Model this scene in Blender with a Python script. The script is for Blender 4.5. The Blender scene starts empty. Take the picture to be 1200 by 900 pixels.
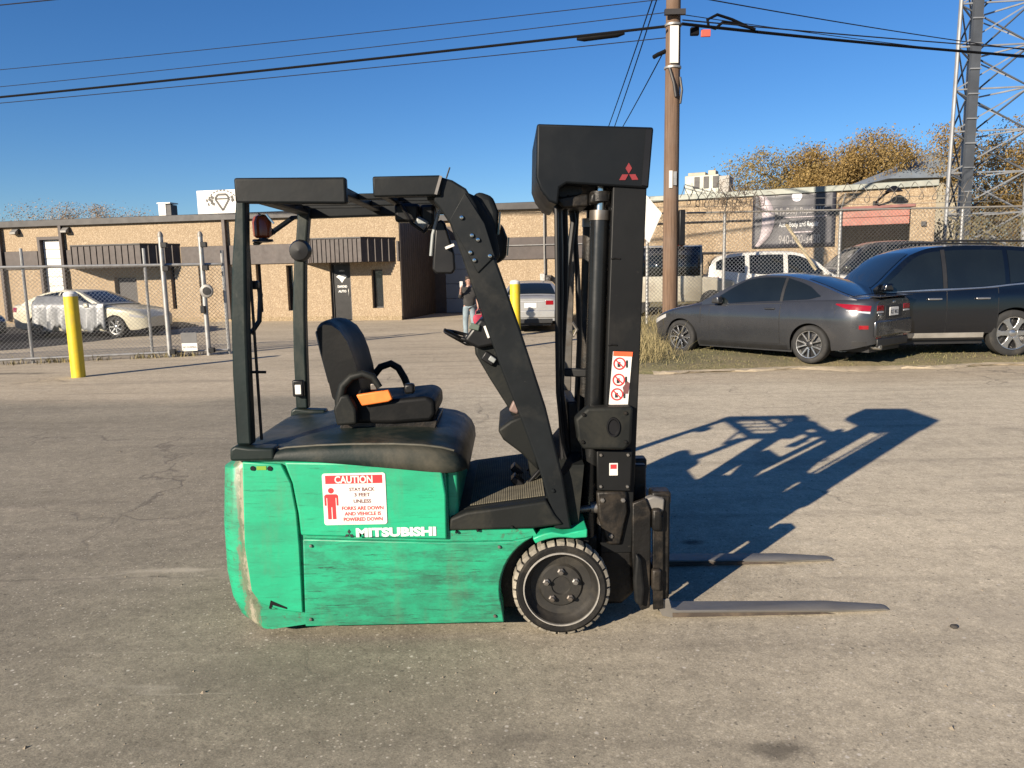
import bpy, bmesh, math, random
from mathutils import Vector, Matrix
R = math.radians
random.seed(11)
SC = bpy.context.scene
COL = SC.collection

# ---------------------------------------------------------------- camera
cam = bpy.data.cameras.new('camera'); cam_o = bpy.data.objects.new('camera', cam); COL.objects.link(cam_o)
SC.camera = cam_o
cam.sensor_width = 36.0; cam.lens = 27.0
cam.clip_start = 0.1; cam.clip_end = 3000
pitch, roll = R(8.3), R(1.15)
fw = Vector((0, math.cos(pitch), -math.sin(pitch))); r0 = Vector((1, 0, 0)); u0 = r0.cross(fw)
rr = r0*math.cos(roll) - u0*math.sin(roll); uu = u0*math.cos(roll) + r0*math.sin(roll)
m3 = Matrix((rr, uu, -fw)).transposed()
cam_o.matrix_world = Matrix.Translation((0, 0, 1.7)) @ m3.to_4x4()

# ---------------------------------------------------------------- sky and sun
SUN_DIR = Vector((-1.73, -2.01, 1.0)).normalized()
EL = math.asin(SUN_DIR.z); AZ = math.atan2(SUN_DIR.x, SUN_DIR.y)
W = bpy.data.worlds.new("World"); SC.world = W; W.use_nodes = True
wn = W.node_tree.nodes; wl = W.node_tree.links
sky = wn.new('ShaderNodeTexSky'); sky.sky_type = 'NISHITA'; sky.sun_disc = False
sky.sun_elevation = EL; sky.sun_rotation = AZ % (2*math.pi)
sky.altitude = 200; sky.air_density = 1.0; sky.dust_density = 0.0; sky.ozone_density = 6.0
bg = wn['Background']; bg.inputs['Strength'].default_value = 0.055
hs = wn.new('ShaderNodeHueSaturation'); hs.inputs['Saturation'].default_value = 1.13; hs.inputs['Hue'].default_value = 0.506
wl.new(sky.outputs[0], hs.inputs['Color']); wl.new(hs.outputs[0], bg.inputs['Color'])
sl = bpy.data.lights.new('sun', 'SUN'); sl.energy = 5.0; sl.angle = R(0.5); sl.color = (1.0, 0.87, 0.70)
so = bpy.data.objects.new('sun', sl); COL.objects.link(so)
so.rotation_euler = (-SUN_DIR).to_track_quat('-Z', 'Y').to_euler(); so.location = (-20, -20, 30)
SC.view_settings.view_transform = 'Standard'; SC.view_settings.look = 'None'
SC.view_settings.exposure = 1.15; SC.view_settings.gamma = 1.0
SC.render.engine = 'CYCLES'

# ---------------------------------------------------------------- helpers
def tag(o, label=None, cat=None, group=None, kind=None):
    if label: o['label'] = label
    if cat: o['category'] = cat
    if group: o['group'] = group
    if kind: o['kind'] = kind
    return o
def thing(name, label, cat, loc=(0, 0, 0), rz=0.0, group=None):
    o = bpy.data.objects.new(name, None); COL.objects.link(o)
    o.location = loc; o.rotation_euler = (0, 0, rz); o.empty_display_size = 0.2
    return tag(o, label, cat, group)
def origin(o):
    v = Vector((0, 0, 0))
    while o is not None:
        v = v + o.location; o = o.parent
    return v
def copy_tree(o, parent=None):
    c = o.copy(); COL.objects.link(c); c.parent = parent
    for ch in list(o.children): copy_tree(ch, c)
    return c

class MB:
    def __init__(s): s.v = []; s.f = []; s.mi = []; s.cur = 0
    def add(s, vs, fs):
        b = len(s.v); s.v += [tuple(p) for p in vs]
        for f in fs: s.f.append(tuple(b+i for i in f)); s.mi.append(s.cur)
        return s
    def box(s, c, d, rot=None):
        x, y, z = d[0]/2, d[1]/2, d[2]/2
        vs = [Vector(p) for p in ((-x,-y,-z),(x,-y,-z),(x,y,-z),(-x,y,-z),(-x,-y,z),(x,-y,z),(x,y,z),(-x,y,z))]
        if rot is not None: vs = [rot @ p for p in vs]
        return s.add([p + Vector(c) for p in vs], [(0,3,2,1),(4,5,6,7),(0,1,5,4),(1,2,6,5),(2,3,7,6),(3,0,4,7)])
    def bx(s, x0, x1, y0, y1, z0, z1):
        return s.box(((x0+x1)/2, (y0+y1)/2, (z0+z1)/2), (abs(x1-x0), abs(y1-y0), abs(z1-z0)))
    def prism(s, pts, lo, hi, axis='Y'):
        n = len(pts)
        if axis == 'Y': mk = lambda p, t: (p[0], t, p[1])
        elif axis == 'Z': mk = lambda p, t: (p[0], p[1], t)
        else: mk = lambda p, t: (t, p[0], p[1])
        vs = [mk(p, lo) for p in pts] + [mk(p, hi) for p in pts]
        fs = [tuple(range(n)), tuple(range(2*n-1, n-1, -1))] + [((i+1) % n, i, n+i, n+(i+1) % n) for i in range(n)]
        return s.add(vs, fs)
    def bar(s, a, b, w, h=None, up=Vector((0, 0, 1))):
        a, b = Vector(a), Vector(b); h = h or w; d = (b-a); L = d.length; d.normalize()
        if abs(d.dot(up)) > 0.98: up = Vector((0, 1, 0))
        x = d.cross(up).normalized(); z = x.cross(d)
        vs = []
        for q in (a, b):
            for i, j in ((-1,-1),(1,-1),(1,1),(-1,1)): vs.append(q + x*i*w/2 + z*j*h/2)
        return s.add(vs, [(0,1,2,3),(7,6,5,4),(0,4,5,1),(1,5,6,2),(2,6,7,3),(3,7,4,0)])
    def tube(s, pts, r, n=8, cap=True):
        pts = [Vector(p) for p in pts]; m = len(pts)
        rs = r if isinstance(r, (list, tuple)) else [r]*m
        t0 = (pts[1]-pts[0]).normalized()
        a = Vector((0, 0, 1)) if abs(t0.z) < .9 else Vector((1, 0, 0))
        x = t0.cross(a).normalized(); vs = []; prev = t0
        for i, p in enumerate(pts):
            if i == 0: t = t0
            elif i == m-1: t = (pts[-1]-pts[-2]).normalized()
            else: t = ((pts[i+1]-p).normalized() + (p-pts[i-1]).normalized()).normalized()
            q = prev.rotation_difference(t); x = q @ x; prev = t
            y = t.cross(x)
            for k in range(n):
                an = 2*math.pi*k/n; vs.append(p + (x*math.cos(an) + y*math.sin(an))*rs[i])
        fs = []
        for i in range(m-1):
            for k in range(n):
                fs.append((i*n+k, i*n+(k+1) % n, (i+1)*n+(k+1) % n, (i+1)*n+k))
        if cap: fs += [tuple(range(n-1, -1, -1)), tuple(range((m-1)*n, m*n))]
        return s.add(vs, fs)
    def lathe(s, prof, c, axis='Y', n=32, closed=False, cap=True):
        c = Vector(c); vs = []
        for (r, h) in prof:
            for k in range(n):
                a = 2*math.pi*k/n; u, v = r*math.cos(a), r*math.sin(a)
                p = {'Y': (u, h, v), 'Z': (u, v, h), 'X': (h, u, v)}[axis]
                vs.append(c + Vector(p))
        fs = []; m = len(prof)
        for i in range(m-1 + (1 if closed else 0)):
            j = (i+1) % m
            for k in range(n):
                fs.append((i*n+k, i*n+(k+1) % n, j*n+(k+1) % n, j*n+k))
        if not closed and cap:
            fs += [tuple(range(n)), tuple(range((m-1)*n, m*n))]
        return s.add(vs, fs)
    def grid(s, rows, close_u=False, flip=False):
        n = len(rows[0]); vs = [p for r in rows for p in r]; fs = []
        for i in range(len(rows)-1):
            for k in range(n if close_u else n-1):
                f = (i*n+k, i*n+(k+1) % n, (i+1)*n+(k+1) % n, (i+1)*n+k)
                fs.append(f[::-1] if flip else f)
        return s.add(vs, fs)
    def build(s, name, mat, parent=None, world=True, bevel=0, seg=2, smooth=38, sub=0, solid=0, fix=True):
        me = bpy.data.meshes.new(name)
        off = origin(parent) if (parent is not None and world) else Vector((0, 0, 0))
        me.from_pydata([tuple(Vector(p)-off) for p in s.v], [], s.f)
        mats = mat if isinstance(mat, (list, tuple)) else [mat]
        for m in mats: me.materials.append(m)
        if len(mats) > 1:
            for p, i in zip(me.polygons, s.mi): p.material_index = i
        if fix:
            bm = bmesh.new(); bm.from_mesh(me); bmesh.ops.recalc_face_normals(bm, faces=bm.faces); bm.to_mesh(me); bm.free()
        for p in me.polygons: p.use_smooth = True
        me.set_sharp_from_angle(angle=R(smooth))
        o = bpy.data.objects.new(name, me); COL.objects.link(o)
        if parent is not None: o.parent = parent
        if solid:
            md = o.modifiers.new('solid', 'SOLIDIFY'); md.thickness = solid; md.offset = -1
        if bevel:
            md = o.modifiers.new('bevel', 'BEVEL'); md.width = bevel; md.segments = seg; md.limit_method = 'ANGLE'; md.angle_limit = R(35)
        if sub:
            md = o.modifiers.new('sub', 'SUBSURF'); md.levels = sub; md.render_levels = sub
        return o

def lettering(body, size, loc, mat, parent, name='lettering', rot=(R(90), 0, 0), width=None, align='LEFT', ext=0.0008, bold=0.0, world=True):
    cu = bpy.data.curves.new(name, 'FONT'); cu.body = body; cu.size = size; cu.extrude = ext; cu.align_x = align; cu.offset = bold
    cu.resolution_u = 3
    t = bpy.data.objects.new(name, cu); COL.objects.link(t)
    dg = bpy.context.evaluated_depsgraph_get(); dg.update()
    me = bpy.data.meshes.new_from_object(t.evaluated_get(dg))
    bpy.data.objects.remove(t); bpy.data.curves.remove(cu)
    if width:
        xs = [v.co.x for v in me.vertices]; w = max(xs)-min(xs); k = width/w
        for v in me.vertices: v.co.x *= k
    off = origin(parent) if (parent is not None and world) else Vector((0, 0, 0))
    M = Matrix.Translation(Vector(loc)-off) @ Matrix.Rotation(rot[2], 4, 'Z') @ Matrix.Rotation(rot[1], 4, 'Y') @ Matrix.Rotation(rot[0], 4, 'X')
    me.transform(M)
    me.materials.clear(); me.materials.append(mat); me.name = name
    o = bpy.data.objects.new(name, me); COL.objects.link(o); o.parent = parent
    return o

# ---------------------------------------------------------------- materials
class NT:
    def __init__(s, name):
        s.m = bpy.data.materials.new(name); s.m.use_nodes = True
        s.n = s.m.node_tree.nodes; s.l = s.m.node_tree.links
        s.b = s.n['Principled BSDF']; s.tc = s.n.new('ShaderNodeTexCoord'); s.co = s.tc.outputs['Object']
    def set(s, k, v):
        i = s.b.inputs[k]
        if hasattr(v, 'links') or hasattr(v, 'is_output'): s.l.new(v, i)
        elif isinstance(v, (tuple, list)): i.default_value = (*v[:3], 1)
        else: i.default_value = v
    def mapping(s, scale=(1, 1, 1), rot=(0, 0, 0), loc=(0, 0, 0)):
        m = s.n.new('ShaderNodeMapping'); m.inputs['Scale'].default_value = scale; m.inputs['Rotation'].default_value = rot
        m.inputs['Location'].default_value = loc
        s.l.new(s.co, m.inputs[0]); return m.outputs[0]
    def noise(s, scale, detail=4, rough=.55, co=None, dist=0):
        n = s.n.new('ShaderNodeTexNoise'); n.inputs['Scale'].default_value = scale; n.inputs['Detail'].default_value = detail
        n.inputs['Roughness'].default_value = rough; n.inputs['Distortion'].default_value = dist
        s.l.new(co if co is not None else s.co, n.inputs['Vector']); return n.outputs['Fac']
    def voro(s, scale, co=None, feat='F1', out='Distance'):
        n = s.n.new('ShaderNodeTexVoronoi'); n.feature = feat; n.inputs['Scale'].default_value = scale
        s.l.new(co if co is not None else s.co, n.inputs['Vector']); return n.outputs[out]
    def ramp(s, fac, stops, interp='LINEAR'):
        n = s.n.new('ShaderNodeValToRGB'); e = n.color_ramp; e.interpolation = interp
        while len(e.elements) < len(stops): e.elements.new(.5)
        for el, (p, c) in zip(e.elements, stops):
            el.position = p; el.color = (c, c, c, 1) if isinstance(c, (int, float)) else (*c, 1)
        s.l.new(fac, n.inputs[0]); return n.outputs[0]
    def mix(s, fac, a, b, mode='MIX'):
        n = s.n.new('ShaderNodeMix'); n.data_type = 'RGBA'; n.blend_type = mode
        def put(i, v):
            if hasattr(v, 'is_output'): s.l.new(v, n.inputs[i])
            elif isinstance(v, (tuple, list)): n.inputs[i].default_value = (*v[:3], 1)
            elif i == 0: n.inputs[0].default_value = v
            else: n.inputs[i].default_value = (v, v, v, 1)
        put(0, fac); put(6, a); put(7, b); return n.outputs[2]
    def math(s, op, a, b=None, clamp=False):
        n = s.n.new('ShaderNodeMath'); n.operation = op; n.use_clamp = clamp
        for i, v in enumerate((a, b)):
            if v is None: continue
            if hasattr(v, 'is_output'): s.l.new(v, n.inputs[i])
            else: n.inputs[i].default_value = v
        return n.outputs[0]
    def xyz(s):
        n = s.n.new('ShaderNodeSeparateXYZ'); s.l.new(s.co, n.inputs[0]); return n.outputs
    def bump(s, h, strength=.3, dist=.01):
        n = s.n.new('ShaderNodeBump'); n.inputs['Strength'].default_value = strength; n.inputs['Distance'].default_value = dist
        s.l.new(h, n.inputs['Height']); s.l.new(n.outputs[0], s.b.inputs['Normal'])

def mul(c, k): return tuple(x*k for x in c)
def M(name, col, rough=.6, metal=0.0, var=.2, scale=4, bump=0.0, bscale=60, bdist=.004, coat=0.0, dust=None, dust_amt=.5, dust_scale=2.5, spec=None, rvar=.12, stretch=(1, 1, 1), scratch=None):
    t = NT(name)
    co = t.mapping(stretch)
    n1 = t.noise(scale, 6, .6, co)
    c = t.mix(t.ramp(n1, [(.3, 0.0), (.7, 1.0)]), mul(col, 1-var), mul(col, 1+var))
    if dust:
        f = t.ramp(t.noise(dust_scale, 8, .68, co, .4), [(.62-.35*dust_amt, 0.0), (.80-.2*dust_amt, 1.0)])
        c = t.mix(t.math('MULTIPLY', f, min(1, .35+dust_amt)), c, dust)
    if scratch:
        a_ = t.noise(6, 8, .8, t.mapping((5, 5, .5))); b_ = t.noise(26, 6, .75, t.mapping((.6, .6, 1.6)))
        c = t.mix(t.ramp(a_, [(.66, 0.0), (.70, .75)]), c, scratch)
        c = t.mix(t.ramp(b_, [(.68, 0.0), (.71, .65)]), c, scratch)
    t.set('Base Color', c)
    rn = t.noise(scale*2.3, 5, .6, co)
    t.set('Roughness', t.math('ADD', t.math('MULTIPLY', rn, rvar*2), rough-rvar, True))
    t.set('Metallic', metal)
    if coat: t.set('Coat Weight', coat); t.set('Coat Roughness', .06)
    if spec is not None: t.set('Specular IOR Level', spec)
    if bump: t.bump(t.noise(bscale, 4, .6), bump, bdist)
    return t.m
def glass_mat(name, col=(.012, .015, .017), rough=.04):
    t = NT(name); n = t.noise(1.6, 3)
    t.set('Base Color', t.mix(n, mul(col, .6), mul(col, 1.5))); t.set('Roughness', t.math('ADD', t.math('MULTIPLY', n, .06), rough)); t.set('IOR', 1.5)
    t.set('Specular IOR Level', .7)
    return t.m

# ================================================================ ground
t = NT('lot_surface')
co = t.co; X, Y, Z = t.xyz()
wob = t.noise(.22, 4, .6)
yy = t.math('ADD', Y, t.math('MULTIPLY', wob, 3.0))
xw = t.math('MULTIPLY', X, -.03)
yy = t.math('ADD', yy, xw)
far_mask = t.ramp(t.math('DIVIDE', yy, 40.0), [(.305, 0.0), (.325, 1.0)])
streak = t.noise(1.0, 6, .62, t.mapping((.10, .55, 1)))
fine = t.noise(7, 8, .7)
grit = t.noise(70, 3, .6)
near_c = t.mix(streak, (.225, .197, .143), (.31, .27, .198))
near_c = t.mix(t.ramp(t.noise(.35, 5, .6), [(.4, 0.0), (.66, .6)]), near_c, (.37, .318, .225))
# paler worn concrete towards the right of the lot
rx = t.math('ADD', X, t.math('MULTIPLY', t.math('SUBTRACT', t.noise(.45, 5, .65), .5), 4.0))
rx = t.math('ADD', rx, t.math('MULTIPLY', t.math('SUBTRACT', Y, 3.2), .30))
right_c = t.mix(streak, (.50, .425, .30), (.64, .55, .39))
near_c = t.mix(t.ramp(t.math('DIVIDE', t.math('ADD', rx, 2.0), 6.0), [(.25, 0.0), (.72, 1.0)]), near_c, right_c)
far_c = t.mix(streak, (.42, .345, .232), (.57, .47, .325))
c = t.mix(far_mask, near_c, far_c)
# dark oily blotches
bl = t.ramp(t.noise(.75, 5, .62, t.mapping((1, 1, 1), (0, 0, 0), (7.3, 2.1, 0))), [(.60, 0.0), (.74, .5)])
c = t.mix(t.math('MULTIPLY', bl, .6), c, (.13, .112, .09))
# faint tyre sweeps
tw = t.noise(2.2, 3, .5, t.mapping((.12, 1.6, 1), (0, 0, .25)))
c = t.mix(t.ramp(tw, [(.52, 0.0), (.72, .34)]), c, (.17, .145, .11))
# pale dust patches
pp = t.ramp(t.noise(.5, 7, .7, t.mapping((.5, 1.1, 1), (0, 0, 0), (3.1, 9.7, 0))), [(.58, 0.0), (.72, .5)])
c = t.mix(pp, c, (.50, .42, .31))
# aggregate
vc = t.voro(170, out='Color')
sp = t.n.new('ShaderNodeSeparateColor'); t.l.new(vc, sp.inputs[0])
ag = t.ramp(sp.outputs[0], [(0.0, .62), (.5, 1.0), (.86, 1.10), (1.0, 1.5)])
c = t.mix(.55, c, t.mix(1.0, c, ag, 'MULTIPLY'))
vc2 = t.voro(60, out='Color'); sp2 = t.n.new('ShaderNodeSeparateColor'); t.l.new(vc2, sp2.inputs[0])
c = t.mix(.4, c, t.mix(1.0, c, t.ramp(sp2.outputs[1], [(0, .6), (.12, 1.0), (.94, 1.02), (1, 1.6)]), 'MULTIPLY'))
c = t.mix(.8, c, t.mix(1.0, c, t.ramp(fine, [(.25, .72), (.5, 1.0), (.75, 1.25)]), 'MULTIPLY'))
c = t.mix(.75, c, t.mix(1.0, c, t.ramp(t.noise(22, 9, .82), [(.25, .6), (.5, 1.0), (.75, 1.35)]), 'MULTIPLY'))
# pits where the binder has worn out, and pale exposed stones
def specks(scale_, gate, rad, col, amt):
    global c
    dv = t.voro(scale_); cv_ = t.voro(scale_, out='Color'); s3 = t.n.new('ShaderNodeSeparateColor'); t.l.new(cv_, s3.inputs[0])
    g_ = t.math('LESS_THAN', s3.outputs[0], gate); k_ = t.ramp(dv, [(rad*.45, amt), (rad, 0.0)])
    c = t.mix(t.math('MULTIPLY', g_, k_), c, col)
specks(38, .14, .28, (.10, .09, .072), .7)
specks(16, .05, .18, (.10, .09, .072), .7)
specks(55, .16, .34, (.62, .55, .44), .8)
specks(21, .06, .22, (.66, .60, .50), .85)
# slow tonal drift, worn lanes and stains
c = t.mix(.8, c, t.mix(1.0, c, t.ramp(t.noise(.55, 6, .66, t.mapping((.6, 1.3, 1), (0, 0, .2), (1, 4, 0))), [(.3, .80), (.5, 1.0), (.7, 1.16)]), 'MULTIPLY'))
def spot(px_, py_, rx_, ry_, col, amt, sc=5):
    global c
    dx = t.math('DIVIDE', t.math('SUBTRACT', X, px_), rx_); dy = t.math('DIVIDE', t.math('SUBTRACT', Y, py_), ry_)
    d = t.math('SQRT', t.math('ADD', t.math('MULTIPLY', dx, dx), t.math('MULTIPLY', dy, dy)))
    d = t.math('ADD', d, t.math('MULTIPLY', t.math('SUBTRACT', t.noise(sc, 7, .75), .5), 2.2))
    c = t.mix(t.ramp(d, [(.25, amt), (1.0, 0.0)]), c, col)
spot(.93, 2.51, .16, .07, (.10, .085, .065), .75, 9)
spot(1.10, 4.62, .10, .06, (.07, .06, .05), .8, 12)
spot(-2.02, 4.33, .36, .05, (.52, .45, .34), .8, 8)
spot(-.02, 2.62, .2, .1, (.15, .13, .10), .5, 8)
spot(-9.6, 14.3, 1.3, .22, (.10, .085, .06), .7, 3)
spot(-1.2, 3.1, .7, .25, (.15, .13, .10), .35, 5)
spot(2.6, 3.5, .8, .3, (.42, .36, .27), .4, 4)
# old construction joint on the left
jl = t.math('ABSOLUTE', t.math('ADD', t.math('SUBTRACT', Y, t.math('ADD', 4.27, t.math('MULTIPLY', X, .02))), t.math('MULTIPLY', t.math('SUBTRACT', t.noise(3.0, 6, .7), .5), .12)))
jm = t.math('MULTIPLY', t.ramp(jl, [(.004, .8), (.022, 0.0)]), t.ramp(t.math('DIVIDE', t.math('ADD', X, 6.0), 6.0), [(.70, 1.0), (.80, 0.0)]))
c = t.mix(t.math('MULTIPLY', jm, t.ramp(t.noise(2.5, 4), [(.4, .25), (.6, 1.0)])), c, (.10, .088, .068))
jw = t.math('MULTIPLY', t.ramp(jl, [(.02, .5), (.16, 0.0)]), t.ramp(t.math('DIVIDE', t.math('ADD', X, 6.0), 6.0), [(.70, 1.0), (.80, 0.0)]))
c = t.mix(t.math('MULTIPLY', jw, t.ramp(t.noise(4, 6, .7), [(.45, 0.0), (.65, 1.0)])), c, (.48, .41, .30))
# thin pale scrapes left by fork tips
sn = t.noise(1.1, 2, .4, t.mapping((.35, 2.4, 1), (0, 0, -.5), (2, 7, 0)))
sl2 = t.math('ABSOLUTE', t.math('SUBTRACT', sn, .5))
c = t.mix(t.math('MULTIPLY', t.ramp(sl2, [(.0, .6), (.006, 0.0)]), t.ramp(t.noise(.8, 3), [(.5, 0.0), (.65, .7)])), c, (.52, .46, .36))
# hairline cracks
wv = t.n.new('ShaderNodeVectorMath'); wv.operation = 'ADD'
nz = t.n.new('ShaderNodeTexNoise'); nz.inputs['Scale'].default_value = 1.6; nz.inputs['Detail'].default_value = 6; t.l.new(co, nz.inputs['Vector'])
t.l.new(co, wv.inputs[0]); t.l.new(nz.outputs['Color'], wv.inputs[1])
cr = t.voro(.28, wv.outputs[0], 'DISTANCE_TO_EDGE')
crm = t.ramp(cr, [(0.0, 1.0), (.006, 0.0)])
crm = t.math('MULTIPLY', crm, t.ramp(t.noise(.4, 3), [(.44, 0.0), (.6, .7)]))
c = t.mix(crm, c, (.12, .10, .08))
hsv = t.n.new('ShaderNodeHueSaturation'); hsv.inputs['Saturation'].default_value = .86; hsv.inputs['Value'].default_value = 1.04; t.l.new(c, hsv.inputs['Color']); c = hsv.outputs[0]
t.set('Base Color', c); t.set('Roughness', .93); t.set('Specular IOR Level', .25)
h = t.math('ADD', t.math('MULTIPLY', grit, .5), t.math('MULTIPLY', sp.outputs[0], .4))
h = t.math('ADD', h, t.math('MULTIPLY', fine, 1.4)); h = t.math('SUBTRACT', h, t.math('MULTIPLY', crm, 1.5))
t.bump(h, .32, .006)
MAT_LOT = t.m
g = MB(); S = 900
g.add([(-S, -60, 0), (S, -60, 0), (S, S, 0), (-S, S, 0)], [(0, 1, 2, 3)])
ground = tag(g.build('ground', MAT_LOT), kind='structure')

# old repair strip across the lot (left), a shallow broken joint
t = NT('patch_concrete')
n = t.noise(3, 8, .7)
t.set('Base Color', t.mix(t.ramp(n, [(.35, 0.0), (.65, 1.0)]), (.20, .175, .135), (.40, .345, .265))); t.set('Roughness', .95)
t.bump(t.noise(40, 5, .7), .5, .01)
MAT_PATCH = t.m
def ragged_sheet(name, pts, z, mat, jit=.05, step=.12):
    out = []
    for a, b in zip(pts, pts[1:]+pts[:1]):
        a, b = Vector(a), Vector(b); n_ = max(1, int((b-a).length/step))
        for i in range(n_):
            p = a.lerp(b, i/n_); out.append((p.x+random.uniform(-jit, jit), p.y+random.uniform(-jit, jit)))
    m = MB(); m.add([(x, y, z) for x, y in out], [tuple(range(len(out)))])
    return tag(m.build(name, mat, fix=False), kind='structure')

# ---------------------------------------------------------------- verge on the right
t = NT('verge_soil')
n = t.noise(.9, 8, .68); n2 = t.noise(14, 6, .7)
c = t.mix(t.ramp(n, [(.35, 0.0), (.62, 1.0)]), (.19, .155, .085), (.105, .115, .04))
c = t.mix(t.ramp(n2, [(.3, 0.0), (.7, .8)]), c, (.27, .215, .12))
t.set('Base Color', c); t.set('Roughness', .97); t.bump(n2, .8, .04)
MAT_VERGE = t.m
def verge_edge(x): return 12.55 + .09*math.sin(x*1.7) + .06*math.sin(x*4.1+1) + max(0, x-7)*.03
def verge_z(x, y):
    d = min(y - verge_edge(x), (x-1.75)*1.0 - .05*math.sin(y*2))
    if d <= 0: return .0 - .02
    base = .1*min(1, d/.35)**.7
    return base + max(0, min(y, 24)-13.2)*.034*min(1, max(0, x-1.9)/2.0)
rows = []
ys = [12.2+.09*i for i in range(22)] + [14.3+.45*i for i in range(24)] + [26+3*i for i in range(5)]
xs = [1.6+.12*i for i in range(26)] + [4.8+.5*i for i in range(38)] + [24+4*i for i in range(10)]
for y in ys: rows.append([(x, y, verge_z(x, y) + random.uniform(-.008, .012)) for x in xs])
v = MB(); v.grid(rows)
verge = tag(v.build('grass_verge', MAT_VERGE, fix=False), kind='structure')
# broken concrete edging strip of the verge
t = NT('edge_concrete'); n = t.noise(5, 7, .7)
t.set('Base Color', t.mix(n, (.30, .25, .175), (.50, .42, .31))); t.set('Roughness', .95); t.bump(t.noise(26, 5, .7), .6, .02)
e = MB(); r1 = []; r2 = []; r3 = []; r4 = []
for i in range(240):
    x = 2.3+i*.085; y = verge_edge(x)-.02; k = max(.03, min(1, .30+.45*math.sin(x*1.3+.4)+.35*math.sin(x*3.7)+random.uniform(-.2, .2)))
    r1.append((x, y-.26*k+random.uniform(-.04, .03), .004)); r2.append((x, y-.17*k+random.uniform(-.03, .02), .004+.026*k+random.uniform(-.006, .008)))
    r3.append((x, y-.03, .03+.025*k+random.uniform(-.012, .012))); r4.append((x, y+.06+.10*k+random.uniform(-.05, .06), .045))
e.grid([r1, r2, r3, r4])
tag(e.build('kerb', t.m, fix=False), kind='structure')

def blades(name, mat, spots, hmin, hmax, w, lean=.5, zf=verge_z):
    m = MB()
    for (x, y) in spots:
        h = random.uniform(hmin, hmax)*random.uniform(.6, 1); a = random.uniform(0, 6.283); b = random.uniform(0, 6.283); z = zf(x, y)-.01
        dx, dy = math.cos(a)*w, math.sin(a)*w; k = h*lean*random.uniform(.2, 1.5); lx, ly = math.cos(b)*k, math.sin(b)*k; dr = random.uniform(.55, 1.0)
        m.add([(x-dx, y-dy, z), (x+dx, y+dy, z), (x+lx*.3+dx*.8, y+ly*.3+dy*.8, z+h*.55), (x+lx*.3-dx*.8, y+ly*.3-dy*.8, z+h*.55), (x+lx, y+ly, z+h*dr)], [(0, 1, 2, 3), (3, 2, 4)])
    o = m.build(name, mat, fix=False, smooth=180); return tag(o, kind='stuff')
def leafy(name, ca, cb, rough=.8, sc=3.0, trans=.0):
    t = NT(name); n = t.noise(sc, 5, .7)
    oi = t.n.new('ShaderNodeNewGeometry')
    f = t.math('ADD', t.math('MULTIPLY', n, .6), t.math('MULTIPLY', oi.outputs['Random Per Island'], .55))
    t.set('Base Color', t.mix(t.ramp(f, [(.25, 0.0), (.8, 1.0)]), ca, cb)); t.set('Roughness', rough)
    if trans:
        tr = t.n.new('ShaderNodeBsdfTranslucent'); ms = t.n.new('ShaderNodeMixShader'); ms.inputs[0].default_value = trans
        t.l.new(t.mix(t.ramp(f, [(.25, 0.0), (.8, 1.0)]), ca, cb), tr.inputs[0])
        t.l.new(t.b.outputs[0], ms.inputs[1]); t.l.new(tr.outputs[0], ms.inputs[2])
        t.l.new(ms.outputs[0], t.n['Material Output'].inputs[0])
    return t.m
MAT_GRASS = leafy('verge_grass', (.085, .10, .03), (.26, .22, .10))
MAT_STRAW = leafy('dry_weed', (.13, .115, .045), (.36, .29, .14))
sp_ = []
while len(sp_) < 15000:
    x = random.uniform(1.95, 13.5); y = random.uniform(12.5, 17.5)
    if verge_z(x, y) < .03: continue
    if random.random() < .45+.5*math.sin(x*2.1+y*1.3)*math.sin(y*2.3-x): continue
    sp_.append((x, y))
tag(blades('grass', MAT_GRASS, sp_, .02, .075, .005), 'short patchy yellow green grass on the verge under the parked cars', 'grass')
sp_ = []
for k in range(46):
    cx, cy = random.uniform(2.2, 5.0), random.uniform(14.6, 19.4); 
    if cx/cy > .188 and cy < 17.6: continue
    if cx/cy > .235: continue
    for i in range(60): sp_.append((random.gauss(cx, .3), random.gauss(cy, .3)))
for k in range(16):
    cx, cy = random.uniform(2.1, 2.7), random.uniform(13.2, 15.2)
    for i in range(50): sp_.append((random.gauss(cx, .22), random.gauss(cy, .25)))
tag(blades('tall_weeds', MAT_STRAW, sp_, .10, .75, .0042, .7), 'tall dry straw coloured weeds round the foot of the utility pole', 'weeds')
# weeds along the foot of the yard fence
sp_ = []
for i in range(900):
    u = random.random(); cx = -12.6 + 6.2*u; cy = 15.2 + (cx+12.6)*.318
    if math.sin(cx*3.1)+math.sin(cx*7.7) < -.2: continue
    sp_.append((cx+random.gauss(0, .12), cy+random.gauss(0, .10)))
tag(blades('fence_weeds', MAT_STRAW, sp_, .05, .26, .008, .6, lambda x, y: 0.0), 'low dry weeds along the foot of the yard fence', 'weeds')
# loose grit on the lot
gm = MB()
for i in range(700):
    y = 2.0+9*random.random()**1.5; x = random.uniform(-.8, .8)*y; r = random.uniform(.0025, .007)*(1 if random.random() < .96 else 2.0)
    c_ = [(x+r*random.uniform(.6, 1.2)*math.cos(a), y+r*random.uniform(.6, 1.2)*math.sin(a)) for a in (0.3, 1.4, 2.6, 3.8, 5.1)]
    gm.add([(px, py, 0) for px, py in c_] + [(x, y, r*.9)], [(0, 1, 5), (1, 2, 5), (2, 3, 5), (3, 4, 5), (4, 0, 5)])
tag(gm.build('gravel', leafy('grit_stone', (.10, .085, .065), (.34, .285, .21), .95, 8), fix=False, smooth=20), 'loose grit scattered over the worn lot', 'gravel', kind='stuff')

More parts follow.
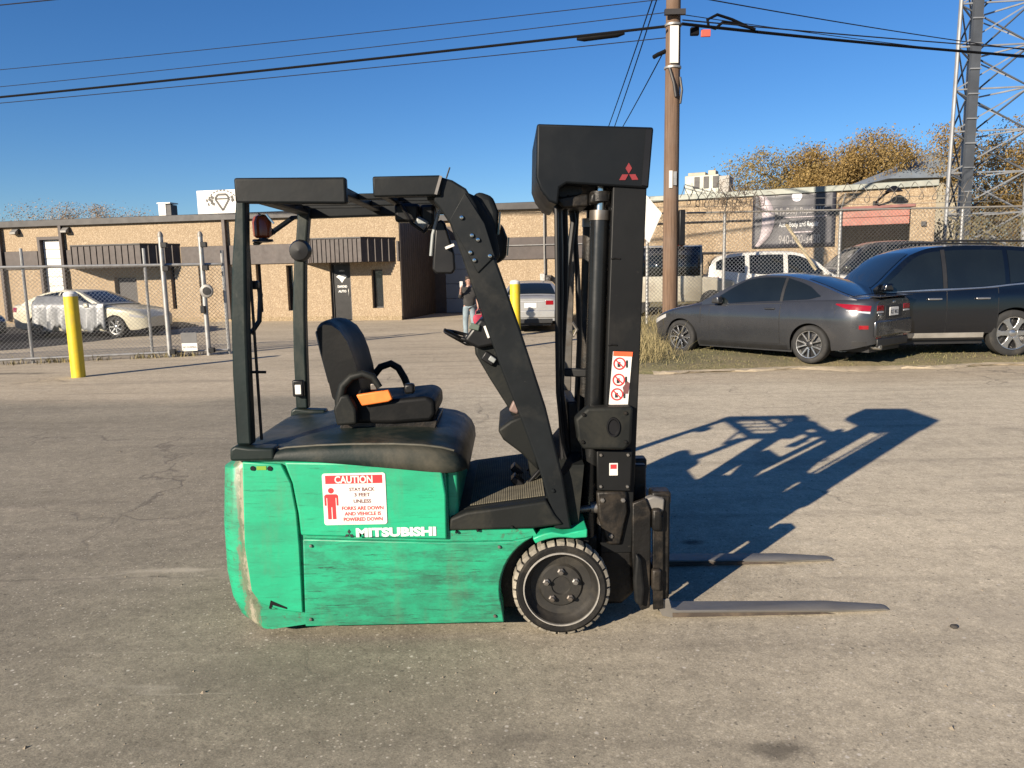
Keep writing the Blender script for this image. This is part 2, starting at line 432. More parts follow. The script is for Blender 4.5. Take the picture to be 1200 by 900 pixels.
# ================================================================ building materials
def aggregate(name, base=(.45, .345, .225), dark=(.30, .22, .14), pale=(.55, .44, .31)):
    t = NT(name)
    vc = t.voro(34, out='Color'); s_ = t.n.new('ShaderNodeSeparateColor'); t.l.new(vc, s_.inputs[0])
    n = t.noise(5, 6, .7)
    c = t.mix(t.ramp(s_.outputs[0], [(0, 0.0), (.35, .15), (.75, .6), (1, 1.0)]), dark, base)
    c = t.mix(t.ramp(s_.outputs[1], [(.72, 0.0), (.9, .8)]), c, pale)
    c = t.mix(t.ramp(n, [(.3, .75), (.55, 0.0)]), c, mul(base, .72))
    big = t.noise(.55, 5, .6); c = t.mix(t.ramp(big, [(.4, 0.0), (.75, .4)]), c, mul(base, .78))
    st = t.noise(1.5, 5, .65, t.mapping((1.6, 1, .10))); c = t.mix(t.ramp(st, [(.55, 0.0), (.78, .45)]), c, mul(dark, .8))
    t.set('Base Color', c); t.set('Roughness', .95)
    t.bump(t.math('ADD', t.voro(16), n), .45, .02)
    return t.m
MAT_WALL = aggregate('exposed_aggregate')
MAT_BROWN = M('brown_metal', (.060, .045, .040), .6, var=.22, scale=3, dust=(.085, .07, .06), dust_amt=.3)
MAT_FASCIA = M('dark_fascia', (.026, .023, .023), .55, var=.25, scale=2, dust=(.06, .052, .045), dust_amt=.25)
MAT_RECESS = M('dark_brown_siding', (.062, .046, .037), .65, var=.25, scale=3)
MAT_ROLLDOOR = M('grey_blue_door', (.21, .245, .29), .5, var=.10, scale=1.2, dust=(.25, .25, .25), dust_amt=.25)
MAT_WHITE = M('white_paint', (.76, .74, .69), .55, var=.07, scale=2, dust=(.48, .44, .38), dust_amt=.3)
MAT_BLACK = M('black_paint', (.008, .008, .009), .42, var=.3, spec=.3)
MAT_GLASS = glass_mat('dark_glass')
MAT_ROOF = M('flat_roof', (.22, .20, .18), .95, var=.2, scale=1)
MAT_GALV = M('galvanised', (.42, .42, .41), .48, .55, var=.18, scale=7, dust=(.24, .21, .17), dust_amt=.35, dust_scale=6)
MAT_GALV_DULL = M('galvanised_dull', (.30, .29, .27), .6, .35, var=.22, scale=6, dust=(.2, .16, .12), dust_amt=.4, dust_scale=6)
MAT_YELLOW = M('yellow_paint', (.78, .56, .02), .5, var=.10, scale=5, dust=(.45, .33, .08), dust_amt=.35, dust_scale=5)
MAT_INK = M('black_print', (.02, .02, .022), .6, var=.2)
MAT_WHITE_INK = M('white_print', (.78, .78, .75), .6, var=.1, scale=20)
MAT_TAN = M('tan_metal', (.42, .38, .29), .6, var=.15, scale=4, dust=(.3, .26, .2), dust_amt=.4)

def holed_wall(parent, u0, u1, z0, z1, holes, depth, mat, name='wall', y=0.0):
    """front face with real openings and their reveals"""
    m = MB()
    us = sorted({u0, u1, *[h[0] for h in holes], *[h[1] for h in holes]}); zs = sorted({z0, z1, *[h[2] for h in holes], *[h[3] for h in holes]})
    for a, b in zip(us, us[1:]):
        for c_, d in zip(zs, zs[1:]):
            cu, cz = (a+b)/2, (c_+d)/2
            if any(h[0] < cu < h[1] and h[2] < cz < h[3] for h in holes): continue
            m.add([(a, y, c_), (b, y, c_), (b, y, d), (a, y, d)], [(0, 1, 2, 3)])
    for (a, b, c_, d) in holes:
        m.add([(a, y, c_), (a, y, d), (a, y+depth, d), (a, y+depth, c_)], [(0, 1, 2, 3)])
        m.add([(b, y, c_), (b, y+depth, c_), (b, y+depth, d), (b, y, d)], [(0, 1, 2, 3)])
        m.add([(a, y, d), (b, y, d), (b, y+depth, d), (a, y+depth, d)], [(0, 1, 2, 3)])
        m.add([(a, y, c_), (a, y+depth, c_), (b, y+depth, c_), (b, y, c_)], [(0, 1, 2, 3)])
    return m.build(name, mat, parent, world=False, fix=False, smooth=20)

# ================================================================ left building
LB = thing('workshop_building', 'long low tan stone-faced workshop with brown awnings behind the yard fence', 'building', (0, 28.1, 0), math.atan(-.19))
TOP = 3.9
uL = -46.0; uRec0 = (-4.141, 1.111)[0]; uRec1 = (-0.651, 1.366)[0]; uEnd = 3.35
def pairs(a, b): return (min(a[0], b[0]), max(a[0], b[0]), min(a[1], b[1]), max(a[1], b[1]))
slits = [pairs((-8.703, 2.119), (-8.430, 0.393)), pairs((-9.964, 2.308), (-9.750, 0.341)), pairs((-5.277, 1.889), (-4.840, 0.452)),
         pairs((-13.622, 2.190), (-13.441, 0.513)), pairs((-12.402, 2.164), (-12.208, 0.567)), pairs((-18.280, 2.082), (-18.101, 0.909))]
door_black = ((-6.934, 1.474)[0], (-6.112, 1.460)[0], 0.0, (-6.517, 2.169)[1])
door_white = ((-19.473, 2.724)[0], (-18.364, 2.698)[0], 0.0, (-18.830, 3.423)[1])
door_dark = ((-16.144, 1.633)[0], (-15.149, 1.616)[0], 0.0, (-15.662, 1.828)[1])
holed_wall(LB, uL, uRec0, 0, TOP, slits+[door_black, door_white, door_dark], .28, MAT_WALL)
holed_wall(LB, uRec1, uEnd, 0, TOP, [], .28, MAT_WALL)
# body behind, drive-in recess
b = MB(); b.bx(uL, uRec0-.02, .30, 11, 0, TOP-.02); b.bx(uRec1+.02, uEnd, .30, 11, 0, TOP-.02); b.bx(uRec0-.02, uRec1+.02, 4.55, 11, 0, TOP-.02)
b.build('wall', MAT_WALL, LB, world=False)
rec = MB()
for i in range(17):
    y0 = .03+i*.265; rec.bx(uRec0-.02, uRec0+.035, y0, y0+.24, .02, TOP-.3)
rec.bx(uRec0-.03, uRec0+.012, .012, 4.5, .01, TOP-.28)
rec.build('siding', MAT_RECESS, LB, world=False, bevel=.006, seg=1)
gd = None
u0, u1 = uRec0+.5, uRec1-.35
fr = MB(); fr.bx(uRec0, u0, 4.40, 4.54, 0, TOP-.25); fr.bx(u1, uRec1, 4.40, 4.54, 0, TOP-.25); fr.bx(u0, u1, 4.40, 4.54, 3.1, TOP-.25)
fr.build('door_surround', MAT_RECESS, LB, world=False)
for k in range(5):
    p = MB(); p.bx(u0, u1, 4.45, 4.50, .02+k*.615, .02+k*.615+.605); p.build('door_panel', MAT_ROLLDOOR, LB, world=False, bevel=.012)
# fascia / roof edge
for (ua, ub_) in ((uL, uRec0+.05), (uRec1-.05, uEnd+.1)):
    f = MB(); f.bx(ua, ub_, -.16, .10, TOP-.02, TOP+.24); f.build('fascia', MAT_FASCIA, LB, world=False, bevel=.02)
f = MB(); f.bx(uRec0+.05, uRec1-.05, 4.36, 4.6, TOP-.02, TOP+.24); f.build('fascia', MAT_FASCIA, LB, world=False, bevel=.02)
rf = MB(); rf.bx(uL, uRec0+.05, .101, 11, TOP+.0, TOP+.14); rf.bx(uRec1-.05, uEnd+.1, .101, 11, TOP, TOP+.14); rf.bx(uRec0+.052, uRec1-.052, 4.61, 11, TOP, TOP+.14); rf.build('roof', MAT_ROOF, LB, world=False)
for (a, b_, c_, d) in slits:
    w = MB(); w.bx(a, b_, .215, .235, c_, d); w = w.build('window', MAT_GLASS, LB, world=False)
    w = MB(); w.bx(a, a+.04, .17, .214, c_, d); w.bx(b_-.04, b_, .17, .214, c_, d); w.bx(a+.04, b_-.04, .17, .214, c_, c_+.05); w.bx(a+.04, b_-.04, .17, .214, d-.05, d)
    w.build('window_frame', MAT_FASCIA, LB, world=False)
# entrance door: black leaf with white emblem and two lines of print
a, b_, c_, d = door_black
dl = MB(); dl.bx(a+.07, b_-.07, .15, .20, .02, d-.07); dl = dl.build('door', MAT_BLACK, LB, world=False, bevel=.01)
df = MB(); df.bx(a, a+.07, .10, .22, 0, d); df.bx(b_-.07, b_, .10, .22, 0, d); df.bx(a+.07, b_-.07, .10, .22, d-.07, d); df.build('door_frame', MAT_FASCIA, LB, world=False)
mu = (a+b_)/2
em = MB(); ez = 1.52
em.prism([(mu-.22, ez+.13), (mu-.12, ez+.20), (mu+.12, ez+.20), (mu+.22, ez+.13), (mu+.10, ez+.04), (mu, ez-.10), (mu-.10, ez+.04)], .144, .1485)
em.build('emblem', MAT_WHITE_INK, dl, world=False)
lettering('DIAMOND', .12, (mu-.19, .148, 1.24), MAT_WHITE_INK, dl, width=.38, world=False, bold=.004)
lettering('AUTO', .12, (mu-.16, .148, 1.06), MAT_WHITE_INK, dl, width=.32, world=False, bold=.004)
lettering('OPEN', .08, (mu-.10, .148, 1.84), MAT_WHITE_INK, dl, width=.2, world=False)
hd = MB(); hd.tube([(b_-.14, .13, .9), (b_-.14, .10, .95), (b_-.14, .10, 1.15), (b_-.14, .13, 1.2)], .012, 6); hd.build('handle', MAT_GALV, dl, world=False)
# white sectional door
a, b_, c_, d = door_white
n_ = 9; hh = (d-.1)/n_
wd = MB(); wd.bx(a+.1, b_-.03, .19, .21, .02, d-.06); wd = wd.build('door', MAT_WHITE, LB, world=False)
tag(wd, 'white sectional door')
for k in range(n_):
    p = MB(); p.bx(a+.1, b_-.03, .15, .188, .03+k*hh, .03+k*hh+hh-.02); p.build('door_panel', MAT_WHITE, wd, world=False, bevel=.01)
df = MB(); df.bx(a-.02, a+.1, -.03, .2, 0, d+.06); df.bx(b_-.03, b_+.05, -.03, .2, 0, d+.06); df.bx(a+.1, b_-.03, -.03, .2, d-.06, d+.06); df.build('door_frame', MAT_BROWN, LB, world=False)
a, b_, c_, d = door_dark
dk = MB(); dk.bx(a+.06, b_-.06, .17, .22, .02, d-.06); tag(dk.build('door', MAT_FASCIA, LB, world=False, bevel=.01), 'dark door under the left awning')
# brown bands with seams between the awnings
def band(u0, u1, z0, z1, proud=.05):
    m = MB(); m.bx(u0, u1, -proud, -.003, z0, z1); return m.build('band', MAT_BROWN, LB, world=False, bevel=.012)
zb0, zb1 = (-8.874, 2.188)[1], (-8.824, 2.925)[1]
def awning(u0, u1, z0, z1, proj=1.15, chamf=.9, ribs=11):
    m = MB(); pl = [(u0-chamf, -.004), (u0, -proj), (u1, -proj), (u1+chamf, -.004)]
    m.prism(pl, z0, z1, 'Z'); aw = m.build('awning', MAT_BROWN, LB, world=False)
    st = (u1-u0)/ribs
    for k in range(ribs+1):
        r_ = MB(); u = u0+k*st; r_.bx(u-.018, u+.018, -proj-.035, -proj-.002, z0+.01, z1-.01); r_.build('rib', MAT_BROWN, aw, world=False)
    for sgn, uu0 in ((-1, u0), (1, u1)):
        for k in range(1, 5):
            q = k/5; x = uu0+sgn*chamf*q; y = -proj*(1-q)
            r_ = MB(); r_.box((x+sgn*.012, y-.012, (z0+z1)/2), (.034, .034, z1-z0-.02)); r_.build('rib', MAT_BROWN, aw, world=False)
    ed = MB(); ed.prism([(u0-chamf-.03, -.004), (u0-.02, -proj-.04), (u1+.02, -proj-.04), (u1+chamf+.03, -.004)], z1+.002, z1+.05, 'Z'); ed.build('trim', MAT_FASCIA, aw, world=False)
    return aw
A2 = ((-7.057, 2.569)[0], (-5.194, 2.524)[0]); A1 = ((-17.005, 2.648)[0], (-14.021, 2.578)[0])
awning(*A2, zb0-.02, zb1+.08); awning(*A1, zb0-.02, zb1+.08)
band(A1[1]+.95, A2[0]-.95, zb0, zb1); band(A2[1]+.95, uRec0-.02, zb0, zb1); band(door_white[1]+.06, A1[0]-.95, zb0, zb1) if A1[0]-.95 > door_white[1]+.1 else None
band(uL, door_white[0]-.04, zb0, zb1); band(uRec1+.02, uEnd-.02, zb0-.05, zb1)
# pale conduit along the right band
cd = MB(); cd.tube([(uRec1+.1, -.09, (zb0+zb1)/2+.08), (uEnd-.2, -.09, (zb0+zb1)/2+.08)], .02, 6); cd.build('conduit', MAT_GALV, LB, world=False)
# downspouts
for u in ((-11.112, 1.875)[0], (-21.174, 2.069)[0], (-18.286, 2.696)[0]):
    m = MB(); m.bx(u-.07, u+.07, -.17, -.06, .1, TOP); m.build('downspout', MAT_BROWN, LB, world=False, bevel=.015)
u = (1.290, 2.241)[0]
m = MB(); m.tube([(u, -.08, TOP-.05), (u, -.08, 1.45)], .035, 8); dsp = m.build('service_pipe', MAT_GALV_DULL, LB, world=False)
m = MB(); m.bx(u-.16, u+.02, -.2, -.003, 1.25, 1.62); m.build('meter_box', MAT_GALV, LB, world=False, bevel=.015)
m = MB(); m.lathe([(.0, -.30), (.08, -.29), (.1, -.24), (.1, -.2)], (u+.14, 0, 1.42), 'Y', 14); m.bx(u+.04, u+.24, -.2, -.003, 1.3, 1.56); m.build('meter', MAT_FASCIA, LB, world=False)
# stained base course
m = MB(); m.bx(uL, door_white[0]-.05, -.03, -.002, 0, .16); m.bx(door_white[1]+.06, door_dark[0]-.02, -.03, -.002, 0, .16); m.bx(door_dark[1]+.02, door_black[0]-.02, -.03, -.002, 0, .16); m.bx(door_black[1]+.02, uRec0, -.03, -.002, 0, .16)
m.build('plinth', aggregate('plinth_stone', (.44, .34, .21), (.22, .16, .09), (.5, .4, .28)), LB, world=False)

def lb_world(u, y, z):
    a = math.atan(-.19); return (u*math.cos(a)-y*math.sin(a), 28.1+u*math.sin(a)+y*math.cos(a), z)
def wall_light(px_u, z, label):
    w = thing('wall_light', label, 'wall light', lb_world(px_u, 0, z), math.atan(-.19), 'wall lights on the workshop')
    m = MB(); m.bx(-.15, .15, -.10, -.003, -.10, .12); m.build('housing', MAT_FASCIA, w, world=False, bevel=.02)
    m = MB(); m.prism([(-.26, -.10), (-.26, -.02), (-.10, .10), (-.10, -.10)], -.14, .14, 'X'); m.build('hood', MAT_GALV_DULL, w, world=False, bevel=.015)
wall_light((-20.390, 3.705)[0], (-20.390, 3.705)[1], 'dark wall light high on the tan wall left of the white door')
wall_light((-18.048, 3.705)[0], (-18.048, 3.705)[1], 'dark wall light high on the tan wall right of the white door')
# roof sign
a = (-12.343, 4.511); b_ = (-10.549, 4.448)
rs = thing('roof_sign', 'square white sign with a winged diamond emblem standing on the workshop roof edge', 'sign', lb_world((a[0]+b_[0])/2, .25, TOP+.2), math.atan(-.19))
sw = b_[0]-a[0]; sz = (-11.430, 5.054)[1]-TOP-.2
m = MB(); m.bx(-sw/2, sw/2, -.06, .06, .05, sz); m.build('panel', MAT_WHITE, rs, world=False, bevel=.01)
m = MB(); m.bx(-sw*.4, -sw*.4+.06, .07, .13, -.06, sz*.9); m.bx(sw*.4-.06, sw*.4, .07, .13, -.06, sz*.9); m.build('bracket', MAT_GALV, rs, world=False)
m = MB(); cz = sz*.50; dcol = M('sign_print', (.09, .085, .08), .7)
cx = sw*.10
def seg(m, p, q, w): m.bar((p[0], -.064, p[1]), (q[0], -.064, q[1]), w, .004, Vector((0, 1, 0)))
dd = [(cx-.30, cz+.14), (cx-.18, cz+.30), (cx+.18, cz+.30), (cx+.30, cz+.14), (cx, cz-.30)]
for p, q in zip(dd, dd[1:]+dd[:1]): seg(m, p, q, .085)
seg(m, dd[0], dd[3], .06)
for k, (dx, dz, L) in enumerate(((-.36, .16, .18), (-.40, .04, .26), (-.33, -.08, .22), (-.62, .10, .1), (-.56, -.05, .09))):
    seg(m, (cx+dx, cz+dz), (cx+dx-L*.7, cz+dz+L*.45 if k < 3 else cz+dz-.02), .11)
for k, (dx, dz, L) in enumerate(((.36, .16, .14), (.38, .04, .16))): seg(m, (cx+dx, cz+dz), (cx+dx+L*.7, cz+dz+L*.45), .11)
for k in range(9):
    an = R(38+13*k); an2 = an+R(8); r_ = .58
    seg(m, (cx+r_*1.15*math.cos(an), cz-.12+r_*math.sin(an)), (cx+r_*1.15*math.cos(an2), cz-.12+r_*math.sin(an2)), .045)
m.build('emblem', dcol, rs, world=False)
# roof unit left
a = (-15.128, 4.558); b_ = (-14.536, 4.538)
ru = thing('roof_vent_unit', 'small pale metal vent box standing on the workshop roof', 'roof unit', lb_world((a[0]+b_[0])/2, 2.0, TOP+.1), math.atan(-.19))
m = MB(); m.bx(-.30, .05, -.25, .25, 0, .78); m.build('housing', MAT_WHITE, ru, world=False, bevel=.02)
m = MB(); m.bx(.054, .26, -.22, .22, .06, .74); m.build('louvre', MAT_FASCIA, ru, world=False)
m = MB(); m.bx(-.33, .28, -.28, .28, .782, .83); m.build('cap', MAT_GALV, ru, world=False)

# dark yard asphalt, the shade lying across it put into its colour
ragged_sheet('yard_shade_patch', [(-13.78, 18.21), (-12.30, 19.77), (-11.53, 22.11), (-11.29, 27.92), (-13.06, 30.65), (-15.91, 29.99), (-21.73, 28.87)], .005, M('asphalt_shade_tone', (.030, .029, .029), .9, spec=.2, var=.3, scale=3, bump=.4, bscale=40, dust=(.08, .07, .058), dust_amt=.25), .06, .3)

# ================================================================ right building
RB = thing('garage_building', 'tan stone-faced garage with a green metal roof edge behind the right-hand fence', 'building', (5.22, 29.3, 0), math.atan(-.455))
MAT_WALL2 = aggregate('exposed_aggregate_worn', (.44, .335, .215), (.24, .17, .105), (.56, .46, .33))
RT = 4.2
ue = (9.453, 3.306)[0]; us_ = (-0.811, 3.805)[0]
bay = ((6.660, 3.159)[0], (8.751, 3.066)[0], .0, (7.793, 3.554)[1])
holed_wall(RB, us_, ue, 0, RT, [bay], .4, MAT_WALL2)
b = MB(); b.bx(us_, bay[0]-.05, .42, 12, 0, RT-.02); b.bx(bay[1]+.05, ue-.003, .42, 12, 0, RT-.02); b.bx(bay[0]-.05, bay[1]+.05, 3.5, 12, 0, RT-.02); b.bx(bay[0]-.05, bay[1]+.05, .42, 3.5, bay[3], RT-.02); b.bx(ue-.3, ue-.003, .004, .42, 0, RT-.02)
b.build('wall', MAT_WALL2, RB, world=False)
MAT_GREENEDGE = M('green_grey_metal', (.25, .27, .24), .55, .2, var=.2, scale=3, dust=(.32, .29, .24), dust_amt=.35)
m = MB(); m.bx(us_, ue+.06, -.12, .12, RT-.03, RT+.17); m.build('fascia', MAT_GREENEDGE, RB, world=False, bevel=.02)
m = MB(); m.bx(us_, ue, .121, 12, RT, RT+.1); m.build('roof', MAT_ROOF, RB, world=False)
# half raised red roller door in the bay
MAT_RED = M('faded_red_door', (.36, .13, .095), .6, var=.15, scale=2, dust=(.42, .26, .2), dust_amt=.4)
zl = (7.819, 2.968)[1]
k = 0; z = bay[3]-.02
while z - .26 > zl-.1:
    m = MB(); m.bx(bay[0]+.03, bay[1]-.03, .12, .17, z-.25, z); m.build('door_panel', MAT_RED, RB, world=False, bevel=.012); z -= .262
m = MB(); m.bx(bay[0]-.12, bay[1]+.12, -.05, -.004, bay[3]+.005, bay[3]+.09); m.build('lintel', M('red_lintel', (.2, .07, .06), .6), RB, world=False)
m = MB(); m.tube([((0.180, 2.282)[0], -.06, (0.342, 2.278)[1]), ((3.671, 2.185)[0], -.06, (3.434, 2.222)[1])], .04, 6); m.build('pipe', MAT_FASCIA, RB, world=False)
m = MB(); m.tube([((0.173, 3.382)[0], -.06, (0.334, 3.375)[1]), ((3.701, 3.349)[0], -.06, (3.701, 3.349)[1])], .03, 6); m.build('pipe', MAT_FASCIA, RB, world=False)
m = MB()
uu_ = (9.130, 2.913)[0]; zz_ = (9.126, 2.995)[1]; m.bx(uu_-.07, uu_+.07, -.1, -.003, zz_-.07, zz_+.07); m.build('outlet_box', MAT_FASCIA, RB, world=False)
def rb_world(u, y, z):
    a = math.atan(-.455); return (5.22+u*math.cos(a)-y*math.sin(a), 29.3+u*math.sin(a)+y*math.cos(a), z)
# wall lamp above the bay
u, z = (8.034, 3.872)
wlmp = thing('gooseneck_lamp', 'black gooseneck lamp on the stone wall above the red bay door', 'wall light', rb_world(u, 0, z), math.atan(-.455))
m = MB(); m.tube([(-.35, -.02, -.18), (-.32, -.3, -.12), (-.1, -.55, .08), (.12, -.62, .2)], .035, 8); m.build('arm', MAT_BLACK, wlmp, world=False)
m = MB(); m.lathe([(.06, .12), (.12, .08), (.26, -.04), (.27, -.06)], (.16, -.66, .2), 'Z', 16); m.build('shade', MAT_BLACK, wlmp, world=False)
m = MB(); m.bx(-.43, -.27, -.03, -.003, -.28, -.08); m.build('base_plate', MAT_BLACK, wlmp, world=False)
# banner
p0 = (3.760, 3.346); p1 = (6.471, 3.224); zt, zb_ = (5.098, 4.268)[1], (5.158, 2.349)[1]
bw = p1[0]-p0[0]; bh = zt-zb_
bn = thing('banner', 'large black vinyl banner with pale lettering hung on the stone garage wall', 'banner', rb_world(p0[0], -.03, zb_), math.atan(-.455))
MAT_VINYL = M('black_vinyl', (.030, .030, .042), .45, var=.3, scale=2)
m = MB(); rows = []
for i in range(13):
    rows.append([(bw*j/20, -.012*math.sin(j*.9)*math.sin(i*.6)-.02, bh*i/12) for j in range(21)])
m.grid(rows); m.build('sheet', MAT_VINYL, bn, world=False, solid=.006)
MAT_PALE = M('pale_print', (.30, .285, .28), .6, var=.25, scale=8); MAT_LILAC = M('lilac_print', (.48, .42, .44), .6, var=.3, scale=6)
m = MB(); r1 = []; r2 = []
for i in range(17):
    a = R(-62+124*i/16); cxx, czz = -.25, bh*.52; k = math.cos(a)
    r1.append((cxx+1.0*math.cos(a)+.0, -.045, czz+bh*.56*math.sin(a))); r2.append((cxx+(1.0-.42*(.35+.65*k))*math.cos(a), -.045, czz+bh*.545*math.sin(a)))
m.grid([r1, r2]); m.build('emblem', MAT_LILAC, bn, world=False, solid=.003)
m = MB(); m.lathe([(.0, -.004), (.17, -.004), (.17, .004), (.0, .004)], (bw*.54, -.047, bh*.90), 'Y', 20); m.build('emblem', M('white_disc', (.7, .68, .74), .6, var=.2, scale=12), bn, world=False)
def bl(s, z, size, width, x, mat): lettering(s, size, (x, -.05, z), mat, bn, width=width, world=False, bold=.006)
bl("J & J's Body Repair LLC", bh*.60, .30, bw*.66, bw*.24, MAT_PALE)
bl("Auto Body and Repair", bh*.37, .24, bw*.48, bw*.33, MAT_WHITE_INK)
bl("940-000-3430", bh*.07, .42, bw*.50, bw*.33, MAT_PALE)
m = MB(); m.bx(bw*.46, bw*.74, -.049, -.045, bh*.26, bh*.28); m.bx(bw*.38, bw*.9, -.049, -.045, bh*.53, bh*.545); m.build('rule', MAT_LILAC, bn, world=False)
# roof cooler
a = (0.837, 5.111); b_ = (2.540, 5.001)
rc_ = thing('roof_cooler', 'beige box-shaped cooler unit standing on the garage roof', 'roof unit', rb_world((a[0]+b_[0])/2, 3.0, RT+.1), math.atan(-.455))
wq = (b_[0]-a[0])/2; hq = (1.643, 5.389)[1]-RT-.1
m = MB(); m.bx(-wq, wq*.55, -.6, .6, 0, hq*.92); m.build('housing', M('beige_metal', (.42, .43, .37), .55, .1, var=.15), rc_, world=False, bevel=.03)
m = MB(); m.bx(wq*.56, wq, -.55, .55, .05, hq*.85); m.build('louvre', MAT_GALV_DULL, rc_, world=False)
for k in range(3):
    m = MB(); m.bx(-wq*.55+k*wq*.42, -wq*.32+k*wq*.42, -.63, -.60, hq*.45, hq*.86); m.build('vent', MAT_FASCIA, rc_, world=False)
m = MB(); m.bx(-wq*.9, -wq*.1, -.4, .4, hq*.922, hq*1.04); m.bx(wq*.0, wq*.35, -.3, .3, hq*.922, hq*1.1); m.build('cap', MAT_TAN, rc_, world=False, bevel=.02)

# hip roof house beyond the garage
hp = thing('house', 'pale house with a blue-grey hip roof beyond the garage', 'house', (19.2, 38, 0))
m = MB(); m.bx(-1.8, 1.7, -2.4, 3, 0, 5.5); m.build('wall', MAT_TAN, hp, world=False)
m = MB(); m.add([(-2.2, -2.8, 5.5), (1.9, -2.8, 5.5), (1.9, 3.4, 5.5), (-2.2, 3.4, 5.5), (1.2, -.4, 7.0), (1.6, .6, 7.0)], [(0, 1, 5, 4), (1, 2, 5), (2, 3, 4, 5), (3, 0, 4), (0, 3, 2, 1)])
m.build('roof', M('blue_grey_roof', (.20, .235, .275), .6, var=.12, scale=1.5), hp, world=False, smooth=10)

# ================================================================ chain link fences
MAT_WIRE = M('fence_wire', (.30, .30, .29), .55, .4, var=.15)
def chainlink(parent, P0, P1, z0, z1, pitch=.085, r=.0034, zf=None):
    """diagonal wires between two ground points"""
    P0, P1 = Vector((*P0, 0)), Vector((*P1, 0)); L = (P1-P0).length; d = (P1-P0).normalized(); H = z1-z0; m = MB()
    n = int((L+H)/pitch)
    for k in range(n):
        for sg in (1, -1):
            s0 = k*pitch - H; a, b = s0, s0+H; za, zb2 = (z0, z1) if sg > 0 else (z1, z0)
            if b <= 0 or a >= L: continue
            ta, tb = max(0, -a/H), min(1, (L-a)/H)
            pa = P0+d*(a+H*ta) + Vector((0, 0, za+(zb2-za)*ta)); pb = P0+d*(a+H*tb) + Vector((0, 0, za+(zb2-za)*tb))
            if (pb-pa).length < .02: continue
            off = Vector((d.y, -d.x, 0))*(.003*sg)
            m.tube([pa+off, pb+off], r, 3, cap=False)
    o = m.build('chain_link', MAT_WIRE, parent, fix=False, smooth=180); return tag(o, kind='stuff')
YF = thing('yard_fence', 'grey chain-link fence with pipe rails along the front of the left yard', 'fence', (-9.0, 16.5, 0))
F0, F1 = (-22.0, 12.4), (-6.35, 17.18)
fd = (Vector(F1)-Vector(F0)).normalized()
def on_f(x): return (x, F0[1]+(F1[1]-F0[1])*(x-F0[0])/(F1[0]-F0[0]))
for z, r_ in ((2.0, .03), (.10, .026)):
    m = MB(); m.tube([(*F0, z), (*F1, z)], r_, 8); m.build('rail', MAT_GALV, YF)
for gx, tz, r_ in (((-10.07, 16.34)[0], 2.38, .030), ((-7.86, 16.76)[0], 2.36, .032), ((-6.35, 17.18)[0], 2.3, .040), (-12.3, 2.4, .03), (-15.2, 2.4, .03), (-18.3, 2.4, .03), (-21.9, 2.4, .03)):
    x, y = on_f(gx); m = MB(); m.tube([(x, y+.05, 0), (x, y+.05, tz)], r_, 8); m.build('post', MAT_GALV, YF)
chainlink(YF, F0, on_f((-7.45, 16.86)[0]), .10, 2.0)
chainlink(YF, on_f((-6.69, 17.07)[0]), F1, .10, 2.0)
chainlink(YF, on_f((-7.45, 16.86)[0]), on_f((-6.69, 17.07)[0]), .10, 2.0)
for gx, lab in (((-7.47, 16.86)[0], 'thick galvanised gate post with black hinges, left one of the pair'), ((-6.71, 17.07)[0], 'thick galvanised gate post carrying a round lock disc')):
    x, y = on_f(gx)
    gp = thing('gate_post', lab, 'post', (x, y-.08, 0), 0, 'gate posts in the yard fence')
    m = MB(); m.tube([(0, 0, 0), (0, 0, 2.62)], .052, 12); m.build('tube', MAT_GALV, gp, world=False)
    m = MB(); m.lathe([(.057, 2.60), (.057, 2.64), (.03, 2.70), (.0, 2.71)], (0, 0, 0), 'Z', 12); m.build('cap', MAT_GALV_DULL, gp, world=False)
    for z in (2.42, 1.92, .12):
        m = MB(); m.box((.075, -.02, z), (.13, .09, .11)); m.build('hinge', MAT_BLACK, gp, world=False, bevel=.01)
    if 'disc' in lab:
        m = MB(); m.lathe([(.0, -.03), (.10, -.04), (.14, -.02), (.15, .02), (.12, .03)], (.07, -.06, 1.42), 'Y', 20); m.build('lock_disc', MAT_GALV_DULL, gp, world=False)
        m = MB(); m.lathe([(.0, -.045), (.09, -.043), (.09, -.03)], (.09, -.062, 1.42), 'Y', 12); m.build('disc_centre', MAT_BLACK, gp, world=False)
        m = MB(); m.box((-.02, -.09, 1.02), (.10, .08, .16)); m.build('latch', MAT_BLACK, gp, world=False, bevel=.01)
x, y = on_f((-7.09, 17.51)[0])
fs = thing('notice_board', 'small white notice board with dark print wired low on the yard fence', 'sign', (x, y-.05, .12))
m = MB(); m.bx(-.17, .17, -.012, .0, .0, .40); m.build('panel', MAT_WHITE, fs, world=False)
m = MB(); m.bx(-.17, .17, -.016, -.0125, .17, .40); m.build('print', M('grey_print', (.12, .12, .12), .6), fs, world=False)
lettering('NO DUMPING', .06, (-.15, -.014, .06), MAT_INK, fs, width=.30, world=False)

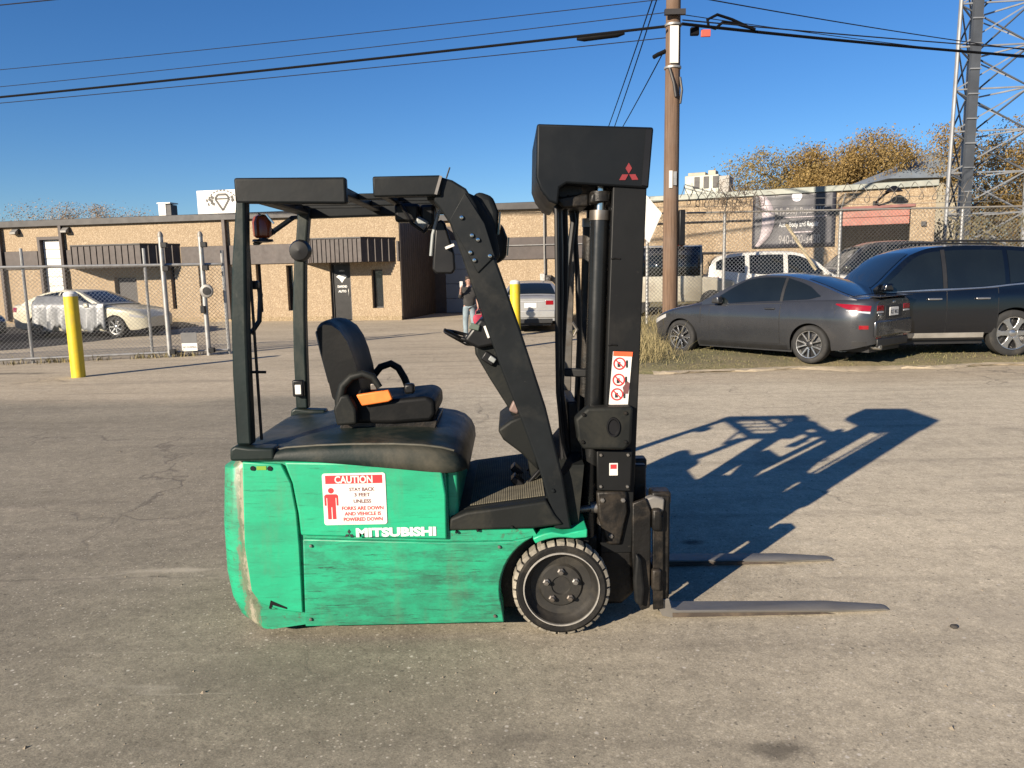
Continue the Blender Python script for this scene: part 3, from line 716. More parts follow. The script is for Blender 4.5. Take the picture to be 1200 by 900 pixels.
RF = thing('lot_fence', 'tall chain-link fence topped with coiled wire behind the parked cars', 'fence', (9, 20, 0))
RZ = .34
def fz(x): return verge_z(x, 20.0)
for x in (3.55, 5.53, 8.50, 11.62, 14.7, 17.8):
    m = MB(); m.tube([(x, 20.05, fz(x)-.1), (x, 20.05, 3.12)], .040, 10); m.tube([(x, 20.05, 3.1), (x+.02, 19.85, 3.5)], .018, 6); m.build('post', MAT_GALV, RF)
m = MB(); m.tube([(3.5, 20, 3.10), (18, 20, 3.10)], .024, 8); m.build('rail', MAT_GALV_DULL, RF)
chainlink(RF, (3.5, 20), (18, 20), .35, 3.1, .10, .0042)
for dz in (3.25, 3.42):
    m = MB(); m.tube([(3.5, 19.95, dz), (10, 19.93, dz-.03), (18, 19.95, dz)], .006, 4); m.build('barbed_wire', MAT_WIRE, RF)
def coil(x0, x1, r_, n, name='wire_coil'):
    pts = []
    for i in range(n*14):
        a = 2*math.pi*i/14; q = i/(n*14); rr_ = r_*(1+.18*math.sin(i*.37)); pts.append((x0+(x1-x0)*q+.05*math.sin(i*.9), 19.95+rr_*math.cos(a)*.8, 3.50+rr_*math.sin(a)))
    m = MB(); m.tube(pts, .009, 4); m.build(name, M(name+'_metal', (.17, .155, .14), .6, .4), RF)
coil(4.4, 6.5, .24, 9); coil(8.5, 11.6, .22, 9); coil(11.6, 17.8, .24, 17)
# dead vine tangled in the coil
m = MB()
for i in range(260):
    p = Vector((random.gauss(5.75, .42), 19.9+random.gauss(0, .12), random.gauss(3.42, .2))); q = p+Vector((random.gauss(0, .12), random.gauss(0, .06), random.gauss(-.06, .13)))
    m.tube([p, (p+q)/2+Vector((0, 0, .04)), q], .006, 3, cap=False)
o = m.build('dead_vine', M('vine_bark', (.13, .10, .075), .9), None, fix=False); tag(o, 'tangled grey dead vine caught in the wire coil right of the utility pole', 'vine')

# leaning timber pole in front of the banner
lp = MB(); a_ = (7.296, 20.600, 2.817); b2_ = (8.128, 20.600, 1.600); lp.tube([b2_, a_], .045, 8)
o = lp.build('timber_prop', M('pale_timber', (.55, .46, .30), .8, var=.2)); tag(o, 'pale timber prop leaning in front of the black banner', 'timber')

# ================================================================ bollards
for (bx_, by_, tilt, lab) in ((*(-7.71, 13.57), 0, 'yellow steel bollard with a white cap in front of the yard fence'), (.11, 17.4, 0, 'yellow steel bollard with a white cap in front of the silver car')):
    bo = thing('bollard', lab, 'bollard', (bx_, by_, 0), 0, 'yellow bollards in the lot')
    m = MB(); m.lathe([(.115, -.02), (.115, 1.43)], (0, 0, 0), 'Z', 24); m.build('post', MAT_YELLOW, bo, world=False)
    m = MB(); m.lathe([(.116, 1.431), (.116, 1.475), (.09, 1.505), (.045, 1.52), (.0, 1.522)], (0, 0, 0), 'Z', 24); m.build('cap', MAT_WHITE, bo, world=False)

# ================================================================ utility pole
MAT_POLE = None
t = NT('pole_wood'); n = t.noise(3, 7, .7, t.mapping((9, 9, .35))); n2 = t.noise(1.0, 4)
c = t.mix(t.ramp(n, [(.3, 0.0), (.7, 1.0)]), (.075, .043, .026), (.22, .138, .088)); c = t.mix(t.ramp(n2, [(.45, 0.0), (.7, .6)]), c, (.19, .145, .115))
t.set('Base Color', c); t.set('Roughness', .9); t.bump(n, .7, .02); MAT_POLE = t.m
PX_, PY_ = 3.93, 19.0
up = thing('utility_pole', 'brown timber utility pole standing among weeds behind the mast', 'pole', (PX_, PY_, 0))
pz = verge_z(PX_, PY_)
m = MB(); m.tube([(0, 0, pz-.3), (0, 0, 3), (0.01, 0, 6), (.02, 0, 11.2)], [.188, .182, .175, .158], 20); m.build('shaft', MAT_POLE, up, world=False)
m = MB(); zt_ = (3.864, 18.800, 7.275)[2]; zb2_ = (3.872, 18.800, 6.445)[2]
m.bx(-.10, .10, -.215, -.186, zb2_, zt_); m.build('number_plate', MAT_WHITE, up, world=False, bevel=.005)
m = MB()
for z in (zt_+.06, zb2_-.06):
    m = MB(); m.lathe([(.20, -.025), (.205, 0), (.20, .025)], (0.01, 0, z), 'Z', 20); m.build('strap', MAT_GALV, up, world=False)
m = MB(); m.tube([(.16, -.13, zb2_-.3), (.2, -.16, zb2_-.6), (.16, -.17, zb2_-.9)], .03, 8); m.tube([(-.1, -.18, zb2_-.1), (0, -.21, zb2_-.45), (.05, -.2, zb2_-.75)], .035, 8); m.build('ground_wire_guard', MAT_FASCIA, up, world=False)
m = MB(); z = (3.899, 18.800, 3.791)[2]; m.bx(-.09, -.01, -.2, -.185, z-.18, z+.22); m.build('tag', MAT_WHITE, up, world=False); 
m = MB(); m.bx(.01, .09, -.2, -.185, z-.12, z+.2); m.build('tag', MAT_GALV, up, world=False)
m = MB(); m.bx(-.24, .24, -.30, -.19, zt_+.22, zt_+.34); m.build('cable_bracket', MAT_FASCIA, up, world=False)
for z in (zt_+1.1, zt_+2.2):
    m = MB(); m.tube([(.1, -.1, z), (.32, -.16, z+.02)], .02, 6); m.lathe([(.02, 0), (.05, .03), (.05, .08), (.02, .12)], (.34, -.16, z), 'Z', 10); m.build('insulator', MAT_GALV, up, world=False)
# pole step shoe at the foot
m = MB(); m.bx(.16, .30, -.25, -.1, (3.894, 18.800, 2.249)[2], (3.886, 18.800, 3.095)[2]); m.build('junction_box', MAT_BLACK, up, world=False, bevel=.02)
# white triangular panel behind the pole
tp = MB(); tp.prism([(0, 0), (0, 1.10), (.42, .62), (.1, -.1)], 0, .03)
tp_o = tp.build('sail_panel', MAT_WHITE); tp_o.location = (3.415, 19.600, 2.454); tag(tp_o, 'white triangular panel fixed to the fence left of the utility pole', 'panel')

# ================================================================ overhead cables
MAT_CABLE = M('cable_black', (.006, .006, .007), .7, spec=.1)
MAT_CABLE2 = M('cable_grey', (.022, .022, .026), .7, spec=.1)
def cable(name, a, b, sag, r, label, mat=MAT_CABLE, group=None, n=28):
    a, b = Vector(a), Vector(b); pts = []
    for i in range(n+1):
        q = i/n; p = a.lerp(b, q); p.z -= sag*4*q*(1-q); pts.append(p)
    m = MB(); m.tube(pts, r, 6); o = m.build(name, mat); tag(o, label, 'cable', group); return o
pole_top = (3.906, 19.000, 7.258)
def ext(a, b, k):
    a, b = Vector(a), Vector(b); return tuple(a+(b-a)*k)
PT = Vector(pole_top)
cable('overhead_cable', PT+Vector((-.2, -.2, 0)), ext(PT, (-15.103, 24.000, 7.413), 3.0), .32, .032, 'thick black overhead cable running left from the utility pole', group='overhead cables')
sl_ = MB(); a_ = Vector((1.746, 19.700, 7.271)); b2_ = Vector((2.865, 19.400, 7.300)); sl_.tube([a_, a_.lerp(b2_, .15), a_.lerp(b2_, .85), b2_], [.03, .075, .075, .03], 10)
tag(sl_.build('splice_case', MAT_CABLE), 'thick black splice case on the left cable near the pole', 'cable splice')
cable('overhead_cable', PT+Vector((.2, -.2, .05)), ext(PT, (15.428, 24.000, 7.944), 2.6), .28, .036, 'thick black overhead cable running right from the pole past the tower', group='overhead cables')
cable('overhead_cable', PT+Vector((.2, -.25, .12)), ext(PT, (15.424, 24.000, 7.993), 2.6), .17, .016, 'thinner cable just above the thick cable on the right', MAT_CABLE2, group='overhead cables')
cable('overhead_cable', (3.879, 19.000, 7.937), ext((3.879, 19.000, 7.937), (-16.246, 26.000, 8.885), 3.0), .46, .010, 'topmost thin wire running left from the pole', MAT_CABLE2, 'overhead cables')
cable('overhead_cable', (3.882, 19.000, 7.636), ext((3.882, 19.000, 7.636), (-16.306, 26.000, 8.362), 3.0), .46, .010, 'second thin wire running left above the thick cable', MAT_CABLE2, 'overhead cables')
cable('overhead_cable', (3.828, 19.000, 7.070), ext((3.828, 19.000, 7.070), (-15.122, 24.000, 7.243), 3.0), .27, .011, 'thin wire running left just below the thick cable', MAT_CABLE2, 'overhead cables')
cable('overhead_cable', (3.958, 19.000, 8.047), ext((3.958, 19.000, 8.047), (14.185, 25.000, 8.742), 2.8), .29, .014, 'thin wire running right above the thick cable', MAT_CABLE2, 'overhead cables')
cable('overhead_cable', (3.882, 19.000, 7.617), ext((3.882, 19.000, 7.617), (14.204, 25.000, 8.441), 2.8), .29, .010, 'faint thin wire between the upper wire and the thick cable on the right', MAT_CABLE2, 'overhead cables')
cable('overhead_cable', (-34.457, 30.000, 10.591), (-1.872, 20.000, 9.200), .0, .016, 'short dark wire crossing the top left corner', MAT_CABLE2, 'overhead cables')
cable('drop_wire', (3.500, 19.000, 8.056), (3.597, 30.000, 6.436), .05, .016, 'leftmost of three drop wires slanting down from the pole', group='drop wires')
cable('drop_wire', (3.600, 19.000, 8.054), (3.855, 30.000, 6.493), .05, .016, 'middle one of three drop wires slanting down from the pole', group='drop wires')
cable('drop_wire', (3.750, 19.000, 6.805), (3.920, 30.000, 6.305), .05, .016, 'lowest of three drop wires slanting down from a clamp on the pole', group='drop wires')
m = MB(); m.tube([(3.770, 19.000, 6.766), (3.590, 19.000, 6.693), (3.508, 19.100, 6.664)], .05, 8); tag(m.build('wire_clamp', MAT_CABLE), 'small black clamp at the pole where the lowest drop wire starts', 'clamp')
# loop of spare cable and coloured tags
cx0, cx1 = Vector((4.794, 19.200, 7.453)), Vector((5.949, 19.600, 7.417))
pts = [cx1, cx0.lerp(cx1, .55)+Vector((0, 0, .14)), cx0.lerp(cx1, .22)+Vector((0, 0, .20)), cx0+Vector((0, 0, .06)), cx0+Vector((.03, 0, -.1)), cx0.lerp(cx1, .18)+Vector((0, 0, -.12)), cx0.lerp(cx1, .36)+Vector((0, 0, .06)), cx0.lerp(cx1, .6)+Vector((0, 0, .06)), cx1+Vector((.1, 0, -.03))]
m = MB(); m.tube(pts, .035, 8); tag(m.build('cable_loop', MAT_CABLE), 'black loop of spare cable on the line right of the pole', 'cable')
a_ = Vector((4.733, 19.100, 7.177)); m = MB(); m.bx(a_.x-.11, a_.x+.11, a_.y-.03, a_.y+.03, a_.z-.08, a_.z+.08); tag(m.build('cable_tag', M('red_tag', (.75, .12, .08), .5), bevel=.01), 'small red tag under the right-hand cable near the pole', 'tag')
a_ = Vector((4.470, 19.100, 7.220)); m = MB(); m.bx(a_.x-.10, a_.x+.10, a_.y-.06, a_.y+.06, a_.z-.09, a_.z+.09); tag(m.build('cable_clamp', MAT_CABLE, bevel=.02), 'small black clamp on the cable left of the red tag', 'clamp')

# ================================================================ lattice tower
MAT_TOWER = M('tower_steel', (.33, .34, .35), .5, .5, var=.2, scale=1.5)
MAT_TOWERD = M('tower_dark', (.085, .095, .11), .55, .3, var=.2, scale=1.5)
TW = thing('lattice_tower', 'grey steel lattice tower with a dark cable ladder rising out of the right edge', 'tower', (18.4, 31.0, 0))
LA, LBx, LC = Vector((-1.35, -.4, 0)), Vector((1.55, -.8, 0)), Vector((.3, 1.6, 0))
HT = 24.0
def leg(b0, z): return b0*(1-.010*z) + Vector((0, 0, z))
for b0 in (LA, LBx, LC):
    m = MB(); m.tube([leg(b0, 0), leg(b0, HT)], .075, 8); m.build('leg', MAT_TOWER, TW, world=False)
m = MB(); c0 = Vector((-.78, -.75, 0))
m.bar(c0+Vector((0, 0, .3)), c0+Vector((.02, 0, HT)), .34, .16); lad = m.build('cable_ladder', MAT_TOWERD, TW, world=False)
nb = 0; z = 0.5; st = 1.55
while z < HT-2:
    for (p, q) in ((LA, LBx), (LBx, LC), (LC, LA)):
        m = MB(); m.bar(leg(p, z), leg(q, z), .055, .055); m.build('brace', MAT_TOWER, TW, world=False)
        m = MB(); m.bar(leg(p, z), leg(q, z+st), .05, .05); m.build('brace', MAT_TOWER, TW, world=False)
        m = MB(); m.bar(leg(q, z)+Vector((.0, .06, 0)), leg(p, z+st)+Vector((.0, .06, 0)), .05, .05); m.build('brace', MAT_TOWERD, TW, world=False)
    z += st
for k in range(26):
    z = .8+k*.9
    m = MB(); m.box(c0+Vector((0, -.1, z)), (.42, .05, .05)); m.build('rung', MAT_TOWER, lad, world=False)

# ================================================================ trees
MAT_BARK = M('bark', (.10, .085, .07), .95, var=.3, scale=6)
MAT_AUT = leafy('autumn_leaf', (.19, .125, .04), (.46, .315, .11), .75, 1.2, .35)
MAT_AUT2 = leafy('ochre_leaf', (.17, .125, .045), (.43, .32, .115), .75, 1.2, .35)
MAT_SPARSE = leafy('brown_leaf', (.26, .20, .14), (.50, .39, .28), .8, 1.2, .3)
def tree(label, x, y, h, crown_r, n_leaf, leaf, mat, crown_z=.6, squash=.8, trunk=.22, seed=1, name='autumn_tree', fill=1.0, group='trees behind the buildings'):
    rg = random.Random(seed)
    tr = thing(name, label, 'tree', (x, y, 0), 0, group)
    m = MB(); tips = []
    def branch(p, d, L, r_, lev):
        pts = [p]; q = p
        for i in range(4):
            d = (d+Vector((rg.gauss(0, .16), rg.gauss(0, .16), rg.gauss(.05, .10)))).normalized(); q = q+d*L/4; pts.append(q)
        m.tube(pts, [r_*(1-.16*i) for i in range(5)], 6 if lev < 2 else 4, cap=False)
        if lev >= 3: tips.append(pts[-1]); tips.append(pts[2]); return
        for k in range(rg.choice((3, 4)) if lev else 5):
            a = rg.uniform(0, 6.283); sp = rg.uniform(.45, 1.0)
            nd = (d+Vector((math.cos(a)*sp, math.sin(a)*sp, rg.uniform(-.15, .35)))).normalized()
            branch(pts[rg.choice((2, 3, 4))], nd, L*rg.uniform(.55, .78), r_*.5, lev+1)
    branch(Vector((0, 0, 0)), Vector((0, 0, 1)), h*.45, trunk, 0)
    # scale tips into the crown ellipsoid
    m.build('trunk', MAT_BARK, tr, world=False, fix=False, smooth=180)
    lm = MB(); cz = h*crown_z; cl = []
    for p in tips:
        if p.z > h*.28: cl.append((p, rg.uniform(.35, .75)))
    for i in range(int(44*fill)):
        while True:
            v_ = Vector((rg.uniform(-1, 1), rg.uniform(-1, 1), rg.uniform(-1, 1)))
            if .45 < v_.length < 1: break
        cl.append((Vector((v_.x*crown_r, v_.y*crown_r, cz+v_.z*(h-cz)*1.0)), rg.uniform(.4, 1.0)))
    tot = sum(c_[1]**2 for c_ in cl)
    for (p, r_) in cl:
        for i in range(int(n_leaf*r_*r_/tot)+1):
            g_ = Vector((rg.gauss(0, r_*.55), rg.gauss(0, r_*.55), rg.gauss(0, r_*.45))); c_ = p+g_
            if c_.z > h*1.03: continue
            nx = Vector((rg.gauss(0, 1), rg.gauss(0, 1), rg.gauss(0, 1))).normalized(); ny = nx.orthogonal().normalized(); nz_ = nx.cross(ny); s_ = leaf*rg.uniform(.55, 1.3)
            lm.add([c_-ny*s_, c_+nz_*s_*.5, c_+ny*s_, c_-nz_*s_*.5], [(0, 1, 2, 3)])
    lm.build('crown', mat, tr, world=False, fix=False, smooth=0)
    return tr
tree('broad autumn tree with ochre crown, left one behind the garage roof', 15.3, 46, 8.3, 3.4, 46000, .070, MAT_AUT2, .58, seed=3, fill=2.6)
tree('tall rusty autumn tree, middle one behind the garage roof', 19.4, 45, 8.9, 3.6, 52000, .068, MAT_AUT, .60, seed=5, fill=2.2)
tree('smaller rusty autumn tree, right one behind the garage roof', 22.9, 46, 8.3, 2.8, 34000, .068, MAT_AUT, .60, seed=8, fill=2.0)
tree('bright ochre autumn tree directly behind the lattice tower', 22.0, 36, 7.9, 2.6, 46000, .058, MAT_AUT, .58, seed=12, fill=2.2)
tree('tall autumn tree at the right edge behind the tower', 28.4, 42, 5.9, 2.4, 15000, .055, MAT_AUT2, .55, seed=13)
tree('thin brown treetop behind the far left end of the workshop roof', -27.5, 52, 6.6, 2.6, 12000, .055, MAT_SPARSE, .7, seed=21, fill=1.0)
tree('thin rusty treetop showing above the workshop roof over the white door', -31.5, 52, 6.9, 2.6, 12000, .055, MAT_SPARSE, .7, seed=25, fill=1.0)
def bush(label, x, y, h, r_, n, mat, seed):
    rg = random.Random(seed); z0 = verge_z(x, y) if y < 26 else 0
    bs = thing('bare_bush', label, 'bush', (x, y, z0-.05), 0, 'bare bushes by the tower')
    m = MB()
    for i in range(n):
        a = rg.uniform(0, 6.283); d = Vector((math.cos(a)*rg.uniform(.1, .9), math.sin(a)*rg.uniform(.1, .9), 1)).normalized(); p = Vector((rg.gauss(0, r_*.3), rg.gauss(0, r_*.3), 0)); pts = [p]
        for k in range(5):
            d = (d+Vector((rg.gauss(0, .25), rg.gauss(0, .25), rg.gauss(0, .12)))).normalized(); p = p+d*h*rg.uniform(.14, .26); pts.append(p)
        m.tube(pts, [.022, .018, .014, .011, .008, .005], 4, cap=False)
    m.build('branches', MAT_BARK, bs, world=False, fix=False, smooth=180)
    lm = MB()
    for i in range(n*9):
        c_ = Vector((rg.gauss(0, r_*.6), rg.gauss(0, r_*.6), rg.uniform(.1, 1)*h)); nx = Vector((rg.gauss(0, 1), rg.gauss(0, 1), rg.gauss(0, 1))).normalized(); ny = nx.orthogonal(); nz_ = nx.cross(ny); s_ = rg.uniform(.04, .09)
        lm.add([c_-ny*s_, c_+nz_*s_*.5, c_+ny*s_, c_-nz_*s_*.5], [(0, 1, 2, 3)])
    lm.build('leaves', mat, bs, world=False, fix=False, smooth=0)
MAT_DULL = leafy('dull_leaf', (.075, .07, .035), (.22, .18, .09), .85)
bush('grey tangled bush at the foot of the lattice tower', 15.3, 26.5, 3.3, 1.0, 60, MAT_DULL, 2)
bush('tangled half-bare bush right of the tower foot', 17.4, 27.5, 3.4, 1.1, 70, MAT_DULL, 4)
bush('tangled half-bare bush at the right edge beyond the SUV', 19.4, 27.0, 3.3, 1.1, 70, MAT_DULL, 6)
bush('low grey bush behind the fence right of the stone garage', 16.2, 32.5, 3.0, 1.2, 60, MAT_DULL, 9)

# ================================================================ forklift
FK = thing('forklift', 'green and charcoal three-wheel electric forklift parked side-on with its forks on the ground', 'forklift', (-.3, 3.95, 0))
def green_paint(name, base, dirt, scr=.5, vert=0.0, corner=None):
    t = NT(name); X, Y, Z = t.xyz()
    n = t.noise(1.6, 5, .6)
    c = t.mix(t.ramp(n, [(.3, 0.0), (.7, 1.0)]), mul(base, .88), mul(base, 1.1))
    h = t.noise(4.5, 10, .78, t.mapping((.75, 1, 3.2)), .3)
    c = t.mix(t.math('MULTIPLY', t.ramp(h, [(.46, 0.0), (.68, .9)]), scr), c, dirt)
    fs = t.noise(9.0, 8, .8, t.mapping((.5, 1, 9)), .2)
    c = t.mix(t.math('MULTIPLY', t.ramp(fs, [(.56, 0.0), (.64, 1.0)]), scr), c, mul(dirt, .5))
    fl = t.noise(9.0, 6, .75, t.mapping((.22, 1, 9), (0, 0, 0), (3, 1, 8)))
    c = t.mix(t.math('MULTIPLY', t.ramp(fl, [(.63, 0.0), (.70, 1.0)]), scr*.8), c, mul(base, 1.45))
    blot = t.noise(2.6, 7, .72, t.mapping((1, 1, 1.6), (0, 0, 0), (5, 2, 3)))
    c = t.mix(t.math('MULTIPLY', t.ramp(blot, [(.46, 0.0), (.66, 1.0)]), scr*.6), c, mul(dirt, 1.0))
    dr = t.noise(6, 5, .65, t.mapping((1.5, 1, .35)))
    c = t.mix(t.math('MULTIPLY', t.ramp(dr, [(.52, 0.0), (.75, 1.0)]), .35), c, (.12, .17, .10))
    # chips down to primer
    ch = t.noise(38, 4, .7)
    c = t.mix(t.ramp(ch, [(.70, 0.0), (.73, .75*scr)]), c, (.10, .095, .07))
    if corner:
        # scraped corner: worn where the real edge rubs
        wv = t.math('SUBTRACT', 1.0, t.math('DIVIDE', t.math('ABSOLUTE', t.math('SUBTRACT', X, corner[0])), corner[1]), True)
        ww = t.math('ADD', wv, t.math('MULTIPLY', t.math('SUBTRACT', t.noise(16, 10, .82, t.mapping((1, 1, .4))), .5), 2.2))
        c = t.mix(t.ramp(ww, [(.50, 0.0), (.66, .85)]), c, (.17, .17, .11))
        c = t.mix(t.ramp(ww, [(.80, 0.0), (1.0, .85)]), c, (.42, .37, .28))
        c = t.mix(t.ramp(t.noise(30, 6, .75), [(.56, 0.0), (.64, .6)]), c, (.07, .075, .05))
    t.set('Base Color', c)
    t.set('Roughness', t.math('ADD', t.math('MULTIPLY', h, .3), .33))
    t.bump(t.math('ADD', t.noise(5, 4, .6), t.math('MULTIPLY', fs, .3)), .12, .01)
    return t.m
MAT_GREEN = green_paint('green_paint', (.012, .45, .225), (.012, .22, .115), .60)
MAT_GREEN_L = green_paint('green_paint_worn', (.014, .40, .205), (.020, .085, .055), 1.0)
MAT_GREEN_C = green_paint('green_paint_scraped', (.014, .40, .205), (.025, .15, .09), .9, corner=(-.95, .075))
MAT_CHAR = M('charcoal_plastic', scratch=(.06, .058, .05), col= (.011, .0125, .012), rough=.6, spec=.18, var=.2, scale=5, dust=(.05, .047, .036), dust_amt=.30, dust_scale=3, bump=.15, bscale=120)
MAT_HOOD = M('hood_plastic', (.010, .018, .0165), .46, spec=.25, var=.25, scale=4, dust=(.12, .105, .075), dust_amt=.36, dust_scale=2.2, bump=.12, bscale=90)
MAT_GUARD = M('guard_paint', scratch=(.085, .083, .075), col= (.0085, .0105, .012), rough=.5, spec=.18, var=.25, scale=5, dust=(.035, .034, .03), dust_amt=.30, dust_scale=4, bump=.12, bscale=30)
MAT_POST = M('guard_post_paint', scratch=(.13, .13, .115), col= (.011, .020, .020), rough=.48, spec=.22, var=.28, scale=6, dust=(.07, .072, .06), dust_amt=.45, dust_scale=4, bump=.18, bscale=40, stretch=(1, 1, .4))
MAT_MAST = M('mast_paint', scratch=(.075, .07, .062), col= (.0095, .010, .0105), rough=.5, spec=.18, var=.2, scale=4, dust=(.03, .028, .025), dust_amt=.32, dust_scale=3, bump=.08)
MAT_HOODBOX = M('mast_cover_paint', (.006, .008, .0105), .5, spec=.16, var=.15, scale=3, dust=(.016, .018, .02), dust_amt=.25)
MAT_GREASE = M('greasy_steel', (.010, .0095, .009), .45, .1, spec=.25, var=.4, scale=9, dust=(.075, .06, .045), dust_amt=.40, dust_scale=7, bump=.4, bscale=25, bdist=.01)
MAT_CHROME = M('chrome', (.72, .72, .70), .16, 1.0, var=.1)
MAT_STEEL = M('worn_steel', (.30, .285, .265), .42, .75, var=.25, scale=8, dust=(.16, .12, .085), dust_amt=.5, dust_scale=5, stretch=(.3, 1, 1))
MAT_FORK = M('fork_steel', (.205, .195, .18), .6, .15, var=.28, scale=6, dust=(.24, .215, .18), dust_amt=.4, dust_scale=4, bump=.25, bscale=30, stretch=(.4, 1, 1))
MAT_RUBBER = M('tyre_rubber', (.013, .0125, .012), .85, spec=.2, var=.3, scale=10, dust=(.08, .07, .053), dust_amt=.36, dust_scale=6, bump=.35, bscale=60)
MAT_TREAD = M('tread_worn', (.31, .28, .22), .9, var=.35, scale=25, dust=(.10, .09, .075), dust_amt=.55, dust_scale=18, bump=.4, bscale=50)
MAT_RIM = M('rim_brown', (.019, .0175, .015), .6, .1, var=.25, scale=8, dust=(.07, .06, .045), dust_amt=.38, dust_scale=6)
MAT_FORKDARK = M('fork_dark_brown', (.060, .045, .034), .8, var=.4, scale=9, dust=(.16, .12, .08), dust_amt=.4, dust_scale=7)
MAT_RINGS = M('bare_ring', (.42, .40, .36), .5, .3, var=.25, scale=20)
MAT_SEAT = M('seat_vinyl', (.004, .0044, .0048), .55, spec=.18, var=.25, scale=5, dust=(.02, .019, .017), dust_amt=.25, dust_scale=4, bump=.15, bscale=60)
MAT_ORANGE = M('orange_belt', (.90, .22, .03), .6, var=.15, scale=20)
MAT_REDB = M('red_knob', (.42, .012, .03), .35, var=.1)
MAT_GREYK = M('grey_plastic', (.28, .30, .30), .5, var=.12)
MAT_LABEL = M('white_label', (.80, .77, .72), .5, var=.06, scale=12, dust=(.55, .48, .4), dust_amt=.25, dust_scale=9)
MAT_LRED = M('label_red', (.62, .035, .04), .5, var=.12, scale=14)
MAT_LDARK = M('label_dark', (.16, .06, .06), .6, var=.2)
MAT_SILVERPRINT = M('silver_print', (.74, .80, .76), .5, var=.12, scale=22)
MAT_AMBER = M('amber_lens', (.22, .05, .018), .2, var=.2)

YN, YF_ = 3.435, 4.445
# --- chassis core with rounded rear corners (plan rounding done in sections)
def arc(cx, cy, r, a0, a1, n):
    out = []
    for i in range(n+1):
        a = R(a0+(a1-a0)*i/n); out.append((cx+r*math.cos(a), cy+r*math.sin(a)))
    return out
wc = (0.212, 0.223)
AR = .285
core = [(-1.355, 0.830), (-1.25, .886), (-.70, .860), (-.315, .828), (-.305, .515), (.085, .515)] + arc(wc[0], wc[1], AR, 113, 196, 12) + [(-.062, .085), (-1.0, .070), (-1.256, 0.049), (-1.330, 0.113), (-1.365, 0.200), (-1.381, 0.321), (-1.379, 0.557)]
def rear_round(dist, Rr=.10):
    d = min(dist, Rr); return Rr - math.sqrt(max(0, Rr*Rr-(Rr-d)**2))
rows = []
ys = [YN + k for k in (0, .004, .012, .025, .045, .07, .10)]; ys = ys + [YF_-(y-YN) for y in reversed(ys)]
for y in ys:
    e_ = rear_round(min(y-YN, YF_-y))
    rows.append([(x + (e_ if x < -1.19 else 0), y, z) for (x, z) in core])
cm = MB(); cm.grid(rows, close_u=True); n_ = len(core)
cm.add([Vector(p) for p in rows[0]], [tuple(range(n_))]); cm.add([Vector(p) for p in rows[-1]], [tuple(range(n_))])
cm.build('chassis', MAT_GREEN_C, FK, smooth=30)
ub = MB(); ub.bx(-1.1, .35, 3.52, 4.36, .10, .45); ub.build('underbody', MAT_GREASE, FK)

def panel(name, pts, y, th, mat, bev=.006):
    m = MB(); m.prism(pts, y, y+th); return m.build(name, mat, FK, bevel=bev, seg=2)
pA = [(-1.237, 0.868), (-1.059, 0.852), (-1.020, 0.763), (-1.003, 0.625), (-0.999, 0.461), (-1.002, 0.135), (-1.103, 0.150), (-1.197, 0.185), (-1.237, 0.249), (-1.254, 0.466)]
panel('corner_panel', pA, 3.414, .03, MAT_GREEN)
pB = [(-1.047, 0.864), (-0.669, 0.852), (-0.475, 0.832), (-0.328, 0.809), (-0.312, 0.692), (-0.315, 0.480), (-0.990, 0.514), (-0.995, 0.617), (-1.014, 0.763)]
panel('upper_panel', pB, 3.412, .03, MAT_GREEN, .009)
pC = [(-0.983, 0.496), (-0.316, 0.465), (-0.015, 0.465)] + arc(wc[0], wc[1], AR+.006, 116, 195, 10) + [(-0.059, 0.068), (-0.996, 0.067)]
panel('lower_panel', pC, 3.416, .03, MAT_GREEN_L)
# latch slot and two plugs
m = MB(); m.prism([(-1.149, 0.202), (-1.076, 0.166), (-1.076, 0.158), (-1.143, 0.180), (-1.148, 0.159), (-1.160, 0.164)], 3.411, 3.416); m.build('latch', MAT_BLACK, FK)
for px in ((-1.189, 0.838), (-1.112, 0.836)):
    m = MB(); m.lathe([(.0, 3.408), (.011, 3.408), (.011, 3.42)], (px[0], 0, px[1]), 'Y', 14); m.build('plug', MAT_BLACK, FK)
pq = (-1.150, 0.837); m = MB(); m.bx(pq[0]-.022, pq[0]+.022, 3.4115, 3.415, pq[1]-.008, pq[1]+.010); m.build('inspection_label', M('green_label', (.20, .40, .03), .5), FK)
# fender strip over the wheel
fo = arc(wc[0], wc[1], AR+.004, 117, 62, 9); fi = arc(wc[0], wc[1], AR-.026, 62, 117, 9)
fm = MB(); fm.prism([(x, z) for x, z in fo[:4]] + [(0.223, 0.497), (0.283, 0.510), (0.334, 0.520), (0.334, 0.479), (0.271, 0.476)] + [p for p in fi if p[1] < wc[1]+.262][-6:], 3.405, 3.66); fm.build('fender', MAT_GREEN, FK, bevel=.006)

# --- battery hood
st = [(-1.285, .895, .03), (-1.27, .908, .0), (-1.24, .915, 0), (-1.07, .918, 0), (-1.04, .925, 0), (-.90, .933, 0), (-.75, .936, 0), (-.55, .934, 0), (-.42, .926, 0), (-.33, .912, .004), (-.275, .892, .02), (-.24, .862, .05), (-.22, .825, .09), (-.215, .79, .13)]
def hood_bot(x): return .874 if x < -1.05 else .874-.080*min(1, (x+1.05)/.75)**1.15
rows = []
for (x, zt, ins) in st:
    zb = min(hood_bot(x), zt-.02); h_ = zt-zb; half = []
    for (dy, q) in ((.0, 0), (-.004, .04), (-.004, .30), (.002, .58), (.008, .80), (.018, .91), (.040, .97), (.10, 1.0), (.16, 1.02), (.21, 1.12), (.25, 1.15)): half.append((3.410+ins+dy, zb+h_*q))
    mid = [(3.80, zt+h_*.15), (4.08, zt+h_*.15)]
    other = [(2*3.94-y, z) for (y, z) in reversed(half)]
    rows.append([(x, y, z) for (y, z) in half+mid+other])
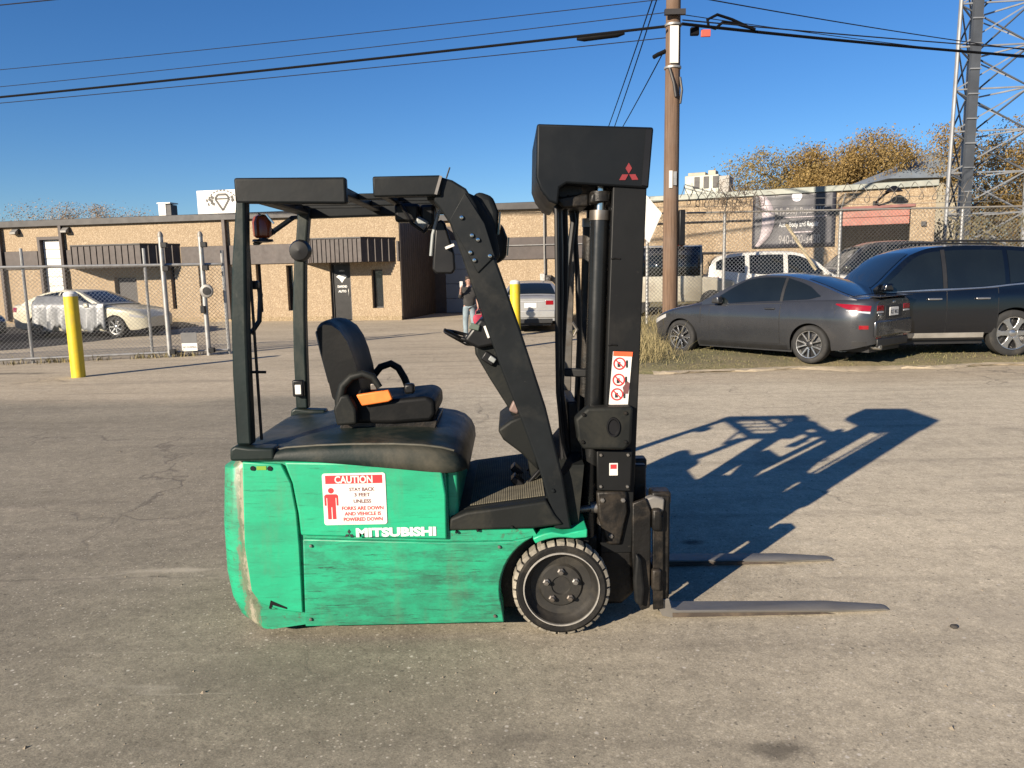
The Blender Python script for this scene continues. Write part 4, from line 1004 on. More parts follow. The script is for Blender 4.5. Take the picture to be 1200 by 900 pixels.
hm = MB(); hm.grid(rows); hm.add([Vector(p) for p in rows[0]], [tuple(range(len(rows[0])))]); hm.add([Vector(p) for p in rows[-1]], [tuple(range(len(rows[0])))])
hm.build('battery_hood', MAT_HOOD, FK, smooth=50)
m = MB(); m.prism([(-1.288, .874), (-1.285, .93), (-1.26, .945), (-1.20, .935), (-1.085, .930), (-1.085, .874)], 3.402, 3.50); m.build('post_shroud', MAT_HOOD, FK, bevel=.012, seg=3)
m = MB(); m.prism([(-1.288, .89), (-1.285, .93), (-1.26, .945), (-1.20, .935), (-1.085, .930), (-1.085, .890)], 4.38, 4.462); m.build('post_shroud', MAT_HOOD, FK, bevel=.012, seg=3)
# battery compartment front wall
m = MB(); m.bx(-.318, -.262, 3.47, 4.41, .52, .83); m.build('bulkhead', MAT_GREEN, FK, bevel=.015)

# dusty rim line along the hood's near edge
m = MB(); m.tube([(x, 3.410+ins+.036, (hood_bot(x)+(zt-hood_bot(x))*.97)) for (x, zt, ins) in st[2:-3]], .0055, 8); m.build('hood_rim', M('dusty_edge', (.10, .095, .072), .7, var=.4, scale=14), FK)
# --- floor and step
m = MB(); m.prism([(-.305, .517), (-.300, .575), (-.225, .604), (.15, .650), (.185, .585), (.225, .535), (.09, .520)], 3.428, 3.50); m.build('step_panel', MAT_CHAR, FK, bevel=.012, seg=3)
m = MB(); m.prism([(-.27, .50), (-.262, .592), (-.225, .602), (.15, .646), (.28, .80), (.33, .80), (.30, .50)], 3.503, 4.44); m.build('floor', MAT_CHAR, FK)
# ribbed floor mat
fm = MB()
for i in range(34):
    x = -.21+i*.0105; fm.prism([(x, .6065+.1184*(x+.2)), (x+.0075, .6073+.1184*(x+.2)), (x+.0075, .611+.1184*(x+.2)), (x, .610+.1184*(x+.2))], 3.53, 4.40)
tag(fm.build('floor_mat', M('floor_mat_dirty', (.15, .135, .095), .9, var=.35, scale=10, dust=(.21, .185, .12), dust_amt=.5, dust_scale=6), FK), kind='stuff')
m = MB(); q = (-0.093, 0.576); m.bx(q[0]-.02, q[0]+.02, 3.70, 3.73, q[1]-.005, q[1]+.02); m.build('floor_label', MAT_LABEL, FK)
# pedals
for (px, yy_) in ((612, 3.80), (606, 4.02)):
    a_ = (0.044, 0.653)
    m = MB(); m.box((a_[0]-.01, yy_, a_[1]-.02), (.035, .09, .11), Matrix.Rotation(R(-48), 3, 'Y')); m.tube([(a_[0]+.02, yy_, a_[1]-.03), (a_[0]+.10, yy_, a_[1]+.06)], .012, 6); m.build('pedal', MAT_BLACK, FK, bevel=.006)

# --- wheels
def wheel(cx, y0, y1, cz, r_, label=None, side=-1):
    yo = y0 if side < 0 else y1; d = 1 if side < 0 else -1; w = abs(y1-y0)
    wm = MB()
    wm.lathe([(r_*.76, yo+d*.012), (r_*.80, yo+d*.002), (r_*.88, yo), (r_*.935, yo+d*.012), (r_*.945, yo+d*.03), (r_*.945, yo+d*(w-.03)), (r_*.88, yo+d*w), (r_*.76, yo+d*w)], (cx, 0, cz), 'Y', 56, cap=False)
    ty = wm.build('tyre', MAT_RUBBER, FK, smooth=35)
    n = 30
    for k in range(n):
        lug = MB(); a0 = 2*math.pi*(k+.10)/n; a1 = 2*math.pi*(k+.90)/n; vs = []
        for rr_, yy_ in ((r_*.925, yo+d*.006), (r_*.995, yo+d*.016), (r_*1.0, yo+d*w*.48), (r_*.93, yo+d*w*.48)):
            for a in (a0, (a0+a1)/2, a1): vs.append((cx+rr_*math.cos(a), yy_, cz+rr_*math.sin(a)))
        fs = []
        for i in range(3):
            for j in range(2): fs.append((i*3+j, i*3+j+1, i*3+j+4, i*3+j+3))
        fs += [(0, 3, 6, 9), (2, 11, 8, 5)]
        lug.add(vs, fs); lug.build('tread_lug', MAT_TREAD if side < 0 else MAT_RUBBER, ty, bevel=.003, seg=1)
    rm = MB()
    rm.lathe([(r_*.775, yo+d*.016), (r_*.765, yo+d*.004), (r_*.735, yo+d*.006), (r_*.715, yo+d*.030), (r_*.66, yo+d*.045), (r_*.62, yo+d*.060), (r_*.46, yo+d*.064), (r_*.42, yo+d*.052), (r_*.20, yo+d*.050), (r_*.18, yo+d*.058), (.0, yo+d*.058)], (cx, 0, cz), 'Y', 48, cap=False)
    rim = rm.build('rim', MAT_RIM, FK, smooth=30)
    rg = MB(); rg.lathe([(r_*.785, yo+d*.010), (r_*.775, yo-d*.001), (r_*.755, yo-d*.001), (r_*.748, yo+d*.010)], (cx, 0, cz), 'Y', 56, closed=True); rg.build('rim_ring', MAT_RINGS, rim, smooth=60)
    for k in range(5):
        a = R(90+72*k); c_ = (cx+r_*.315*math.cos(a), 0, cz+r_*.315*math.sin(a))
        bo = MB(); bo.lathe([(.017, yo+d*.055), (.017, yo+d*.038), (.011, yo+d*.034), (.010, yo+d*.022), (.0, yo+d*.021)], c_, 'Y', 6); bo.build('wheel_nut', MAT_STEEL, rim, smooth=20)
    return ty
wheel(wc[0], 3.40, 3.58, .230, .230)
wheel(wc[0], 4.30, 4.48, .230, .230, side=1)
m = MB(); m.tube([(wc[0], 3.6, .23), (wc[0], 4.3, .23)], .085, 16); m.bx(.05, .50, 3.62, 4.26, .12, .42); m.build('drive_axle', MAT_GREASE, FK, bevel=.02)
m = MB(); m.lathe([(.12, 3.85), (.19, 3.86), (.19, 4.02), (.12, 4.03)], (-.98, 0, .192), 'Y', 32); m.build('rear_wheel', MAT_RUBBER, FK)

# --- overhead guard
def slab(name, pts, y0, y1, mat, bev=.012, seg=2, parent=None):
    m = MB(); m.prism(pts, y0, y1); return m.build(name, mat, parent or FK, bevel=bev, seg=seg)
post_pts = [(-1.179, 2.115), (-1.202, 1.941), (-1.227, 1.757), (-1.247, 1.532), (-1.259, 1.264), (-1.263, 0.942), (-1.193, 0.940), (-1.186, 1.263), (-1.180, 1.462), (-1.163, 1.756), (-1.105, 2.02)]
slab('rear_post', post_pts[:-1]+[(-1.146, 2.049), (-1.142, 2.114)], 3.43, 3.50, MAT_POST, .012)
slab('rear_post', [(x+.012, z) for x, z in post_pts[:-1]]+[(-1.10, 2.13)], 4.37, 4.44, MAT_POST, .012)
m = MB(); m.tube([(-1.172, 3.508, z) for z in (.95, 1.5, 2.0)], .007, 8); m.build('wiring_tube', MAT_BLACK, FK)
# rear roof half
slab('roof_rail', [(-1.19, 2.02), (-1.19, 2.128), (-.705, 2.122), (-.705, 2.008)], 3.425, 3.475, MAT_GUARD, .010)
slab('roof_rail', [(-1.19, 2.02), (-1.19, 2.128), (-.28, 2.122), (-.28, 2.03)], 4.40, 4.45, MAT_GUARD, .010)
for y in (3.58, 3.75, 3.92, 4.09, 4.26):
    slab('roof_slat', [(-1.11, 2.062), (-1.11, 2.090), (-.765, 2.087), (-.765, 2.059)], y, y+.012, MAT_GUARD, .003)
slab('roof_crossmember', [(-.765, 2.05), (-.765, 2.087), (-.715, 2.087), (-.715, 2.05)], 3.477, 4.398, MAT_GUARD, .006)
slab('roof_crossmember', [(-1.185, 2.04), (-1.185, 2.093), (-1.11, 2.093), (-1.11, 2.04)], 3.502, 4.368, MAT_GUARD, .008)
for y in (3.75, 4.09):
    m = MB(); m.bar((-.714, y, 2.068), (-.584, y, 2.068), .03, .03); m.build('roof_bar', MAT_GUARD, FK, bevel=.006)
# front roof half
slab('roof_rail', [(-.588, 2.035), (-.588, 2.122), (-.29, 2.122), (-.295, 2.035)], 3.425, 3.475, MAT_GUARD, .008)
for y in (3.58, 3.75, 3.92, 4.09, 4.26):
    slab('roof_slat', [(-.543, 2.060), (-.543, 2.090), (-.36, 2.090), (-.36, 2.060)], y, y+.012, MAT_GUARD, .003)
slab('roof_crossmember', [(-.583, 2.045), (-.583, 2.090), (-.543, 2.090), (-.543, 2.045)], 3.477, 4.398, MAT_GUARD, .006)
slab('roof_crossmember', [(-.36, 2.02), (-.36, 2.093), (-.30, 2.093), (-.30, 2.02)], 3.477, 4.398, MAT_GUARD, .008)
m = MB(); m.bar((-.315, 3.423, 2.04), (-.290, 3.423, 2.118), .012, .004, Vector((0, 1, 0))); m.build('weld_mark', MAT_STEEL, FK)
# front pillars
pil = [(-0.310, 2.122), (-0.243, 2.102), (-0.184, 2.065), (-0.142, 1.995), (-0.103, 1.876), (-0.043, 1.704), (0.040, 1.452), (0.153, 1.083), (0.228, 0.753), (0.265, 0.507), (0.186, 0.508), (0.159, 0.641), (0.111, 0.817), (0.043, 1.018), (-0.045, 1.256), (-0.138, 1.539), (-0.212, 1.774), (-0.260, 1.916), (-0.307, 1.987), (-0.328, 2.013)]
slab('front_pillar', pil, 3.445, 3.515, MAT_GUARD, .010)
slab('front_pillar', [(x-.022, z) for x, z in pil], 4.365, 4.435, MAT_GUARD, .010)
gs = [(-0.260, 1.931), (-0.189, 2.047), (-0.106, 1.913), (-0.064, 1.771), (-0.142, 1.698)]
slab('gusset', gs, 3.437, 3.444, MAT_GUARD, .003)
for q in ((-0.206, 1.940), (-0.163, 1.862), (-0.137, 1.843), (-0.172, 1.788), (-0.155, 1.754), (-0.086, 1.771)):
    m = MB(); m.lathe([(.0, 3.425), (.008, 3.426), (.011, 3.432), (.011, 3.44)], (q[0], 0, q[1]), 'Y', 10); m.build('bolt', MAT_CHROME, FK)
# far pillar head light and near lamp on the pillar front
def headlamp(c, y):
    h = MB(); h.prism([(c[0]-.055, c[1]-.10), (c[0]-.075, c[1]+.06), (c[0]-.03, c[1]+.115), (c[0]+.04, c[1]+.09), (c[0]+.065, c[1]+.02), (c[0]+.055, c[1]-.09), (c[0], c[1]-.125)], y-.07, y+.07)
    l = h.build('work_lamp', MAT_GUARD, FK, bevel=.025, seg=3)
    g = MB(); g.prism([(c[0]+.058, c[1]-.08), (c[0]+.068, c[1]+.02), (c[0]+.076, c[1]+.02), (c[0]+.066, c[1]-.08)], y-.055, y+.055); g.build('lens', MAT_GLASS, l)
    b_ = MB(); b_.bar((c[0]-.05, y, c[1]-.02), (c[0]-.14, y, c[1]+.03), .03, .05); b_.build('bracket', MAT_GUARD, l)
headlamp((-0.074, 1.868), 4.34)
headlamp(((-0.090, 1.949)[0]-.02, (-0.090, 1.949)[1]+.0), 3.60)
# side hump cover over pillar top
slab('pillar_cover', [(-0.212, 2.070), (-0.129, 2.031), (-0.062, 1.917), (-0.043, 1.773), (-0.087, 1.705), (-0.142, 1.832)], 3.518, 3.57, MAT_GUARD, .012)
# antenna wire
m = MB(); m.tube([(-0.304, 3.900, 2.164), (-0.285, 3.900, 2.216)], .004, 6); m.build('antenna', MAT_BLACK, FK)

# rear view mirror hung inside the guard
q0 = [(-0.349, 1.934), (-0.320, 1.954), (-0.301, 1.934), (-0.261, 1.789), (-0.259, 1.716), (-0.276, 1.696), (-0.353, 1.698), (-0.369, 1.718)]
mr = slab('mirror', q0, 3.70, 3.735, MAT_BLACK, .010, 3)
m = MB(); m.tube([(-0.289, 3.720, 2.036), (-0.331, 3.710, 1.981), (-0.361, 3.700, 1.882), (-0.373, 3.700, 1.783)], .008, 8); m.build('stay', MAT_GREYK, mr)
m = MB(); m.bar((-0.301, 3.680, 1.817), (-0.260, 3.680, 1.832), .02, .012); m.build('clip', MAT_LABEL, mr)
# clutter under the front roof: switch box, lamp and bracket
m = MB(); a_ = (-0.500, 3.900, 1.998); m.box(a_, (.12, .10, .09)); m.box((a_[0]+.10, a_[1]+.02, a_[2]-.02), (.07, .12, .12)); m.build('switch_box', MAT_BLACK, FK, bevel=.015)
m = MB(); m.tube([(-0.519, 3.800, 2.032), (-0.469, 3.800, 1.942), (-0.412, 3.800, 1.900), (-0.378, 3.800, 1.940)], .010, 6); m.build('cable', MAT_BLACK, FK)
m = MB(); a_ = (-0.429, 3.850, 1.944); m.box(a_, (.06, .05, .05), Matrix.Rotation(R(30), 3, 'Y')); m.build('dome_lamp', MAT_GREYK, FK, bevel=.01)
# rear lamp cluster
a_ = (-1.128, 3.580, 1.926)
m = MB(); m.lathe([(.028, -.05), (.040, -.04), (.043, .02), (.035, .045), (.015, .055)], a_, 'Z', 20); bc = m.build('beacon', MAT_AMBER, FK)
m = MB(); m.lathe([(.045, -.056), (.047, -.066), (.02, -.07)], a_, 'Z', 20); m.build('beacon_base', MAT_BLACK, bc)
m = MB(); m.bar((-1.161, 3.580, 1.850), (-1.065, 3.900, 1.993), .03, .012); m.bar((-1.144, 3.580, 1.980), (-1.084, 3.620, 1.896), .02, .012); m.build('bracket', MAT_GUARD, bc)
m = MB(); m.bar((-1.133, 3.560, 1.986), (-1.097, 3.560, 1.947), .012, .006); m.bar((-1.099, 3.560, 1.981), (-1.067, 3.560, 1.939), .014, .006); m.build('clip', MAT_CHROME, bc)
a_ = (-1.155, 4.330, 1.839)
m = MB(); m.lathe([(.03, .03), (.055, .02), (.062, -.02), (.05, -.05), (.0, -.055)], a_, 'Y', 20); m.build('tail_lamp', MAT_BLACK, FK)
# grab bar behind the near post, stub and far reflector
m = MB(); m.tube([(-1.190, 3.550, 1.668), (-1.162, 3.580, 1.656), (-1.156, 3.580, 1.620), (-1.169, 3.580, 1.498), (-1.202, 3.550, 1.442)], .012, 8); m.build('grab_handle', MAT_BLACK, FK)
m = MB(); m.box((-1.178, 3.560, 1.664), (.05, .04, .04)); m.build('grab_bracket', MAT_BLACK, FK, bevel=.008)
m = MB(); m.tube([(-1.197, 3.500, 1.269), (-1.133, 3.520, 1.265)], .007, 6); m.build('pin', MAT_GUARD, FK)
a_ = (-1.219, 4.340, 1.067); m = MB(); m.box(a_, (.065, .03, .095)); rf_ = m.build('reflector', MAT_BLACK, FK, bevel=.008)
m = MB(); m.box((a_[0]+.002, a_[1]-.018, a_[2]-.005), (.035, .006, .055)); m.build('face', MAT_LABEL, rf_, bevel=.003)

# --- seat
bk = [(-0.962, 1.447), (-0.952, 1.467), (-0.918, 1.483), (-0.873, 1.478), (-0.829, 1.448), (-0.790, 1.389), (-0.761, 1.309), (-0.737, 1.212), (-0.724, 1.118), (-0.744, 1.050), (-0.855, 1.035), (-0.894, 1.087), (-0.914, 1.194), (-0.947, 1.342)]
SE = slab('seat', [(-0.865, 1.001), (-0.853, 1.061), (-0.759, 1.085), (-0.549, 1.093), (-0.422, 1.103), (-0.381, 1.077), (-0.379, 1.008), (-0.405, 0.975), (-0.596, 0.966), (-0.828, 0.975)], 3.735, 4.165, MAT_SEAT, .042, 5)
SE.name = 'seat_cushion'
rows = []
for k in range(11):
    y = 3.735+.43*k/10; q = abs(k-5)/5; sh = .030*q**3
    cx_ = sum(p[0] for p in bk)/len(bk); cz_ = sum(p[1] for p in bk)/len(bk)
    s_ = 1-.16*q**4; hol = -.035*(1-q*q)
    rows.append([((x-cx_)*s_+cx_+(hol if x > cx_ + (z-cz_)*-.28 else 0), y, (z-cz_)*(1-.10*q**5)+cz_) for x, z in bk])
bm_ = MB(); bm_.grid(rows, close_u=True); bm_.add([Vector(p) for p in rows[0]], [tuple(range(len(bk)))]); bm_.add([Vector(p) for p in rows[-1]], [tuple(range(len(bk)))])
bm_.build('backrest', MAT_SEAT, FK, bevel=.012, seg=3, smooth=50)
m = MB(); m.prism([(-0.959, 1.434), (-0.936, 1.317), (-0.906, 1.173), (-0.919, 1.165), (-0.952, 1.321), (-0.971, 1.426)], 3.80, 4.10); m.build('back_shell', M('seat_shell', (.12, .125, .12), .45, dust=(.2, .19, .17), dust_amt=.4), FK, bevel=.01)
m = MB(); m.prism([(-0.858, 0.975), (-0.376, 0.974), (-0.395, 0.897), (-0.870, 0.906)], 3.76, 4.14); m.build('seat_rail', MAT_GREASE, FK, bevel=.005)
m = MB(); m.tube([(-0.841, 3.690, 1.002), (-0.841, 3.690, 1.095), (-0.820, 3.690, 1.170), (-0.777, 3.690, 1.211), (-0.722, 3.690, 1.226), (-0.673, 3.690, 1.209), (-0.643, 3.690, 1.158)], [.020, .024, .022, .020, .019, .018, .016], 10); m.build('hip_restraint', MAT_CHAR, FK)
m = MB(); m.tube([(-0.764, 4.190, 1.147), (-0.720, 4.190, 1.198), (-0.663, 4.190, 1.216), (-0.622, 4.190, 1.191), (-0.591, 4.190, 1.134), (-0.566, 4.190, 1.062)], .020, 10); m.build('hip_restraint', MAT_CHAR, FK)
slab('hinge_cover', [(-0.857, 0.975), (-0.870, 1.060), (-0.833, 1.127), (-0.791, 1.126), (-0.757, 1.058), (-0.757, 0.981)], 3.665, 3.73, MAT_CHAR, .014, 3)
m = MB(); m.prism([(-0.762, 1.121), (-0.603, 1.143), (-0.584, 1.096), (-0.606, 1.084), (-0.736, 1.066)], 3.70, 3.73); m.build('seat_belt', MAT_ORANGE, FK, bevel=.006)
m = MB(); m.box((-0.673, 3.700, 1.161), (.03, .02, .03)); m.build('belt_buckle', MAT_STEEL, FK, bevel=.004)
m = MB(); m.box((-0.502, 3.720, 1.146), (.05, .05, .05)); m.build('lever_housing', MAT_BLACK, FK, bevel=.012)

# --- steering column and console
colp = [(-0.185, 1.342), (-0.098, 1.366), (0.009, 1.182), (0.109, 0.894), (0.166, 0.600), (0.087, 0.647), (0.067, 0.783), (-0.016, 1.007), (-0.112, 1.167), (-0.182, 1.294)]
SCOL = slab('steering_column', colp, 3.84, 4.06, MAT_CHAR, .015, 3)
slab('knee_cover', [(-0.076, 0.933), (-0.012, 0.979), (0.052, 1.003), (0.112, 0.856), (0.127, 0.717), (0.036, 0.814), (-0.048, 0.881)], 3.70, 4.20, MAT_CHAR, .014, 3)
m = MB(); m.box((-0.113, 3.830, 1.273), (.07, .03, .05), Matrix.Rotation(R(35), 3, 'Y')); m.build('key_switch', MAT_BLACK, FK, bevel=.008)
m = MB(); m.box((-0.096, 3.815, 1.270), (.035, .02, .025), Matrix.Rotation(R(35), 3, 'Y')); m.build('key', MAT_GREYK, FK, bevel=.004)
m = MB(); m.box((0.015, 3.825, 1.024), (.05, .03, .06), Matrix.Rotation(R(25), 3, 'Y')); m.build('connector', M('pink_grey', (.22, .15, .13), .6), FK, bevel=.01)
# dash pod
slab('dash_pod', [(-0.236, 1.368), (-0.200, 1.419), (-0.147, 1.478), (-0.096, 1.451), (-0.063, 1.408), (-0.039, 1.347), (-0.168, 1.324)], 3.80, 4.10, MAT_BLACK, .016, 3)
# steering wheel
sc = Vector((-0.219, 3.950, 1.368)); nrm = Vector((.30, .10, .95)).normalized(); ux = Vector((.95, 0, -.30)).normalized()
ring = [sc + ux*.125*math.cos(2*math.pi*k/40) + Vector((0, 1, 0))*.125*math.sin(2*math.pi*k/40) for k in range(41)]
m = MB(); m.tube(ring, .010, 10, cap=False); sw_ = m.build('steering_wheel', MAT_BLACK, FK)
m = MB()
for a in (90, 210, 330): m.tube([sc-nrm*.03, sc + ux*.12*math.cos(R(a)) + Vector((0, 1, 0))*.12*math.sin(R(a))], .012, 8)
m.tube([sc-nrm*.03, sc+nrm*.012], .03, 14); m.build('spokes', MAT_BLACK, sw_)
kp = sc + ux*.07 + Vector((0, .09, 0)); m = MB(); m.lathe([(.012, 0), (.012, .03), (.024, .04), (.022, .06), (.0, .066)], kp, 'Z', 14); m.build('spinner_knob', MAT_BLACK, sw_)
# levers and buttons by the wheel
m = MB(); m.bar((-0.129, 3.790, 1.439), (-0.109, 3.790, 1.380), .028, .012); m.build('tag', MAT_LABEL, FK, bevel=.002)
m = MB(); m.box((-0.180, 3.790, 1.436), (.05, .015, .03), Matrix.Rotation(R(15), 3, 'Y')); m.build('switch_plate', M('pale_green_plastic', (.09, .12, .095), .5), FK, bevel=.004)
m = MB(); m.tube([(-0.231, 3.840, 1.369), (-0.282, 3.800, 1.399), (-0.325, 3.760, 1.428)], .007, 8); m.build('direction_lever', MAT_BLACK, FK)

# --- mast (leans a little forward)
def mz(x, z): return x + .037*(z-.64)
def mslab(name, x0, x1, z0, z1, y0, y1, mat, bev=.006, parent=None):
    return slab(name, [(mz(x0, z0), z0), (mz(x0, z1), z1), (mz(x1, z1), z1), (mz(x1, z0), z0)], y0, y1, mat, bev, 2, parent)
mn = mslab('mast_channel', .425, .580, .33, 2.16, 3.592, 3.610, MAT_MAST)
mslab('flange', .562, .580, .33, 2.16, 3.611, 3.69, MAT_MAST, .004, mn); mslab('flange', .425, .443, .33, 2.16, 3.611, 3.69, MAT_MAST, .004, mn)
mf = mslab('mast_channel', .425, .580, .33, 2.16, 4.272, 4.290, MAT_MAST)
mslab('flange', .562, .580, .33, 2.16, 4.19, 4.271, MAT_MAST, .004, mf); mslab('flange', .425, .443, .33, 2.16, 4.19, 4.271, MAT_MAST, .004, mf)
for y0, y1 in ((3.625, 3.685), (4.197, 4.257)):
    mslab('inner_channel', .448, .558, .30, 2.13, y0, y1, MAT_STEEL if y0 > 4 else MAT_MAST)
mslab('far_rail', .255, .315, .45, 1.80, 4.24, 4.29, MAT_STEEL)
# lift cylinders
for y, x0 in ((3.665, .378), (4.215, .395)):
    m = MB(); p0, p1 = Vector((mz(x0, .32), y, .32)), Vector((mz(x0, 1.93), y, 1.93)); m.tube([p0, p1], .045, 20); cy = m.build('lift_cylinder', M('cylinder_black', (.009, .0095, .010), .26, var=.2, dust=(.03, .028, .026), dust_amt=.25) if y < 4 else MAT_GREASE, FK)
    m = MB(); m.tube([p1, p1+Vector((.0015, 0, .045))], .049, 20); m.build('collar', MAT_STEEL, cy)
    m = MB(); m.tube([p1+Vector((.001, 0, .046)), Vector((mz(x0, 2.12), y, 2.12))], .026, 16); m.build('rod', MAT_CHROME if y < 4 else MAT_GREASE, cy)
    m = MB(); m.tube([Vector((mz(x0, 2.015), y, 2.015)), Vector((mz(x0, 2.06), y, 2.06))], .055, 16); m.build('rod_clamp', MAT_GREASE, cy)
# lift chain
for y in (3.80, 4.08):
    for xo in (.40, .46):
        m = MB()
        for k in range(48):
            z = .42+k*.034; m.box((mz(xo, z), y, z), (.012, .030 if k % 2 else .022, .030))
        tag(m.build('lift_chain', MAT_GREASE, FK, fix=False), kind='stuff')
# cross members
for z in (.42, 1.05, 2.02):
    mslab('mast_crossmember', .43, .47, z, z+.09, 3.692, 4.188, MAT_MAST)
# hoses
def hose(pts, r_, mat=MAT_BLACK):
    m = MB(); m.tube(pts, r_, 8); m.build('hose', mat, FK)
hose([(0.243, 3.750, 2.151), (0.241, 3.750, 2.013), (0.243, 3.750, 1.812), (0.245, 3.750, 1.608), (0.238, 3.750, 1.359), (0.240, 3.750, 1.148), (0.259, 3.750, 0.933), (0.282, 3.750, 0.670)], .014)
hose([(0.270, 3.800, 2.057), (0.275, 3.800, 1.813), (0.269, 3.800, 1.565), (0.254, 3.800, 1.312), (0.242, 3.800, 1.054), (0.252, 3.800, 0.747)], .015)
hose([(0.306, 3.900, 2.057), (0.322, 3.900, 1.941), (0.295, 3.900, 1.731), (0.266, 3.900, 1.432), (0.250, 3.900, 1.170), (0.248, 3.900, 0.993)], .016)
hose([(0.220, 3.720, 2.121), (0.227, 3.720, 1.971), (0.227, 3.720, 1.650), (0.224, 3.720, 1.362), (0.225, 3.720, 1.110), (0.248, 3.720, 0.853), (0.296, 3.720, 0.634)], .011)
hose([(0.344, 3.950, 2.027), (0.334, 3.950, 1.859), (0.346, 3.950, 1.645), (0.352, 3.950, 1.339), (0.336, 3.950, 1.027), (0.315, 3.950, 0.615)], .014)
m = MB(); m.tube([(0.270, 3.700, 2.039), (0.306, 3.700, 2.023), (0.347, 3.700, 2.045)], .026, 8); m.build('hose_clamp', MAT_GREASE, FK)
m = MB(); m.bar((0.261, 3.740, 1.208), (0.383, 3.700, 1.207), .035, .04); m.build('hose_bracket', MAT_MAST, FK, bevel=.006)
m = MB(); m.tube([(0.304, 3.780, 1.448), (0.325, 3.780, 1.414), (0.308, 3.780, 1.380), (0.291, 3.780, 1.406)], .008, 6); m.build('fitting', MAT_STEEL, FK)
# dark mast backing: hose guard panel between the rails, low
m = MB(); m.prism([(0.271, 1.057), (0.322, 1.056), (0.378, 0.481), (0.376, -0.001), (0.299, 0.301)], 3.76, 4.14); m.build('mast_guard', MAT_GREASE, FK, bevel=.01)
# mast head cover
hd_pts = [(0.135, 2.356), (0.660, 2.331), (0.638, 2.062), (0.266, 2.092), (0.235, 2.074), (0.226, 1.998), (0.184, 2.015), (0.146, 2.068), (0.127, 2.121)]
HC = slab('mast_cover', hd_pts, 3.575, 4.30, MAT_HOODBOX, .010, 2)
m = MB(); q = [(0.623, 2.319), (0.650, 2.318), (0.631, 2.073), (0.605, 2.077)]
m.prism(q, 3.568, 3.574); m.build('edge_strip', MAT_BLACK, HC)
# red three-diamond emblem
def diamonds(c, s_, y, mat, parent, name='emblem'):
    m = MB()
    for k in range(3):
        a = R(90+120*k); d = Vector((math.cos(a), math.sin(a))); p = Vector((-d.y, d.x)); o_ = Vector(c)
        pts = [o_+d*s_*.04, o_+d*s_*.52+p*s_*.29, o_+d*s_, o_+d*s_*.52-p*s_*.29]
        m.prism([(q_.x, q_.y) for q_ in pts], y-.0015, y)
    return m.build(name, mat, parent, fix=True)
q = (0.547, 2.127); diamonds((q[0], q[1]), .050, 3.5735, M('emblem_red', (.22, .018, .022), .5, var=.2), HC)
# pulley and clutter beneath the cover
for (px, yy_) in (((662,224), 3.70), ((669,222), 4.1)):
    c_ = (0.291, 2.067); m = MB(); m.lathe([(.03, yy_-.02), (.055, yy_-.02), (.045, yy_), (.055, yy_+.02), (.03, yy_+.02)], (c_[0], 0, c_[1]), 'Y', 20); m.build('chain_pulley', MAT_GREASE, FK)
slab('mast_bracket', [(0.216, 2.037), (0.375, 2.057), (0.374, 1.995), (0.255, 1.989)], 3.66, 4.2, MAT_GREASE, .01)
slab('cylinder_cap', [(0.381, 2.055), (0.475, 2.057), (0.471, 2.014), (0.372, 2.001)], 3.62, 3.70, MAT_GREASE, .012)
# mast plates on the near side
br = slab('mast_plate', [(0.289, 1.016), (0.349, 1.071), (0.559, 1.070), (0.551, 0.897), (0.519, 0.865), (0.328, 0.873), (0.301, 0.918)], 3.50, 3.588, MAT_CHAR, .014, 3)
hq = (0.466, 0.978)
m = MB(); m.lathe([(.0, 3.4975), (.022, 3.4975), (.026, 3.490), (.030, 3.490), (.032, 3.502)], (hq[0], 0, 0), 'Y', 20)
for i, v_ in enumerate(m.v): m.v[i] = (v_[0], v_[1], hq[1]+v_[2]*1.5)
m.build('hand_hole', MAT_BLACK, br)
lp_ = slab('mast_foot_plate', [(0.395, 0.853), (0.565, 0.850), (0.557, 0.649), (0.398, 0.657)], 3.560, 3.590, MAT_MAST, .006)
q = (0.475, 0.761); m = MB(); m.bx(q[0]-.020, q[0]+.020, 3.5575, 3.5595, q[1]-.030, q[1]+.030); m.build('label', MAT_LABEL, lp_)
m = MB(); m.bx(q[0]-.015, q[0]+.015, 3.5565, 3.5573, q[1]+.002, q[1]+.024); m.build('print', MAT_LRED, lp_)
slab('tilt_bracket', [(0.394, 0.649), (0.541, 0.650), (0.549, 0.548), (0.512, 0.378), (0.446, 0.379), (0.405, 0.509)], 3.57, 3.72, MAT_GREASE, .012)
m = MB(); m.tube([(0.218, 3.640, 0.529), (0.408, 3.620, 0.558)], .018, 12); m.tube([(0.371, 3.620, 0.554), (0.417, 3.620, 0.557)], .030, 12); m.build('tilt_cylinder', MAT_STEEL, FK)
m = MB(); m.tube([(0.251, 4.200, 0.349), (0.474, 4.200, 0.375)], .018, 12); m.build('tilt_cylinder', MAT_STEEL, FK)
slab('mast_foot', [(.40, .12), (.40, .52), (.57, .52), (.585, .12), (.52, .06), (.44, .06)], 3.60, 4.28, MAT_GREASE, .02)
def bolt(x, y_, z, r_=.011, mat=None, parent=None):
    m = MB(); m.lathe([(.0, -.010), (r_*.85, -.009), (r_, -.006), (r_, .006)], (x, y_, z), 'Y', 6); m.build('bolt', mat or MAT_STEEL, parent or FK, smooth=20)
for q in ((0.329, 1.039), (0.324, 0.910), (0.523, 1.043), (0.523, 0.906)): bolt(q[0], 3.499, q[1], .009, MAT_GREASE)
for q in ((0.415, 0.832), (0.544, 0.830), (0.414, 0.678), (0.541, 0.675)): bolt(q[0], 3.559, q[1], .008)
for q in ((0.423, 0.607), (0.522, 0.605), (0.464, 0.427)): bolt(q[0], 3.569, q[1], .012)
for q in ((0.151, 0.628), (0.205, 0.544), (0.179, 0.696)): bolt(q[0], 3.444, q[1], .010, MAT_GUARD)
